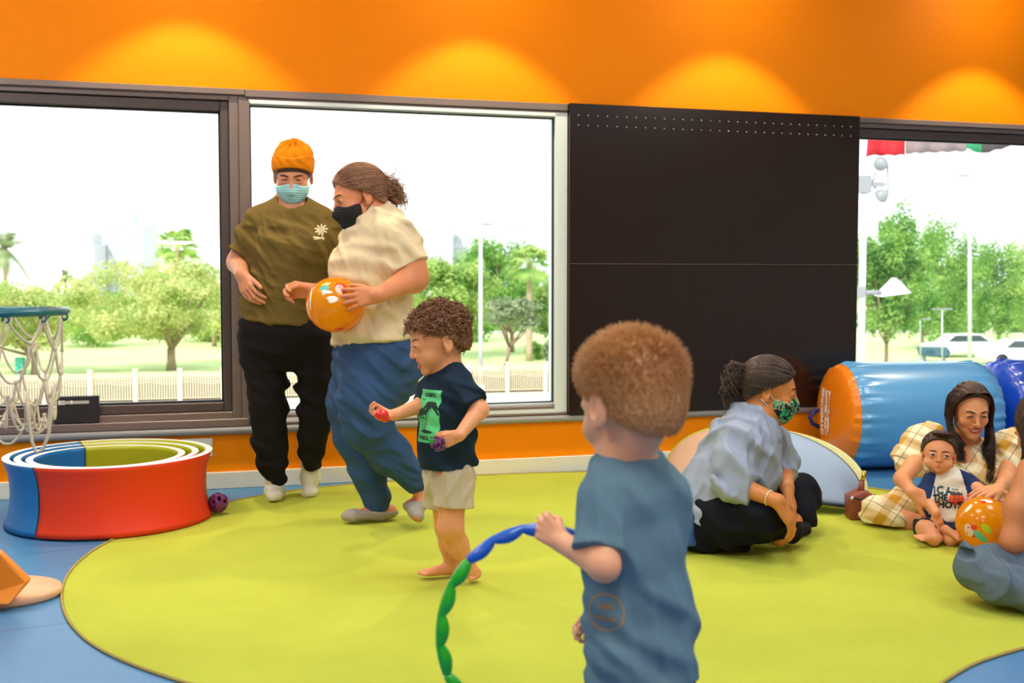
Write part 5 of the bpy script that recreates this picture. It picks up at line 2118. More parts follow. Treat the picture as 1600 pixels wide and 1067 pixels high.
    V, F, mi = art(.07, .09, 46, 58, palm)
    decal(bv, V, F, P(490, 362, Y - .3), (1, 0, 0), (0, 0, 1), (0, 1, 0), 'palm_print', M_CREAMP, ts, dist=.6, off=.002)
    # joggers
    j = Body()
    j.sec([(P(445, 492, Y), X, .160, .135), (P(446, 515, Y), X, .215, .165), (P(447, 528, Y), X, .21, .16)], .03)
    j.chain([P(412, 545, Y), P(416, 590, Y), P(419, 640, Y + .01), P(422, 690, Y + .04), P(426, 722, Y + .06), P(430, 744, Y + .08)], [.118, .092, .084, .080, .070, .046], .02)
    j.chain([P(486, 545, Y), P(492, 590, Y), P(493, 640, Y + .03), P(489, 680, Y + .07), P(487, 706, Y + .10), P(486, 724, Y + .12)], [.108, .084, .076, .072, .062, .044], .010)
    j.folds(.016, .10, 5, (.3, 0, 1), .6)
    obj('joggers', j.mesh('joggers', .0065), M_BLACKJ, root)
    for (ax, ay, Yk, tx, ty, c0, nm) in ((429, 768, 5.36, 428, 790, 736, (0, 0, 1)), (485, 748, 5.44, 481, 782, 718, (0, .15, 1))):
        s_ = Body()
        s_.cap(P(ax, c0, Yk - .01), P(ax, ay, Yk), .047, .043, .02)
        foot(s_, P(ax, ay, Yk), .045, G(tx, ty) + np.array([0, .014, .016]), nm, 1.05, toes=False, ra=.042)
        s_.folds(.0025, .03, 9, (0, 0, 1))
        obj('sock', s_.mesh('sock', .004), M_SOCKW, root)
    return root


# =================================================== person B: stepping left, cream tee, jeans, black mask
M_CREAM = mat('cream_jersey', (228, 206, 168), .9, noise=.05, nscale=40, bump=.12, bscale=400, spec=.15)
M_DENIM = mat('dark_denim', (38, 72, 114), .85, noise=.45, nscale=5, bump=.15, bscale=500)
M_SKINB = skin('skin_tan_warm', (220, 140, 96))
M_GREYS = mat('grey_sock', (166, 156, 150), .9)
M_BLACKM = mat('black_mask_cloth', (26, 24, 28), .85)
M_HAIRB = hair_mat('hair_chestnut', (104, 66, 48), (204, 150, 112))


def person_B():
    Y = 4.80; k = K_(Y)
    root = empty('person', G(585, 815), 0, 'person in cream tee, blue jeans and black mask mid-step, holding an orange ball', 'person', 'people')
    H = Head(P(561, 309, Y - .02), (-.90, -.40, -.30), (-.3, 0, 1), 1.07)
    fw = _n((-.92, -.38, 0)); sd = np.array([.38, -.92, 0])
    b = Body()
    H.build(b)
    nk = P(592, 352, Y)
    b.cap(H.w((0, -.03, -.055)), nk, .055, .062, .03)
    b.sec([(nk, sd, .10, .08), (P(598, 385, Y), sd, .16, .10), (P(588, 450, Y), sd, .15, .12), (P(588, 550, Y), sd, .16, .13)], .03)
    b.chain([P(590, 570, Y - .08), P(570, 668, Y - .12), P(656, 765, Y - .05)], [.09, .065, .034], .02)
    b.chain([P(575, 570, Y + .08), P(548, 685, Y + .06), P(592, 795, Y + .05)], [.09, .060, .036], .02)
    toe1 = P(650, 815, Y - .17); ank1 = P(659, 778, Y - .05)
    foot(b, ank1, .035, toe1, _n((.55, .1, .6)), .86, toes=False, ra=.032)
    toe2 = G(530, 822) + np.array([0.01, 0, .022]); ank2 = P(594, 797, Y + .05)
    foot(b, ank2, .045, toe2, (0, 0, 1), .93, toes=False, ra=.034)
    el = P(646, 434, Y - .14); wr = P(592, 461, Y - .32)
    b.chain([P(618, 378, Y - .12), P(640, 414, Y - .14), el, wr], [.055, .062, .058, .031], .03)
    hand(b, wr, (-.92, -.05, -.10), (.25, -.95, .2), .98, 1, (.28, .36, .25), .16, (.5, .3), .2)
    w2 = P(492, 455, Y - .16)
    b.chain([P(575, 385, Y + .16), P(556, 440, Y + .12), w2], [.06, .048, .030], .03)
    hand(b, w2, (-1, -.05, .08), (.1, .85, .45), .95, -1, (.75, 1.0, .6), .03, (.3, .35), .55)
    me = b.mesh('body', .0075, [(H.c, (.16, .16, .15), .0025), (wr + np.array([-.09, -.0, 0]), (.12, .10, .11), .003), (w2 + np.array([-.06, -.0, 0]), (.11, .10, .09), .003)])
    H.setbvh(me)
    obj('body', me, M_SKINB, root)
    H.eyes(root, openness=.25, iris=(40, 26, 20), brow=(110, 66, 44), lash_r=.0014, gaze=(0, -.5))
    face_mask(H, M_BLACKM, root, strap=M_BLACKM, wide=1.0, tall=1.03)
    hr = hairshell(H, .008, [((0, .070, .066), (0, 1, -.45)), ((0, .030, .028), (0, .72, -1)), ((0, -.02, -.05), (0, .2, -1))], M_HAIRB, root, ridge=.0030)
    combed('combed_hair', H, (0, -.13, .015), lambda p: p[1] - .070 < .45 * (p[2] - .066) and p[2] > .028 + .72 * (p[1] - .03) and p[2] > -.045, M_HAIRB, hr, 2600, .0175, .0011, 31)
    st = [np.array([x, -.105 - .01 * abs(x) * 10, z]) for x in (-.02, 0, .02) for z in (.0, .02, .035)]

    def bun(s0, t, i, r):
        a = t * 7 + i * .7
        return s0 + np.array([.028 * math.sin(a), -.045 * t - .012 * math.cos(a), -.05 * t + .022 * math.cos(a * 1.1)]) * (1 if i % 3 else 1.25)
    flow_hair('ponytail', H, st, bun, M_HAIRB, hr, 420, .0018, 5, 18, .014)
    fly = lambda s0, t, i, r: s0 + np.array([.0, -.10 * t, .03 * t + .02 * math.sin(t * 5 + i)])
    flow_hair('flyaway_hair', H, st[:6], fly, M_HAIRB, hr, 16, .0010, 6, 12, .02)
    # tee
    t = Body()
    t.sec([(P(586, 344, Y), sd, .080, .078), (P(592, 358, Y), sd, .145, .105), (P(590, 385, Y), sd, .190, .150), (P(582, 425, Y), sd, .185, .175), (P(581, 470, Y), sd, .180, .165), (P(582, 510, Y), sd, .195, .168), (P(584, 531, Y), sd, .20, .170)], .03, cut1=True)
    t.cap(P(618, 376, Y - .12), P(641, 418, Y - .14), .092, .080, .05, cut=True)
    t.cap(P(575, 385, Y + .16), P(560, 425, Y + .14), .078, .070, .05, cut=True)
    t.folds(.018, .12, 8, (.5, 0, 1), .6)
    t.folds(.009, .06, 18, (1, 0, .4), .6)
    ts = obj('tee_shirt', t.mesh('tee_shirt', .006), M_CREAM, root)
    # jeans
    j = Body()
    j.sec([(P(583, 522, Y), sd, .160, .135), (P(586, 552, Y), sd, .195, .166), (P(590, 585, Y), sd, .19, .165)], .03)
    j.ell(P(612, 572, Y), (.12, .16, .13), .05)
    j.chain([P(584, 575, Y - .09), P(574, 625, Y - .12), P(573, 664, Y - .13), P(612, 712, Y - .08), P(651, 750, Y - .05)], [.135, .120, .098, .080, .052], .035)
    j.cap(P(640, 741, Y - .05), P(656, 757, Y - .05), .055, .053, .02, cut=True)
    j.chain([P(566, 575, Y + .08), P(552, 630, Y + .08), P(556, 684, Y + .08), P(577, 740, Y + .06), P(589, 780, Y + .05)], [.125, .110, .090, .072, .052], .035)
    j.cap(P(588, 775, Y + .05), P(590, 798, Y + .05), .052, .051, .02, cut=True)
    j.folds(.011, .07, 15, (.6, 0, 1), .6)
    obj('jeans', j.mesh('jeans', .0065), M_DENIM, root)
    s_ = Body(); foot(s_, ank2, .048, toe2 + np.array([-.006, 0, 0]), (0, 0, 1), 1.12, toes=False, ra=.042)
    s_.plane(ank2 + np.array([0, 0, .002]), (.12, 0, 1)); s_.cap(ank2 + np.array([.008, 0, .030]), ank2 + np.array([-.095, 0, .016]), .046, .030, .006, 's'); obj('no_show_sock', s_.mesh('no_show_sock', .004), M_GREYS, root)
    s_ = Body(); foot(s_, ank1, .038, toe1, _n((.55, .1, .6)), 1.1, toes=False, ra=.040)
    s_.plane(ank1 + np.array([.0, -.02, -.012]), (.0, .3, 1)); obj('no_show_sock', s_.mesh('no_show_sock', .004), M_GREYS, root)
    return root


# =================================================== person C: curly-haired child walking left
M_NAVY = mat('navy_jersey', (30, 46, 62), .9, noise=.12, nscale=50, bump=.12, bscale=500, spec=.15)
M_SHORTS = mat('beige_linen', (200, 184, 156), .9, noise=.08, nscale=60, bump=.15, bscale=500)
M_SKINC = skin('skin_peach', (232, 158, 112))
M_LIP = mat('lip_rose', (196, 96, 84), .4)
M_GPRINT = mat('green_print', (98, 208, 132), .8, noise=.12, nscale=30)
M_DPRINT = mat('dark_print', (20, 52, 44), .8)
M_CURL = hair_mat('hair_curly_brown', (72, 42, 24), (172, 116, 76))
M_TOOTH = mat('teeth', (244, 238, 228), .25)


def person_C():
    Y = 3.82; k = K_(Y)
    root = empty('person', G(702, 915), 0, 'curly-haired barefoot child in navy tee and beige shorts walking with a toy in each hand', 'person', 'people')
    H = Head(P(685, 533, Y), (-.93, -.30, -.26), (-.28, 0, 1), .98, 'kid')
    fw = _n((-.78, -.62, 0)); sd = _n((.62, -.78, 0))
    b = Body()
    H.build(b, smile=1.5, open_mouth=.0085, cheek=.003)
    nk = P(701, 584, Y)
    b.cap(H.w((0, -.025, -.05)), nk, .040, .042, .025)
    b.sec([(nk, sd, .06, .05), (P(703, 612, Y), sd, .085, .06), (P(700, 660, Y), sd, .085, .068), (P(702, 735, Y), sd, .085, .07)], .02)
    a1 = P(737, 892, 3.84); t1 = G(729, 918) + np.array([0, .012, .022])
    b.chain([P(708, 745, Y - .05), P(704, 822, Y - .07), P(714, 850, Y - .03), a1], [.056, .041, .037, .023], .02)
    foot(b, a1, .022, t1, (0, 0, 1), .62, side=-1, ra=.036)
    a2 = P(706, 886, 3.93); t2 = G(653, 908) + np.array([.006, .0, .018])
    b.chain([P(692, 745, Y + .05), P(698, 822, Y + .09), P(703, 850, Y + .10), a2], [.056, .040, .036, .023], .02)
    foot(b, a2, .026, t2, (0, 0, 1), .62, side=1, ra=.036)
    el = P(749, 640, Y - .10); wr = P(718, 680, Y - .20)
    b.chain([P(722, 606, Y - .07), el, wr], [.036, .030, .019], .015)
    hand(b, wr, (-.95, -.05, -.35), (.1, -.95, .1), .60, 1, (.55, .75, .5), .04, (.4, .3), .3)
    el2 = P(658, 634, Y + .0); wr2 = P(616, 648, Y - .10)
    b.chain([P(676, 606, Y + .05), el2, wr2], [.034, .028, .018], .015)
    hand(b, wr2, (-.95, -.15, -.10), (.1, .35, -.9), .62, -1, (.75, .95, .6), .05, (.5, .5), .5)
    me = b.mesh('body', .005, [(H.c, (.13, .13, .13), .0022), (wr + np.array([-.04, 0, -.02]), (.08, .06, .07), .0022), (wr2 + np.array([-.04, 0, 0]), (.08, .06, .06), .0022), (t1 + np.array([0, .04, .02]), (.06, .09, .06), .0026), (t2 + np.array([.05, .02, .02]), (.10, .08, .06), .0026)], fmat=lambda C: H.lipmat(C))
    H.setbvh(me)
    me.materials.append(M_SKINC); me.materials.append(M_LIP)
    obj('body', me, M_SKINC, root)
    H.eyes(root, openness=.45, iris=(48, 28, 16), brow=(112, 72, 46), browr=.0018, gaze=(0, -.3), lash_r=.0014)
    mw, my, mz, _, om = H.mouth
    mb = MB(); mb.tube([H.w((t * mw * .75, my + .002 - .013 * t * t, mz + .0022 + .009 * t * t)) for t in np.linspace(-1, 1, 9)], .0032, 8); mb.build('teeth', M_TOOTH, root)
    # hair: base and many curls
    hr = hairshell(H, .010, [((0, .082, .040), (0, 1, -.45)), ((0, .030, .030), (0, .75, -1)), ((0, -.03, -.045), (0, .25, -1))], M_CURL, root, ridge=.004)
    r = np.random.default_rng(3)
    paths = []
    while len(paths) < 900:
        d = r.normal(size=3); d /= np.linalg.norm(d)
        p = np.array([0, -.014, .032]) + d * np.array([.080, .099, .089])
        # keep the scalp area
        if p[2] < .030 + .75 * (p[1] - .03) - .0: continue
        if p[2] < -.045 + .25 * (p[1] + .03): continue
        if p[1] > .085 and p[2] < .06: continue
        if abs(p[0]) > .05 and p[2] < .030 and p[1] > -.045: continue
        nrm_ = d; tg = np.cross(nrm_, r.normal(size=3)); tg /= np.linalg.norm(tg); bt = np.cross(nrm_, tg)
        L = r.uniform(.016, .034) * (1.15 if p[2] > .04 else .8); cr = r.uniform(.0055, .0105); turns = r.uniform(1.3, 2.3); ph = r.uniform(0, 6.28)
        dirv = nrm_ * .72 + tg * .55 + np.array([0, 0, -.25])
        dirv /= np.linalg.norm(dirv)
        pts = []
        for q in range(20):
            t = q / 19
            a = ph + turns * 6.283 * t
            pts.append(H.w(p + dirv * L * t + (tg * math.cos(a) + bt * math.sin(a)) * cr * (.35 + .65 * t)))
        for z in range(1):
            paths.append(pts)
    obj('curls', strands('curls', np.array(paths), .0026, 5, .45), M_CURL, hr)
    fine = []
    for pts in paths[:500]:
        o_ = r.normal(size=3) * .004
        fine.append([np.array(q) + o_ * (1 + .5 * math.sin(i * .7)) for i, q in enumerate(pts)])
    obj('fine_curls', strands('fine_curls', np.array(fine), .0010, 3, .5), M_CURL, hr)
    # tee
    t = Body()
    t.sec([(P(702, 578, Y), sd, .046, .044), (P(703, 588, Y), sd, .078, .058), (P(702, 606, Y), sd, .108, .074), (P(698, 640, Y), sd, .108, .086), (P(697, 690, Y), sd, .108, .090), (P(700, 728, Y), sd, .112, .092)], .018, cut1=True)
    t.cap(P(720, 604, Y - .06), P(744, 633, Y - .10), .046, .047, .03, cut=True)
    t.cap(P(678, 604, Y + .05), P(662, 632, Y + .02), .044, .044, .03, cut=True)
    t.folds(.012, .07, 21, (.5, .3, .9), .6)
    nc = P(700, 574, Y)
    t.cap(nc + np.array([0, 0, .02]), nc + np.array([0, 0, -.004]), .044, .040, .002, 's')
    me = t.mesh('tee_shirt', .0042)
    ts = obj('tee_shirt', me, M_NAVY, root); bv = bvh_of(me)
    mb = MB(); mb.tube([nc + sd * .043 * math.cos(a) + fw * .041 * math.sin(a) + np.array([0, 0, -.006 - .010 * math.sin(a)]) for a in np.linspace(0, 6.283, 32, endpoint=False)], .0042, 8, closed=True); mb.build('collar', M_NAVY, ts)
    pw, ph_ = .098, .176

    def panel(x, y):
        x0 = x / pw; y0 = y / ph_
        if abs(x0) > .5 or abs(y0) > .5: return -1
        # palm: trunk bending, crown, ground, small birds, lettering rows left to text
        tx = .006 + .018 * ((y + .045) / .09) ** 1.3 if y > -.045 else 0
        if -.045 < y < .035:
            c = -.012 + .030 * ((y + .045) / .08) ** 1.2
            d = abs(x - c)
            if .0035 < d < .0055: return 1
            if d <= .0035 and (y * 1000) % 9 < 2.4: return 1
        cx, cy = .018, .038
        for a_, l_ in ((200, .036), (170, .04), (140, .034), (95, .026), (50, .030), (15, .032), (-20, .030), (-150, .026)):
            a_ = R(a_)
            for q in range(6):
                u = (q + .5) / 6
                fx = cx + l_ * u * math.cos(a_); fy = cy + l_ * u * math.sin(a_) - .022 * u * u
                if math.hypot((x - fx) / .0052, (y - fy) / .0068) < 1 - .5 * abs(u - .5): return 1
        cx, cy = -.024, .018
        for a_, l_ in ((200, .020), (150, .022), (60, .022), (10, .02), (-60, .018), (240, .02)):
            a_ = R(a_)
            for q in range(4):
                u = (q + .5) / 4
                fx = cx + l_ * u * math.cos(a_); fy = cy + l_ * u * math.sin(a_) - .014 * u * u
                if math.hypot((x - fx) / .0038, (y - fy) / .005) < 1: return 1
        if abs(x - (-.026 + .1 * (y * 1.0) ** 2 * 8)) < .0015 and -.045 < y < .018: return 1
        if y < -.045 and abs(y + .051) < .006 * (1 - (x / .036) ** 2): return 1
        for bx_, by in ((-.012, -.006), (-.006, -.012), (-.03, .052)):
            if abs(x - bx_) < .008 and abs((y - by) - abs(x - bx_) * .5) < .0016: return 1
        return 0
    V, F, mi = art(pw, ph_, 98, 176, panel)
    Nf = _n((-.80, -.60, 0)); xd = _n((.60, -.80, 0))
    po = P(672, 650, Y - .06)
    o = decal(bv, V, F, po - Nf * -.0, xd, (0, 0, 1), -Nf, 'palm_print', M_GPRINT, ts, mi=mi, off=.0016, dist=.3)
    o.data.materials.append(M_DPRINT)
    V, F = text_mesh('LIGIER\'S', .017, .0006)
    decal(bv, [(v[0], v[1] + .070) for v in V], F, po, xd, (0, 0, 1), -Nf, 'print_word', M_DPRINT, ts, off=.0028)
    V, F = text_mesh('VENICE, CA', .0165, .0006)
    decal(bv, [(v[0], v[1] - .073) for v in V], F, po, xd, (0, 0, 1), -Nf, 'print_word', M_DPRINT, ts, off=.0028)
    # shorts
    j = Body()
    j.sec([(P(701, 718, Y), sd, .080, .066), (P(701, 748, Y), sd, .098, .082)], .02)
    j.cap(P(712, 745, Y - .05), P(709, 792, Y - .06), .064, .068, .02, cut=True)
    j.cap(P(691, 745, Y + .05), P(690, 790, Y + .06), .062, .066, .02, cut=True)
    j.folds(.009, .05, 33, (1, 0, .2), .6)
    obj('shorts', j.mesh('shorts', .0042), M_SHORTS, root)
    # toys in the hands
    rt = P(596, 648, Y - .17)
    mb = MB(); mb.sphere(rt, .021, 24, 16, (1.15, 1, .95)); mb.sphere(rt + np.array([.012, 0, -.010]), .015, 16, 10)
    tag(mb.build('toy_strawberry', mat('red_plastic', (232, 34, 20), .25, coat=.4)), 'red plastic toy fruit held in the curly-haired child\'s far hand', 'toy')
    gp = P(684, 693, Y - .23)
    mb = MB(); rr = random.Random(2)
    for i in range(16):
        mb.sphere(gp + np.array([rr.uniform(-.016, .016), rr.uniform(-.012, .012), rr.uniform(-.018, .018)]), .0085, 12, 8)
    g_ = mb.build('toy_grapes', mat('purple_glossy', (88, 12, 92), .3, coat=.3)); tag(g_, 'purple toy bunch of grapes held at the curly-haired child\'s belly', 'toy')
    mb = MB(); mb.box(gp + np.array([-.028, -.004, .0]), gp + np.array([-.012, .004, .014])); mb.bevel(.003); mb.build('leaf', mat('toy_leaf_green', (30, 170, 50), .4), g_)
    return root
# =================================================== person D: fair child in front, seen from behind
M_TEEBLUE = mat('slate_blue_jersey', (100, 130, 146), .9, noise=.10, nscale=60, bump=.12, bscale=600, spec=.15)
M_SHORTD = mat('dark_navy_cloth', (26, 26, 44), .9)
M_SKIND = skin('skin_fair', (234, 170, 132))
M_BLOND = hair_mat('hair_sandy', (170, 112, 62), (236, 184, 120), .5)
M_GOLDP = mat('ochre_print', (178, 136, 70), .8)


def person_D():
    Y = 1.97; k = K_(Y)
    root = empty('person', (P(1000, 1000, Y)[0], Y, 0), 0, 'short-haired fair child in slate blue tee seen from behind, holding a wavy hoop', 'person', 'people')
    H = Head(P(985, 628, Y), (-.52, .85, -.16), (-.06, .1, 1), 1.0, 'kid')
    fw = _n((-.66, .75, 0)); sd = _n((.75, .66, 0))
    b = Body()
    H.build(b, cheek=.003)
    nk = P(977, 716, Y)
    b.chain([H.w((0, -.030, -.045)), nk], [.040, .042], .025)
    b.sec([(nk, sd, .055, .045), (P(988, 760, Y), sd, .085, .055), (P(990, 900, Y), sd, .080, .060), (P(1000, 1090, Y), sd, .085, .065)], .02)
    # legs to the floor
    for o, yk in ((-.045, -.03), (.045, .04)):
        hp = P(1000, 1090, Y) + sd * o
        b.chain([hp, np.array([hp[0] - .02, hp[1] + yk, .20]), np.array([hp[0], hp[1] - .02, .055])], [.055, .040, .023], .02)
        foot(b, np.array([hp[0], hp[1] - .02, .06]), .024, np.array([hp[0], hp[1] - .02, .035]) + fw * .10, (0, 0, 1), .62, ra=.036)
    el = P(944, 884, Y - .11); wr = P(880, 848, Y - .02)
    b.chain([P(945, 790, Y - .03), el, wr], [.033, .0255, .0185], .015)
    hand(b, wr, (-.62, .30, .42), (-.45, -.75, .30), .58, 1, (1.0, 1.15, .8), .03, (.55, .6), .9)
    el2 = P(1030, 900, Y + .10); wr2 = P(950, 968, Y + .13)
    b.chain([P(1040, 790, Y + .03), el2, wr2], [.035, .029, .019], .015)
    hand(b, wr2, (-.9, .3, -.3), (.2, .8, .5), .55, -1, (.9, 1.0, .7), .03, (.5, .5), .6)
    me = b.mesh('body', .006, [(H.c, (.11, .11, .125), .0018), (wr + np.array([-.02, .02, .02]), (.07, .07, .07), .0016), (wr2 + np.array([-.02, .02, 0]), (.07, .07, .06), .0025)], fmat=lambda C: H.lipmat(C))
    H.setbvh(me)
    me.materials.append(M_SKIND); me.materials.append(M_LIP)
    obj('body', me, M_SKIND, root)
    H.eyes(root, openness=.8, iris=(80, 110, 130), brow=(170, 120, 70))
    hr = hairshell(H, .004, [((0, .080, .035), (0, 1, -.35)), ((0, .020, .012), (0, .7, -1)), ((0, -.04, -.052), (0, .22, -1))], M_BLOND, root, h=.0022, ridge=.0008)
    r = np.random.default_rng(5)
    paths = []
    bv = bvh_of(hr.data)
    Vv = np.empty(len(hr.data.vertices) * 3, np.float32); hr.data.vertices.foreach_get('co', Vv); Vv = Vv.reshape(-1, 3)
    Nn = np.empty(len(hr.data.vertices) * 3, np.float32); hr.data.vertices.foreach_get('normal', Nn); Nn = Nn.reshape(-1, 3)
    sel = r.integers(len(Vv), size=15000)
    Pp = Vv[sel].astype(float); N0 = Nn[sel].astype(float)
    L = H.loc(Pp); nl = N0 @ H.M
    ctr = np.array([0, -.02, .03])
    rad = L - ctr; rad /= np.linalg.norm(rad, axis=1)[:, None]
    top = np.clip((L[:, 2] - .0) / .08, 0, 1)
    whorl = np.array([.012, -.075, .095])
    sw = np.cross(np.tile([0, -.5, .8], (len(L), 1)), L - whorl); sw /= np.linalg.norm(sw, axis=1)[:, None] + 1e-6
    away = L - whorl; away /= np.linalg.norm(away, axis=1)[:, None] + 1e-6
    dirv = rad * (.50 + .35 * top)[:, None] + away * .65 + sw * .25 + r.normal(size=L.shape) * .16 + np.array([0, 0, -.25]) * (1 - top)[:, None]
    dirv /= np.linalg.norm(dirv, axis=1)[:, None]
    ln = (.006 + .013 * top) * r.uniform(.6, 1.15, len(L))
    t = np.linspace(0, 1, 5)[None, :, None]
    S = L[:, None] + dirv[:, None] * ln[:, None, None] * t + rad[:, None] * (ln[:, None, None] * .15 * t * t)
    W_ = H.c + (S * H.s) @ H.M.T
    obj('hair_strands', strands('hair_strands', W_, .00045, 3, .3), M_BLOND, hr)
    # tee
    t = Body()
    t.sec([(P(977, 722, Y), sd, .050, .044), (P(980, 742, Y), sd, .085, .058), (P(987, 775, Y), sd, .104, .070), (P(988, 850, Y), sd, .100, .078), (P(992, 930, Y), sd, .100, .080), (P(1000, 1000, Y), sd, .104, .084), (P(1003, 1062, Y), sd, .110, .088)], .015, cut1=True)
    t.cap(P(948, 785, Y - .03), P(934, 864, Y - .085), .044, .045, .03, cut=True)
    t.cap(P(1040, 785, Y + .03), P(1036, 850, Y + .08), .042, .046, .03, cut=True)
    t.folds(.010, .08, 41, (.75, .2, .65), .55)
    t.folds(.007, .05, 47, (.9, .2, .4), .6)
    nc = P(977, 722, Y)
    t.cap(nc + np.array([0, 0, .03]), nc + np.array([0, 0, .0]), .048, .043, .002, 's')
    me = t.mesh('tee_shirt', .0028)
    ts = obj('tee_shirt', me, M_TEEBLUE, root); bv = bvh_of(me)
    mb = MB(); mb.tube([nc + sd * .046 * math.cos(a) + fw * .042 * math.sin(a) + np.array([0, 0, .001 - .008 * math.sin(a)]) for a in np.linspace(0, 6.283, 40, endpoint=False)], .0042, 8, closed=True); mb.build('collar', M_TEEBLUE, ts)
    # round print on the lower back
    Nf = _n((-.25, -1, 0)); xd = _n((1, -.25, 0)); yd = (0.0, 0, 1)
    po = P(946, 958, Y - .085)
    V = []; F = []
    n = 60
    for i in range(n):
        a = 2 * math.pi * i / n
        V += [(.0325 * math.cos(a), .0325 * math.sin(a)), (.0300 * math.cos(a), .0300 * math.sin(a))]
    F = [(2 * i, 2 * ((i + 1) % n), 2 * ((i + 1) % n) + 1, 2 * i + 1) for i in range(n)]
    decal(bv, V, F, po, xd, yd, -Nf, 'ring_print', M_GOLDP, ts, off=.0012)
    for s_, yy in (('hello', .011), ('nature.', -.009)):
        V, F = text_mesh(s_, .0155, .0002)
        decal(bv, [(v[0], v[1] + yy) for v in V], F, po, xd, yd, -Nf, 'print_word', M_GOLDP, ts, off=.0015)
    j = Body()
    j.sec([(P(998, 1050, Y), sd, .095, .078), (P(1000, 1085, Y), sd, .110, .088)], .02)
    for o in (-.045, .045):
        hp = P(1000, 1085, Y) + sd * o
        j.cap(hp, np.array([hp[0] - .01, hp[1], .19]), .066, .066, .02, cut=True)
    j.folds(.006, .05, 34, (1, 0, .2))
    obj('shorts', j.mesh('shorts', .004), M_SHORTD, root)


# =================================================== person E: seated, patterned mask, pale blue shirt
M_SHIRTE = mat('pale_blue_shirt', (154, 164, 186), .8, noise=.06, nscale=50, bump=.1, bscale=500, spec=.15)
M_DARKP = mat('dark_trousers', (19, 20, 32), .8, noise=.15, nscale=60, spec=.15)
M_SKINE = skin('skin_golden', (208, 132, 72))
M_HAIRE = hair_mat('hair_black_brown', (30, 20, 18), (96, 70, 56))
M_STRAPW = mat('white_elastic', (240, 238, 232), .7)


def pattern_mask_mat():
    m = bpy.data.materials.new('patterned_mask_cloth'); m.use_nodes = True
    nt = m.node_tree; p = nt.nodes['Principled BSDF']; p.inputs['Roughness'].default_value = .8
    tc = nt.nodes.new('ShaderNodeTexCoord')
    v = nt.nodes.new('ShaderNodeTexVoronoi'); v.inputs['Scale'].default_value = 62
    r = nt.nodes.new('ShaderNodeValToRGB'); r.color_ramp.interpolation = 'CONSTANT'
    el = r.color_ramp.elements
    el[0].color = (*lin((14, 30, 40)), 1); el[1].position = .45; el[1].color = (*lin((16, 120, 100)), 1)
    e = el.new(.72); e.color = (*lin((40, 176, 130)), 1)
    sx = nt.nodes.new('ShaderNodeSeparateColor')
    v2 = nt.nodes.new('ShaderNodeTexVoronoi'); v2.feature = 'DISTANCE_TO_EDGE'; v2.inputs['Scale'].default_value = 62
    lt = nt.nodes.new('ShaderNodeMath'); lt.operation = 'LESS_THAN'; lt.inputs[1].default_value = .055
    mx = nt.nodes.new('ShaderNodeMix'); mx.data_type = 'RGBA'; mx.inputs['B'].default_value = (*lin((206, 190, 120)), 1)
    n = nt.nodes.new('ShaderNodeTexNoise'); n.inputs['Scale'].default_value = 30
    gt = nt.nodes.new('ShaderNodeMath'); gt.operation = 'GREATER_THAN'; gt.inputs[1].default_value = .5
    ml = nt.nodes.new('ShaderNodeMath'); ml.operation = 'MULTIPLY'
    for q in (v, v2, n): nt.links.new(tc.outputs['Object'], q.inputs['Vector'])
    nt.links.new(v.outputs['Color'], sx.inputs[0]); nt.links.new(sx.outputs[0], r.inputs[0])
    nt.links.new(v2.outputs['Distance'], lt.inputs[0]); nt.links.new(n.outputs['Fac'], gt.inputs[0])
    nt.links.new(lt.outputs[0], ml.inputs[0]); nt.links.new(gt.outputs[0], ml.inputs[1])
    nt.links.new(ml.outputs[0], mx.inputs['Factor']); nt.links.new(r.outputs[0], mx.inputs['A'])
    nt.links.new(mx.outputs['Result'], p.inputs['Base Color'])
    return m


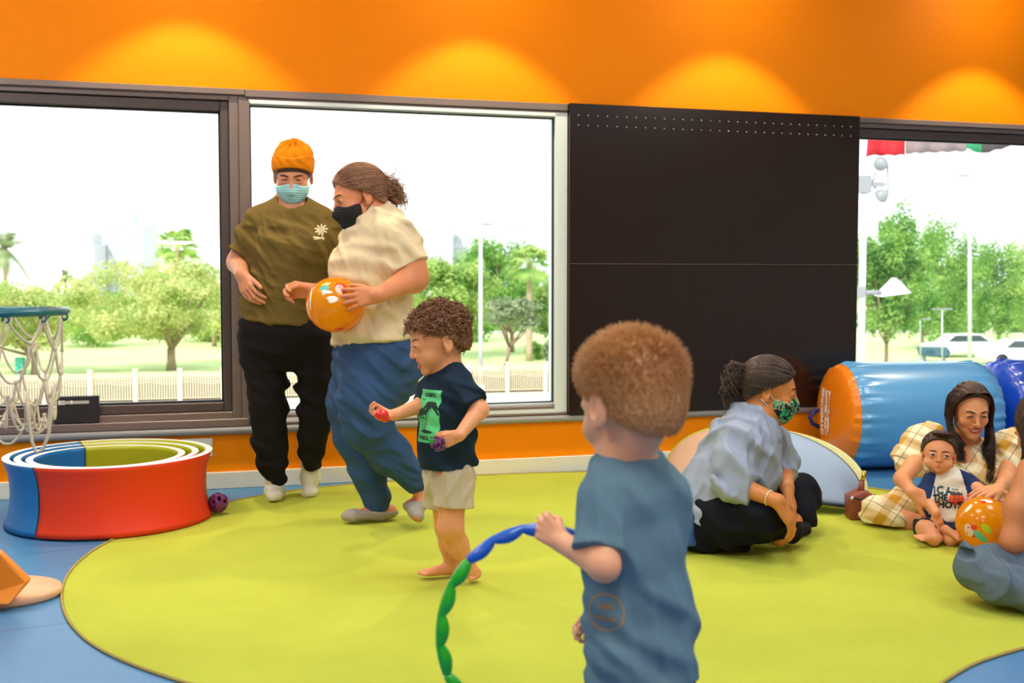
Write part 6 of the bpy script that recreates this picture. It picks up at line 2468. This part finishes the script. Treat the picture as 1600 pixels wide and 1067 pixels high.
def person_E():
    Y = 4.42; k = K_(Y)
    root = empty('person', G(1140, 848), 0, 'person in pale blue shirt and green patterned mask sitting cross-legged on the rug', 'person', 'people')
    H = Head(P(1203, 610, Y), (.95, -.22, -.20), (.22, 0, 1), 1.0)
    fw = _n((.97, -.25, 0)); sd = _n((.25, .97, 0))
    b = Body(); H.build(b)
    nk = P(1184, 655, Y)
    b.cap(H.w((0, -.03, -.055)), nk, .050, .058, .03)
    b.sec([(nk, sd, .09, .07), (P(1162, 700, Y), sd, .155, .095), (P(1130, 780, Y), sd, .15, .11), (P(1105, 818, Y), sd, .16, .12)], .03)
    # near leg and far leg
    kn = P(1186, 806, Y - .24); an = P(1226, 828, Y - .12)
    b.chain([P(1100, 815, Y - .08), kn, an], [.065, .042, .030], .02)
    foot(b, an, .03, P(1260, 824, Y - .02), _n((0, -.4, .9)), .88, toes=False, ra=.034)
    kf = P(1256, 765, Y + .28); af = P(1240, 822, Y + .05)
    b.chain([P(1115, 810, Y + .12), kf, af], [.065, .038, .028], .02)
    foot(b, af, .02, P(1222, 838, Y - .04), _n((0, -.2, .9)), .75, toes=False, ra=.026)
    el = P(1150, 757, Y - .24); wr = P(1215, 783, Y - .35)
    b.chain([P(1156, 698, Y - .13), el, wr], [.045, .038, .025], .02)
    hand(b, wr, (.55, .12, -.80), (.75, -.50, .45), .98, -1, (.25, .45, .3), .05, (.35, .15), .2)
    el2 = P(1226, 738, Y + .16); wr2 = P(1229, 760, Y - .08)
    b.chain([P(1203, 695, Y + .14), el2, wr2], [.045, .040, .026], .02)
    hand(b, wr2, (.28, -.22, -.92), (.85, -.30, .35), .98, 1, (.25, .45, .3), .07, (.35, .2), .2)
    me = b.mesh('body', .007, [(H.c, (.15, .14, .14), .0025), (wr + np.array([.05, 0, -.06]), (.10, .10, .12), .0028), (wr2 + np.array([.03, -.02, -.08]), (.09, .10, .10), .0028)])
    H.setbvh(me); obj('body', me, M_SKINE, root)
    H.eyes(root, openness=0.0, brow=(40, 26, 20), brow_lift=.0)
    face_mask(H, pattern_mask_mat(), root, strap=M_STRAPW, pleats=False)
    hr = hairshell(H, .009, [((0, .074, .072), (0, 1, -.5)), ((0, .030, .030), (0, .72, -1)), ((0, -.02, -.045), (0, .2, -1))], M_HAIRE, root, ridge=.003)
    combed('combed_hair', H, (0, -.13, .02), lambda p: p[1] - .074 < .5 * (p[2] - .072) and p[2] > .030 + .72 * (p[1] - .03) and p[2] > -.045, M_HAIRE, hr, 2600, .018, .0011, 32)
    st = [np.array([x, -.108, z]) for x in (-.02, 0, .02) for z in (-.01, .01, .03, .04)]

    def bun(s0, t, i, r):
        a = t * 8 + i * 1.3
        return s0 + np.array([.026 * math.sin(a), -.030 - .028 * math.cos(a) * (1 + .3 * math.sin(i)), -.035 * t + .012 + .030 * math.sin(a * 1.1 + i)])
    flow_hair('bun', H, st, bun, M_HAIRE, hr, 300, .0024, 15, 20, .012)
    tail = lambda s0, t, i, r: s0 + np.array([.02 * math.sin(i), -.035 - .02 * math.sin(t * 3), -.105 * t + .01])
    flow_hair('loose_tail', H, st, tail, M_HAIRE, hr, 90, .0018, 16, 14, .014, wave=.006)
    # shirt
    t = Body()
    t.sec([(P(1186, 650, Y), sd, .070, .064), (P(1176, 668, Y), sd, .120, .095), (P(1165, 692, Y), sd, .190, .135), (P(1154, 730, Y), sd, .19, .155), (P(1128, 775, Y), sd, .20, .165), (P(1104, 818, Y), sd, .215, .150)], .03, cut0=True, cut1=True)
    t.chain([P(1152, 692, Y - .15), P(1145, 735, Y - .21), P(1149, 760, Y - .245)], [.080, .072, .062], .04)
    t.cap(P(1149, 760, Y - .245), P(1174, 764, Y - .27), .062, .056, .02, cut=True)
    t.chain([P(1208, 690, Y + .16), P(1222, 722, Y + .17)], [.075, .066], .04)
    t.cap(P(1222, 722, Y + .17), P(1228, 745, Y + .13), .062, .058, .02, cut=True)
    t.folds(.020, .10, 55, (.6, 0, .8), .6)
    t.folds(.012, .06, 57, (.9, .2, -.4), .6)
    t.cap(nk + np.array([.03, 0, .05]), nk + np.array([.012, 0, .01]), .062, .050, .004, 's')
    ts = obj('shirt', t.mesh('shirt', .0055), M_SHIRTE, root)
    # collar: a turned band, open at the front
    V = []; F = []; n = 30
    c0 = nk + np.array([.006, 0, .030])
    for i in range(n + 1):
        a = R(35 + 290 * i / n)
        rr_ = .068
        d = fw * math.cos(a) + sd * math.sin(a)
        drop = .016 + .05 * (1 + math.cos(a)) * .5
        bse = c0 + fw * .068 * math.cos(a) + sd * .066 * math.sin(a) - np.array([0, 0, .045 * (1 + math.cos(a)) * .5])
        V += [bse + np.array([0, 0, .022]) - d * .006, bse + np.array([0, 0, .026]) + d * .002, bse + d * .024 - np.array([0, 0, drop * .45]), bse + d * .044 - np.array([0, 0, drop * 1.1])]
    for i in range(n):
        for q in range(3):
            a = i * 4 + q; F.append((a, a + 1, a + 5, a + 4))
    o = obj('collar', np_mesh('collar', V, F), M_SHIRTE, ts); md = o.modifiers.new('t', 'SOLIDIFY'); md.thickness = .004
    mb = MB()
    for q in range(4):
        p = P(1208 - q * 3, 690 + q * 20, Y - .10)
    mb.bm.free()
    # hem tail hanging at the back
    u = Body(); u.sec([(P(1086, 800, Y), sd, .19, .07), (P(1078, 838, Y), sd, .20, .075)], .02, cut1=True); u.folds(.012, .06, 58, (1, 0, .2))
    obj('undershirt', u.mesh('undershirt', .006), mat('under_blue', (46, 84, 150), .85), root)
    # trousers
    j = Body()
    j.sec([(P(1098, 800, Y), sd, .17, .115), (P(1100, 826, Y), sd, .19, .12)], .03)
    j.chain([P(1108, 812, Y - .09), P(1150, 808, Y - .17), P(1190, 803, Y - .24)], [.115, .108, .088], .04)
    j.cap(P(1190, 803, Y - .24), P(1216, 822, Y - .17), .084, .062, .03, cut=True)
    j.chain([P(1120, 808, Y + .12), P(1190, 785, Y + .22), P(1253, 766, Y + .28)], [.105, .092, .070], .04)
    j.cap(P(1253, 768, Y + .28), P(1248, 805, Y + .14), .068, .060, .03)
    j.plane((0, 0, .014), (0, 0, -1))
    j.folds(.018, .09, 59, (1, 0, .5), .6)
    obj('trousers', j.mesh('trousers', .0055), M_DARKP, root)
    s_ = Body(); foot(s_, an + np.array([.03, 0, -.004]), .0, P(1262, 823, Y - .02), _n((0, -.4, .9)), .96, toes=False, ra=.036)
    s_.plane(an + np.array([.035, 0, 0]), (-1, 0, .5))
    obj('dark_sock', s_.mesh('dark_sock', .004), M_BLACKJ, root)
    mb = MB(); ax = _n(wr - el); c = wr - ax * .035; x = _n(np.cross(ax, (0, 0, 1))); y = np.cross(ax, x)
    mb.tube([c + (x * math.cos(a) + y * math.sin(a)) * .0285 for a in np.linspace(0, 6.283, 28, endpoint=False)], .0022, 6, closed=True)
    mb.build('bracelet', mat('pale_bead', (236, 222, 196), .3), root)


# =================================================== person F: smiling, long hair, plaid dress
def plaid_mat():
    m = bpy.data.materials.new('cream_yellow_plaid'); m.use_nodes = True
    nt = m.node_tree; p = nt.nodes['Principled BSDF']; p.inputs['Roughness'].default_value = .85
    tc = nt.nodes.new('ShaderNodeTexCoord')
    mp = nt.nodes.new('ShaderNodeMapping'); mp.inputs['Rotation'].default_value = (R(20), R(-38), R(12)); mp.inputs['Location'].default_value = (.02, 0, .03)
    nt.links.new(tc.outputs['Object'], mp.inputs[0])
    se = nt.nodes.new('ShaderNodeSeparateXYZ'); nt.links.new(mp.outputs[0], se.inputs[0])
    per = .12

    def band(ax, off, wd):
        a = nt.nodes.new('ShaderNodeMath'); a.operation = 'MULTIPLY_ADD'; a.inputs[1].default_value = 1 / per; a.inputs[2].default_value = off
        f = nt.nodes.new('ShaderNodeMath'); f.operation = 'FRACT'
        l = nt.nodes.new('ShaderNodeMath'); l.operation = 'LESS_THAN'; l.inputs[1].default_value = wd
        nt.links.new(se.outputs[ax], a.inputs[0]); nt.links.new(a.outputs[0], f.inputs[0]); nt.links.new(f.outputs[0], l.inputs[0])
        return l.outputs[0]

    def add(x, y, op='ADD'):
        a = nt.nodes.new('ShaderNodeMath'); a.operation = op
        nt.links.new(x, a.inputs[0]); nt.links.new(y, a.inputs[1]); return a.outputs[0]

    def sc(x, v):
        a = nt.nodes.new('ShaderNodeMath'); a.operation = 'MULTIPLY'; a.inputs[1].default_value = v; nt.links.new(x, a.inputs[0]); return a.outputs[0]
    wide = add(sc(band(0, 0, .34), .5), sc(band(2, .2, .34), .5))
    thin = add(band(0, .45, .035), band(2, .65, .035), 'MAXIMUM')
    mx = nt.nodes.new('ShaderNodeMix'); mx.data_type = 'RGBA'; mx.inputs['A'].default_value = (*lin((246, 230, 190)), 1); mx.inputs['B'].default_value = (*lin((214, 158, 44)), 1)
    nt.links.new(wide, mx.inputs['Factor'])
    m2 = nt.nodes.new('ShaderNodeMix'); m2.data_type = 'RGBA'; m2.inputs['B'].default_value = (*lin((120, 84, 56)), 1)
    t8 = sc(thin, .7)
    nt.links.new(t8, m2.inputs['Factor']); nt.links.new(mx.outputs['Result'], m2.inputs['A']); nt.links.new(m2.outputs['Result'], p.inputs['Base Color'])
    return m


M_SKINF = skin('skin_honey', (230, 156, 108))
M_HAIRF = hair_mat('hair_long_dark', (30, 18, 14), (84, 54, 40))
M_NAIL = mat('red_nail', (222, 40, 44), .25, coat=.5)


def nails(tips, root, s=1.0):
    mb = MB()
    for p, v, n in tips:
        n2 = _n(n - v * (n @ v)) if abs(np.dot(n, v)) < .95 else n
        M = Matrix(np.stack([np.cross(v, n2), v, n2], 1).tolist())
        mb.sphere(p + n2 * .0052 * s + v * .002 * s, .0058 * s, 10, 8, (1, 1.5, .45), M)
    return mb.build('nails', M_NAIL, root)


def person_F():
    Y = 4.90; k = K_(Y)
    root = empty('person', G(1480, 826), 0, 'smiling person with long dark hair in yellow plaid dress sitting behind the baby', 'person', 'people')
    H = Head(P(1516, 640, Y - .06), (-.05, -1, -.30), (-.02, -.3, 1), .94)
    b = Body(); H.build(b, smile=1.5, open_mouth=.0045)
    nk = P(1512, 702, Y + .03)
    b.cap(H.w((0, -.025, -.055)), nk, .048, .056, .03)
    X = (1, 0, 0)
    b.sec([(nk, X, .09, .06), (P(1511, 722, Y + .02), X, .155, .085), (P(1505, 780, Y + .03), X, .13, .10), (P(1498, 812, Y + .05), X, .15, .11)], .03)
    knl = P(1376, 800, Y - .12)
    b.chain([P(1470, 805, Y), knl, P(1440, 822, Y - .22)], [.075, .055, .042], .02)
    b.chain([P(1530, 805, Y), P(1608, 806, Y - .10), P(1540, 826, Y - .20)], [.075, .055, .042], .02)
    foot(b, P(1462, 826, Y - .24), .03, P(1520, 832, Y - .22), (0, -.4, .9), .85, toes=False, ra=.03)
    foot(b, P(1520, 826, Y - .16), .03, P(1470, 830, Y - .12), (0, -.4, .9), .85, toes=False, ra=.03)
    tips = []; tips2 = []
    el = P(1410, 748, Y - .22); wr = P(1425, 769, Y - .44)
    b.chain([P(1447, 700, Y - .02), el, wr], [.046, .033, .021], .02)
    hand(b, wr, (.80, -.12, -.40), (.15, -.85, .50), .88, 1, (.35, .55, .35), .10, (.6, .3), .2, tips=tips)
    el2 = P(1574, 750, Y - .16); wr2 = P(1561, 764, Y - .47)
    b.chain([P(1577, 705, Y - .02), el2, wr2], [.048, .037, .023], .02)
    hand(b, wr2, (-.86, -.45, -.05), (.05, -.25, .95), .90, -1, (.18, .28, .2), .07, (.45, .25), .2, tips=tips2)
    me = b.mesh('body', .007, [(H.c, (.13, .14, .145), .0022), (wr + np.array([.05, -.02, -.02]), (.10, .10, .09), .0026), (wr2 + np.array([-.05, -.03, 0]), (.11, .10, .07), .0026)], fmat=lambda C: H.lipmat(C))
    H.setbvh(me)
    me.materials.append(M_SKINF); me.materials.append(mat('lip_warm', (186, 82, 70), .35))
    obj('body', me, M_SKINF, root)
    nails(tips[:4], root, .9); nails(tips2, root, .9)
    H.eyes(root, openness=.42, iris=(40, 24, 16), brow=(40, 24, 18), browr=.0026, gaze=(.1, -.6), lash_r=.0020)
    mw, my, mz, _, om = H.mouth
    mb = MB(); mb.tube([H.w((t * mw * .80, my + .004 - .015 * t * t, mz + .0002 + .0085 * t * t)) for t in np.linspace(-1, 1, 11)], [.0014 + .0032 * (1 - abs(t) ** 2) for t in np.linspace(-1, 1, 11)], 8); mb.build('teeth', M_TOOTH, root)
    # long hair
    hr = hairshell(H, .012, [((0, .062, .090), (0, 1, -.62)), ((0, .058, .0), (0, 1, -.10)), ((0, -.02, -.06), (0, .0, -1))], M_HAIRF, root, ridge=.0026)
    r = np.random.default_rng(8)
    S = []
    for i in range(2600):
        sx = -1 if i % 2 == 0 else 1
        u = r.random()
        # roots along the parting, falling over the side of the head, then over the shoulder
        p0 = np.array([sx * .004, .070 - .13 * u, .118 - .02 * u - .25 * (max(0, .070 - .13 * u - .03)) ** 1])
        side = np.array([sx * (.084 + .006 * r.random()), .045 - .11 * u, .035])
        low = np.array([sx * (.083 + .014 * r.random()), .040 - .085 * u, -.06])
        len_ = .27 if sx < 0 else .17
        fall = np.array([sx * (.075 + .035 * r.random()), .035 - .06 * u + .02, -.06 - len_ * (.75 + .25 * r.random())])
        ctrl = [p0, np.array([sx * .05, .075 - .13 * u, .108 - .02 * u]), side, low, low * .5 + fall * .5 + np.array([sx * .012, 0, 0]), fall]
        n = 22; pts = []
        ph = r.random() * 6.28
        for q in range(n):
            t = q / (n - 1) * 5
            a = min(4, int(t)); f = t - a
            g = lambda z: ctrl[max(0, min(5, z))]
            p = .5 * ((2 * g(a)) + (g(a + 1) - g(a - 1)) * f + (2 * g(a - 1) - 5 * g(a) + 4 * g(a + 1) - g(a + 2)) * f * f + (3 * g(a) - g(a - 1) - 3 * g(a + 1) + g(a + 2)) * f ** 3)
            w = max(0, (q / n - .45)) * .022
            p = p + np.array([math.sin(ph * .4 + q * .55) * w, math.cos(ph * .4 + q * .5) * w, 0]) + (r.normal(size=3) * .0006)
            W_ = H.w(p)
            if q > n * .55:      # below the chin the hair hangs straight down
                f2 = (q / n - .55) / .45
                base = H.w(low)
                W_ = base + (W_ - base) * (1 - f2) ** 2 * .6 + np.array([sx * (.010 + .035 * r.random()) * f2 + .008 * math.sin(ph + f2 * 5) * f2, -.06 * math.sqrt(f2) - .012 * r.random() * f2, -len_ * (.75 + .25 * math.sin(i * 1.7)) * f2])
            pts.append(W_)
        S.append(pts)
    obj('long_strands', strands('long_strands', np.array(S), .0013, 3, .5), M_HAIRF, hr)
    # dress
    M_PL = plaid_mat()
    t = Body()
    t.sec([(P(1512, 712, Y + .03), X, .115, .085), (P(1511, 728, Y + .02), X, .170, .115), (P(1507, 765, Y + .02), X, .150, .125), (P(1500, 812, Y + .04), X, .185, .14)], .03)
    t.ell(P(1488, 738, Y - .07), (.07, .06, .06), .05); t.ell(P(1535, 738, Y - .07), (.07, .06, .06), .05)
    # puffed sleeves
    t.ell(P(1441, 700, Y - .02), (.098, .095, .115), .03, M=[[.86, 0, .5], [0, 1, 0], [-.5, 0, .86]])
    t.ell(P(1427, 722, Y - .06), (.080, .085, .062), .04, M=[[.82, 0, .57], [0, 1, 0], [-.57, 0, .82]])
    t.ell(P(1578, 708, Y - .02), (.088, .09, .110), .03); t.ell(P(1574, 732, Y - .05), (.074, .08, .055), .04)
    # V neck
    t.ell(P(1512, 700, Y - .11), (.058, .085, .085), .01, 's')
    t.folds(.016, .11, 61, (1, 0, .2), .6); t.folds(.010, .05, 62, (.3, 0, 1), .6)
    # skirt over the knees
    t.chain([P(1480, 800, Y - .02), P(1420, 797, Y - .10), P(1377, 799, Y - .13)], [.10, .088, .070], .04)
    t.chain([P(1530, 800, Y - .02), P(1605, 800, Y - .10)], [.10, .075], .04)
    t.chain([P(1378, 802, Y - .14), P(1400, 812, Y - .20)], [.062, .040], .03)
    t.plane((0, 0, .02), (0, 0, -1))
    me = t.mesh('plaid_dress', .005); obj('plaid_dress', me, M_PL, root)


# =================================================== person G: the baby
M_SKING = skin('skin_baby', (232, 158, 112))
M_HAIRG = hair_mat('hair_baby_dark', (44, 28, 20), (96, 64, 44))
M_OFFW = mat('off_white_jersey', (232, 224, 206), .9, bump=.1, bscale=500)
M_RNAVY = mat('raglan_navy', (20, 44, 92), .9, bump=.1, bscale=500)
M_TPRINT = mat('teal_print', (26, 84, 104), .8); M_DKPRINT = mat('black_print', (24, 28, 40), .8); M_ORPRINT = mat('basketball_orange', (240, 84, 30), .8)


def person_G():
    Y = 4.52; k = K_(Y)
    root = empty('person', G(1470, 846), 0, 'baby with dark hair in a navy and white printed tee sitting barefoot on the rug', 'person', 'people')
    H = Head(P(1467, 709, Y), (-.36, -1, .05), (.06, .05, 1), .76, 'baby')
    b = Body(); H.build(b)
    nk = P(1474, 739, Y + .01)
    b.cap(H.w((0, -.02, -.05)), nk, .034, .036, .02)
    X = _n((1, -.25, 0))
    b.sec([(nk, X, .05, .045), (P(1480, 760, Y), X, .070, .055), (P(1480, 800, Y), X, .074, .065), (P(1473, 825, Y), X, .082, .07)], .02)
    # arms
    e1 = P(1447, 782, Y - .05); w1 = P(1462, 801, Y - .11)
    b.chain([P(1452, 756, Y - .01), e1, w1], [.030, .028, .019], .015)
    hand(b, w1, (.22, -.15, -1), (-.1, -1, .2), .50, 1, (.25, .4, .3), .10, (.5, .3), .2)
    e2 = P(1527, 765, Y - .05); w2 = P(1548, 776, Y - .10)
    b.chain([P(1508, 756, Y), e2, w2], [.030, .027, .019], .015)
    hand(b, w2, (.9, -.4, -.2), (0, -.2, 1), .48, 1, (.25, .4, .3), .08, (.5, .3), .2)
    # legs
    a1 = P(1459, 843, Y - .14); t1 = P(1431, 843, Y - .17)
    b.chain([P(1466, 822, Y - .02), P(1448, 826, Y - .08), a1], [.045, .038, .026], .02)
    a2 = P(1484, 843, Y - .12); t2 = P(1508, 846, Y - .20)
    b.chain([P(1485, 822, Y - .02), P(1500, 834, Y - .06), a2], [.045, .036, .026], .02)
    foot(b, a1, .018, t1, _n((.25, -.25, .95)), .55, side=1, ra=.034)
    foot(b, a2, .018, t2, _n((-.2, -.25, .95)), .55, side=-1, ra=.034)
    me = b.mesh('body', .0042, [(H.c, (.10, .10, .10), .0018), (w1 + np.array([0, -.01, -.03]), (.05, .05, .06), .002), (a1 + np.array([-.03, -.01, 0]), (.07, .07, .05), .0022), (a2 + np.array([.03, -.03, 0]), (.07, .08, .05), .0022)], fmat=lambda C: H.lipmat(C))
    H.setbvh(me)
    me.materials.append(M_SKING); me.materials.append(M_LIP)
    obj('body', me, M_SKING, root)
    H.eyes(root, openness=1.0, iris=(34, 24, 20), brow=(70, 44, 30), browr=.0024, gaze=(-.45, .1), lash_r=.0017)
    hr = hairshell(H, .007, [((0, .066, .074), (0, 1, -.75)), ((0, .040, .034), (0, .75, -1)), ((0, -.03, -.02), (0, .2, -1))], M_HAIRG, root, ridge=.0018, h=.0026)
    st = [np.array([x, .045 + .01 * math.cos(x * 20), .108]) for x in np.linspace(-.03, .035, 8)]
    quiff = lambda s0, t, i, r: s0 + np.array([-.040 * t - .008 * math.sin(t * 6), .030 * math.sin(t * 2.6), .012 * math.sin(t * 3) - .012 * t])
    flow_hair('quiff', H, st, quiff, M_HAIRG, hr, 160, .0014, 21, 12, .004)
    r = np.random.default_rng(9)
    Vv = np.empty(len(hr.data.vertices) * 3, np.float32); hr.data.vertices.foreach_get('co', Vv); Vv = Vv.reshape(-1, 3)
    L = H.loc(Vv[r.integers(len(Vv), size=2500)].astype(float))
    rad = L / np.linalg.norm(L, axis=1)[:, None]
    d = np.stack([rad[:, 0] * .3 - .1, rad[:, 1] * .1 - .5, rad[:, 2] * .1 - .6], 1) + r.normal(size=L.shape) * .12
    tt = np.linspace(0, 1, 6)[None, :, None]
    S = L[:, None] + d[:, None] * .010 * tt + rad[:, None] * .004 * tt
    obj('fine_hair', strands('fine_hair', H.c + (S * H.s) @ H.M.T, .0006, 3, .3), M_HAIRG, hr)
    # tee
    t = Body()
    t.sec([(P(1476, 741, Y + .01), X, .052, .045), (P(1480, 752, Y), X, .078, .058), (P(1481, 775, Y), X, .088, .070), (P(1479, 810, Y), X, .092, .080)], .015, cut1=True)
    t.cap(P(1454, 755, Y - .01), P(1446, 785, Y - .045), .040, .042, .02, cut=True)
    t.cap(P(1507, 755, Y), P(1528, 768, Y - .04), .040, .040, .02, cut=True)
    t.folds(.007, .06, 71, (.5, 0, 1), .6)
    nc = P(1475, 740, Y)
    t.cap(nc + np.array([0, 0, .02]), nc, .036, .033, .002, 's')
    fwd = _n((-.25, -1, 0))

    def fm(C):
        q = C - P(1480, 775, Y)
        u = q @ X; z = q[:, 2]
        lim = .076 - .30 * np.clip(z + .0, 0, 1)
        return (np.abs(u) > lim).astype(np.int32)
    me = t.mesh('tee_shirt', .0032, fmat=fm)
    me.materials.append(M_OFFW); me.materials.append(M_RNAVY)
    ts = obj('tee_shirt', me, M_OFFW, root); bv = bvh_of(me)
    mb = MB(); mb.tube([nc + X * .037 * math.cos(a) + fwd * .036 * math.sin(a) + np.array([0, 0, -.004 - .012 * math.sin(a)]) for a in np.linspace(0, 6.283, 32, endpoint=False)], .0042, 8, closed=True); mb.build('collar', M_RNAVY, ts)
    o_ = P(1483, 782, Y - .09)
    for s_, x, y, sz, m_, tx in (('I', -.058, .033, .040, M_TPRINT, .9), ('C', -.034, .033, .040, M_TPRINT, 1.0), ('ALL', .022, .030, .040, M_TPRINT, 1.05), ('THE', -.034, .005, .033, M_DKPRINT, 1.0), ('SHOTS', -.002, -.024, .038, M_DKPRINT, 1.0)):
        V, F = text_mesh(s_, sz, .0016)
        decal(bv, [((v[0] * tx + x) * .93, v[1] + y + .002) for v in V], F, o_, X, (0, 0, 1), -fwd, 'print_word', m_, ts, off=.0026, dist=.2)

    def bball(x, y):
        q = math.hypot((x) / .030, y / .024)
        if q > 1: return -1
        for c in (-.030, .030):
            if abs(math.hypot(x - c, y) - .022) < .0011: return 1
        if abs(x + .2 * y) < .0011 or abs(y - .1 * x) < .0011: return 1
        return 0
    V, F, mi = art(.064, .052, 64, 52, bball)
    o = decal(bv, [(v[0] + .030, v[1] + .004) for v in V], F, o_, X, (0, 0, 1), -fwd, 'basketball_print', M_ORPRINT, ts, mi=mi, off=.0020, dist=.2); o.data.materials.append(M_DKPRINT)
    V = [(.004, .052), (.050, .047), (.048, .030), (.003, .034)]
    lab = decal(bv, [(v[0], v[1]) for v in V], [(0, 3, 2, 1)], o_, X, (0, 0, 1), -fwd, 'name_sticker', mat('sticker_white', (240, 234, 222), .6), ts, sub=3, off=.0042, dist=.2)
    V, F = text_mesh('Aadiv', .012, .0)
    decal(bv, [(v[0] + .026, v[1] + .041) for v in V], F, o_, X, (0, 0, 1), -fwd, 'sticker_word', M_DKPRINT, ts, off=.0052, dist=.2)
    # shorts
    j = Body()
    j.sec([(P(1478, 806, Y), X, .085, .072), (P(1476, 828, Y), X, .092, .080)], .02)
    j.cap(P(1462, 823, Y - .03), P(1444, 829, Y - .09), .052, .050, .02, cut=True)
    j.cap(P(1488, 823, Y - .03), P(1503, 834, Y - .085), .050, .046, .02, cut=True)
    j.plane((0, 0, .014), (0, 0, -1)); j.folds(.006, .05, 72, (1, 0, .2), .6)
    obj('shorts', j.mesh('shorts', .0035), mat('denim_navy', (26, 38, 62), .85, noise=.25, nscale=20), root)


# =================================================== person H: at the right edge, seen from behind
M_SKINH = skin('skin_golden_brown', (206, 132, 84))
M_JEANH = mat('washed_denim', (88, 106, 122), .85, noise=.35, nscale=10, bump=.15, bscale=400)
M_TOPH = mat('black_top', (22, 22, 28), .85)


def person_H():
    Y = 3.78; k = K_(Y)
    root = empty('person', G(1650, 960), 0, 'dark wavy-haired person with bare arms in ripped jeans, half cut off at the right edge', 'person', 'people')
    H = Head(P(1634, 672, Y), (-.38, .90, -.22), (-.15, .1, 1), 1.0)
    fw = _n((-.85, .5, 0)); sd = _n((.5, .85, 0))
    b = Body(); H.build(b)
    nk = P(1650, 718, Y)
    b.cap(H.w((0, -.03, -.055)), nk, .048, .055, .03)
    b.sec([(nk, sd, .10, .07), (P(1658, 750, Y), sd, .155, .09), (P(1672, 830, Y), sd, .125, .09), (P(1690, 905, Y), sd, .17, .11)], .03)
    b.chain([P(1690, 905, Y - .1), P(1524, 892, Y - .16), P(1640, 930, Y - .32)], [.085, .060, .042], .02)
    b.chain([P(1690, 905, Y + .1), P(1600, 880, Y + .35), P(1660, 900, Y + .12)], [.085, .060, .042], .02)
    foot(b, P(1650, 930, Y - .32), .03, P(1740, 935, Y - .30), (0, -.2, .9), .85, toes=False, ra=.03)
    foot(b, P(1670, 905, Y + .08), .03, P(1740, 912, Y + .05), (0, -.2, .9), .85, toes=False, ra=.03)
    el = P(1583, 846, Y - .18); wr = P(1600, 806, Y + .06)
    b.chain([P(1612, 735, Y - .12), P(1592, 795, Y - .16), el, wr], [.044, .043, .035, .024], .03)
    hand(b, wr, (.25, .9, .1), (.9, -.2, .3), .92, -1, (.2, .3, .2), .06)
    b.chain([P(1700, 745, Y + .14), P(1700, 820, Y + .2), P(1640, 830, Y + .4)], [.052, .042, .025], .03)
    me = b.mesh('body', .006, [(H.c, (.13, .14, .14), .003), (el + np.array([.0, .1, .05]), (.12, .22, .14), .0032)])
    H.setbvh(me); obj('body', me, M_SKINH, root)
    H.eyes(root, openness=.8)
    hr = hairshell(H, .013, [((0, .072, .070), (0, 1, -.55)), ((0, .030, -.02), (0, 1, -.1)), ((0, -.02, -.08), (0, 0, -1))], M_HAIRF, root, ridge=.003)
    r = np.random.default_rng(12); S = []
    for i in range(2600):
        a = r.uniform(-2.75, 2.75)        # around the head, 0 = back
        sx = math.sin(a); cy = -math.cos(a)
        top = np.array([sx * .02, .02 + cy * .03, .120])
        mid = np.array([sx * .088, -.016 + cy * .108, .040])
        low = np.array([sx * .088, -.020 + cy * .098, -.055])
        ln = .20 + .10 * r.random()
        pts = []; ph = r.random() * .8 + a * 2.2
        for q in range(24):
            t = q / 23
            if t < .3: p = top + (mid - top) * (t / .3); p = p + (p - np.array([0, -.016, .02])) * .12 * math.sin(math.pi * t / .3)
            elif t < .5: p = mid + (low - mid) * ((t - .3) / .2)
            else: p = low + np.array([0, 0, 0])
            W_ = H.w(p)
            if t >= .5:
                f = (t - .5) / .5
                W_ = W_ + np.array([-.015 * f, 0, -ln * f])
            w = .011 * min(1, max(0, (t - .25) * 3))
            W_ = W_ + np.array([math.sin(ph + t * 19), math.cos(ph + t * 17), .3 * math.sin(ph + t * 11)]) * w + r.normal(size=3) * .0008
            pts.append(W_)
        S.append(pts)
    obj('wavy_strands', strands('wavy_strands', np.array(S), .0015, 3, .5), M_HAIRF, hr)
    t = Body(); t.sec([(P(1657, 752, Y), sd, .150, .095), (P(1672, 830, Y), sd, .135, .105), (P(1688, 895, Y), sd, .165, .12)], .03, cut0=True)
    t.folds(.008, .06, 81, (.3, 0, 1), .6); obj('black_top', t.mesh('black_top', .006), M_TOPH, root)
    j = Body()
    j.sec([(P(1688, 880, Y), sd, .17, .12), (P(1692, 905, Y), sd, .19, .13)], .03)
    j.chain([P(1685, 905, Y - .10), P(1610, 893, Y - .14), P(1526, 886, Y - .17)], [.125, .095, .068], .03)
    j.chain([P(1526, 888, Y - .18), P(1560, 912, Y - .26), P(1645, 932, Y - .33)], [.064, .060, .056], .03)
    j.chain([P(1688, 900, Y + .10), P(1602, 882, Y + .34), P(1650, 900, Y + .12)], [.115, .075, .055], .03)
    j.plane((0, 0, .016), (0, 0, -1))
    j.ell(P(1511, 866, Y - .21), (.028, .07, .018), .004, 's')
    j.folds(.014, .06, 82, (1, 0, .4), .6); obj('ripped_jeans', j.mesh('ripped_jeans', .0045), M_JEANH, root)
for _f in (person_A, person_B, person_C, person_D, person_E, person_F, person_G, person_H):
    _f()
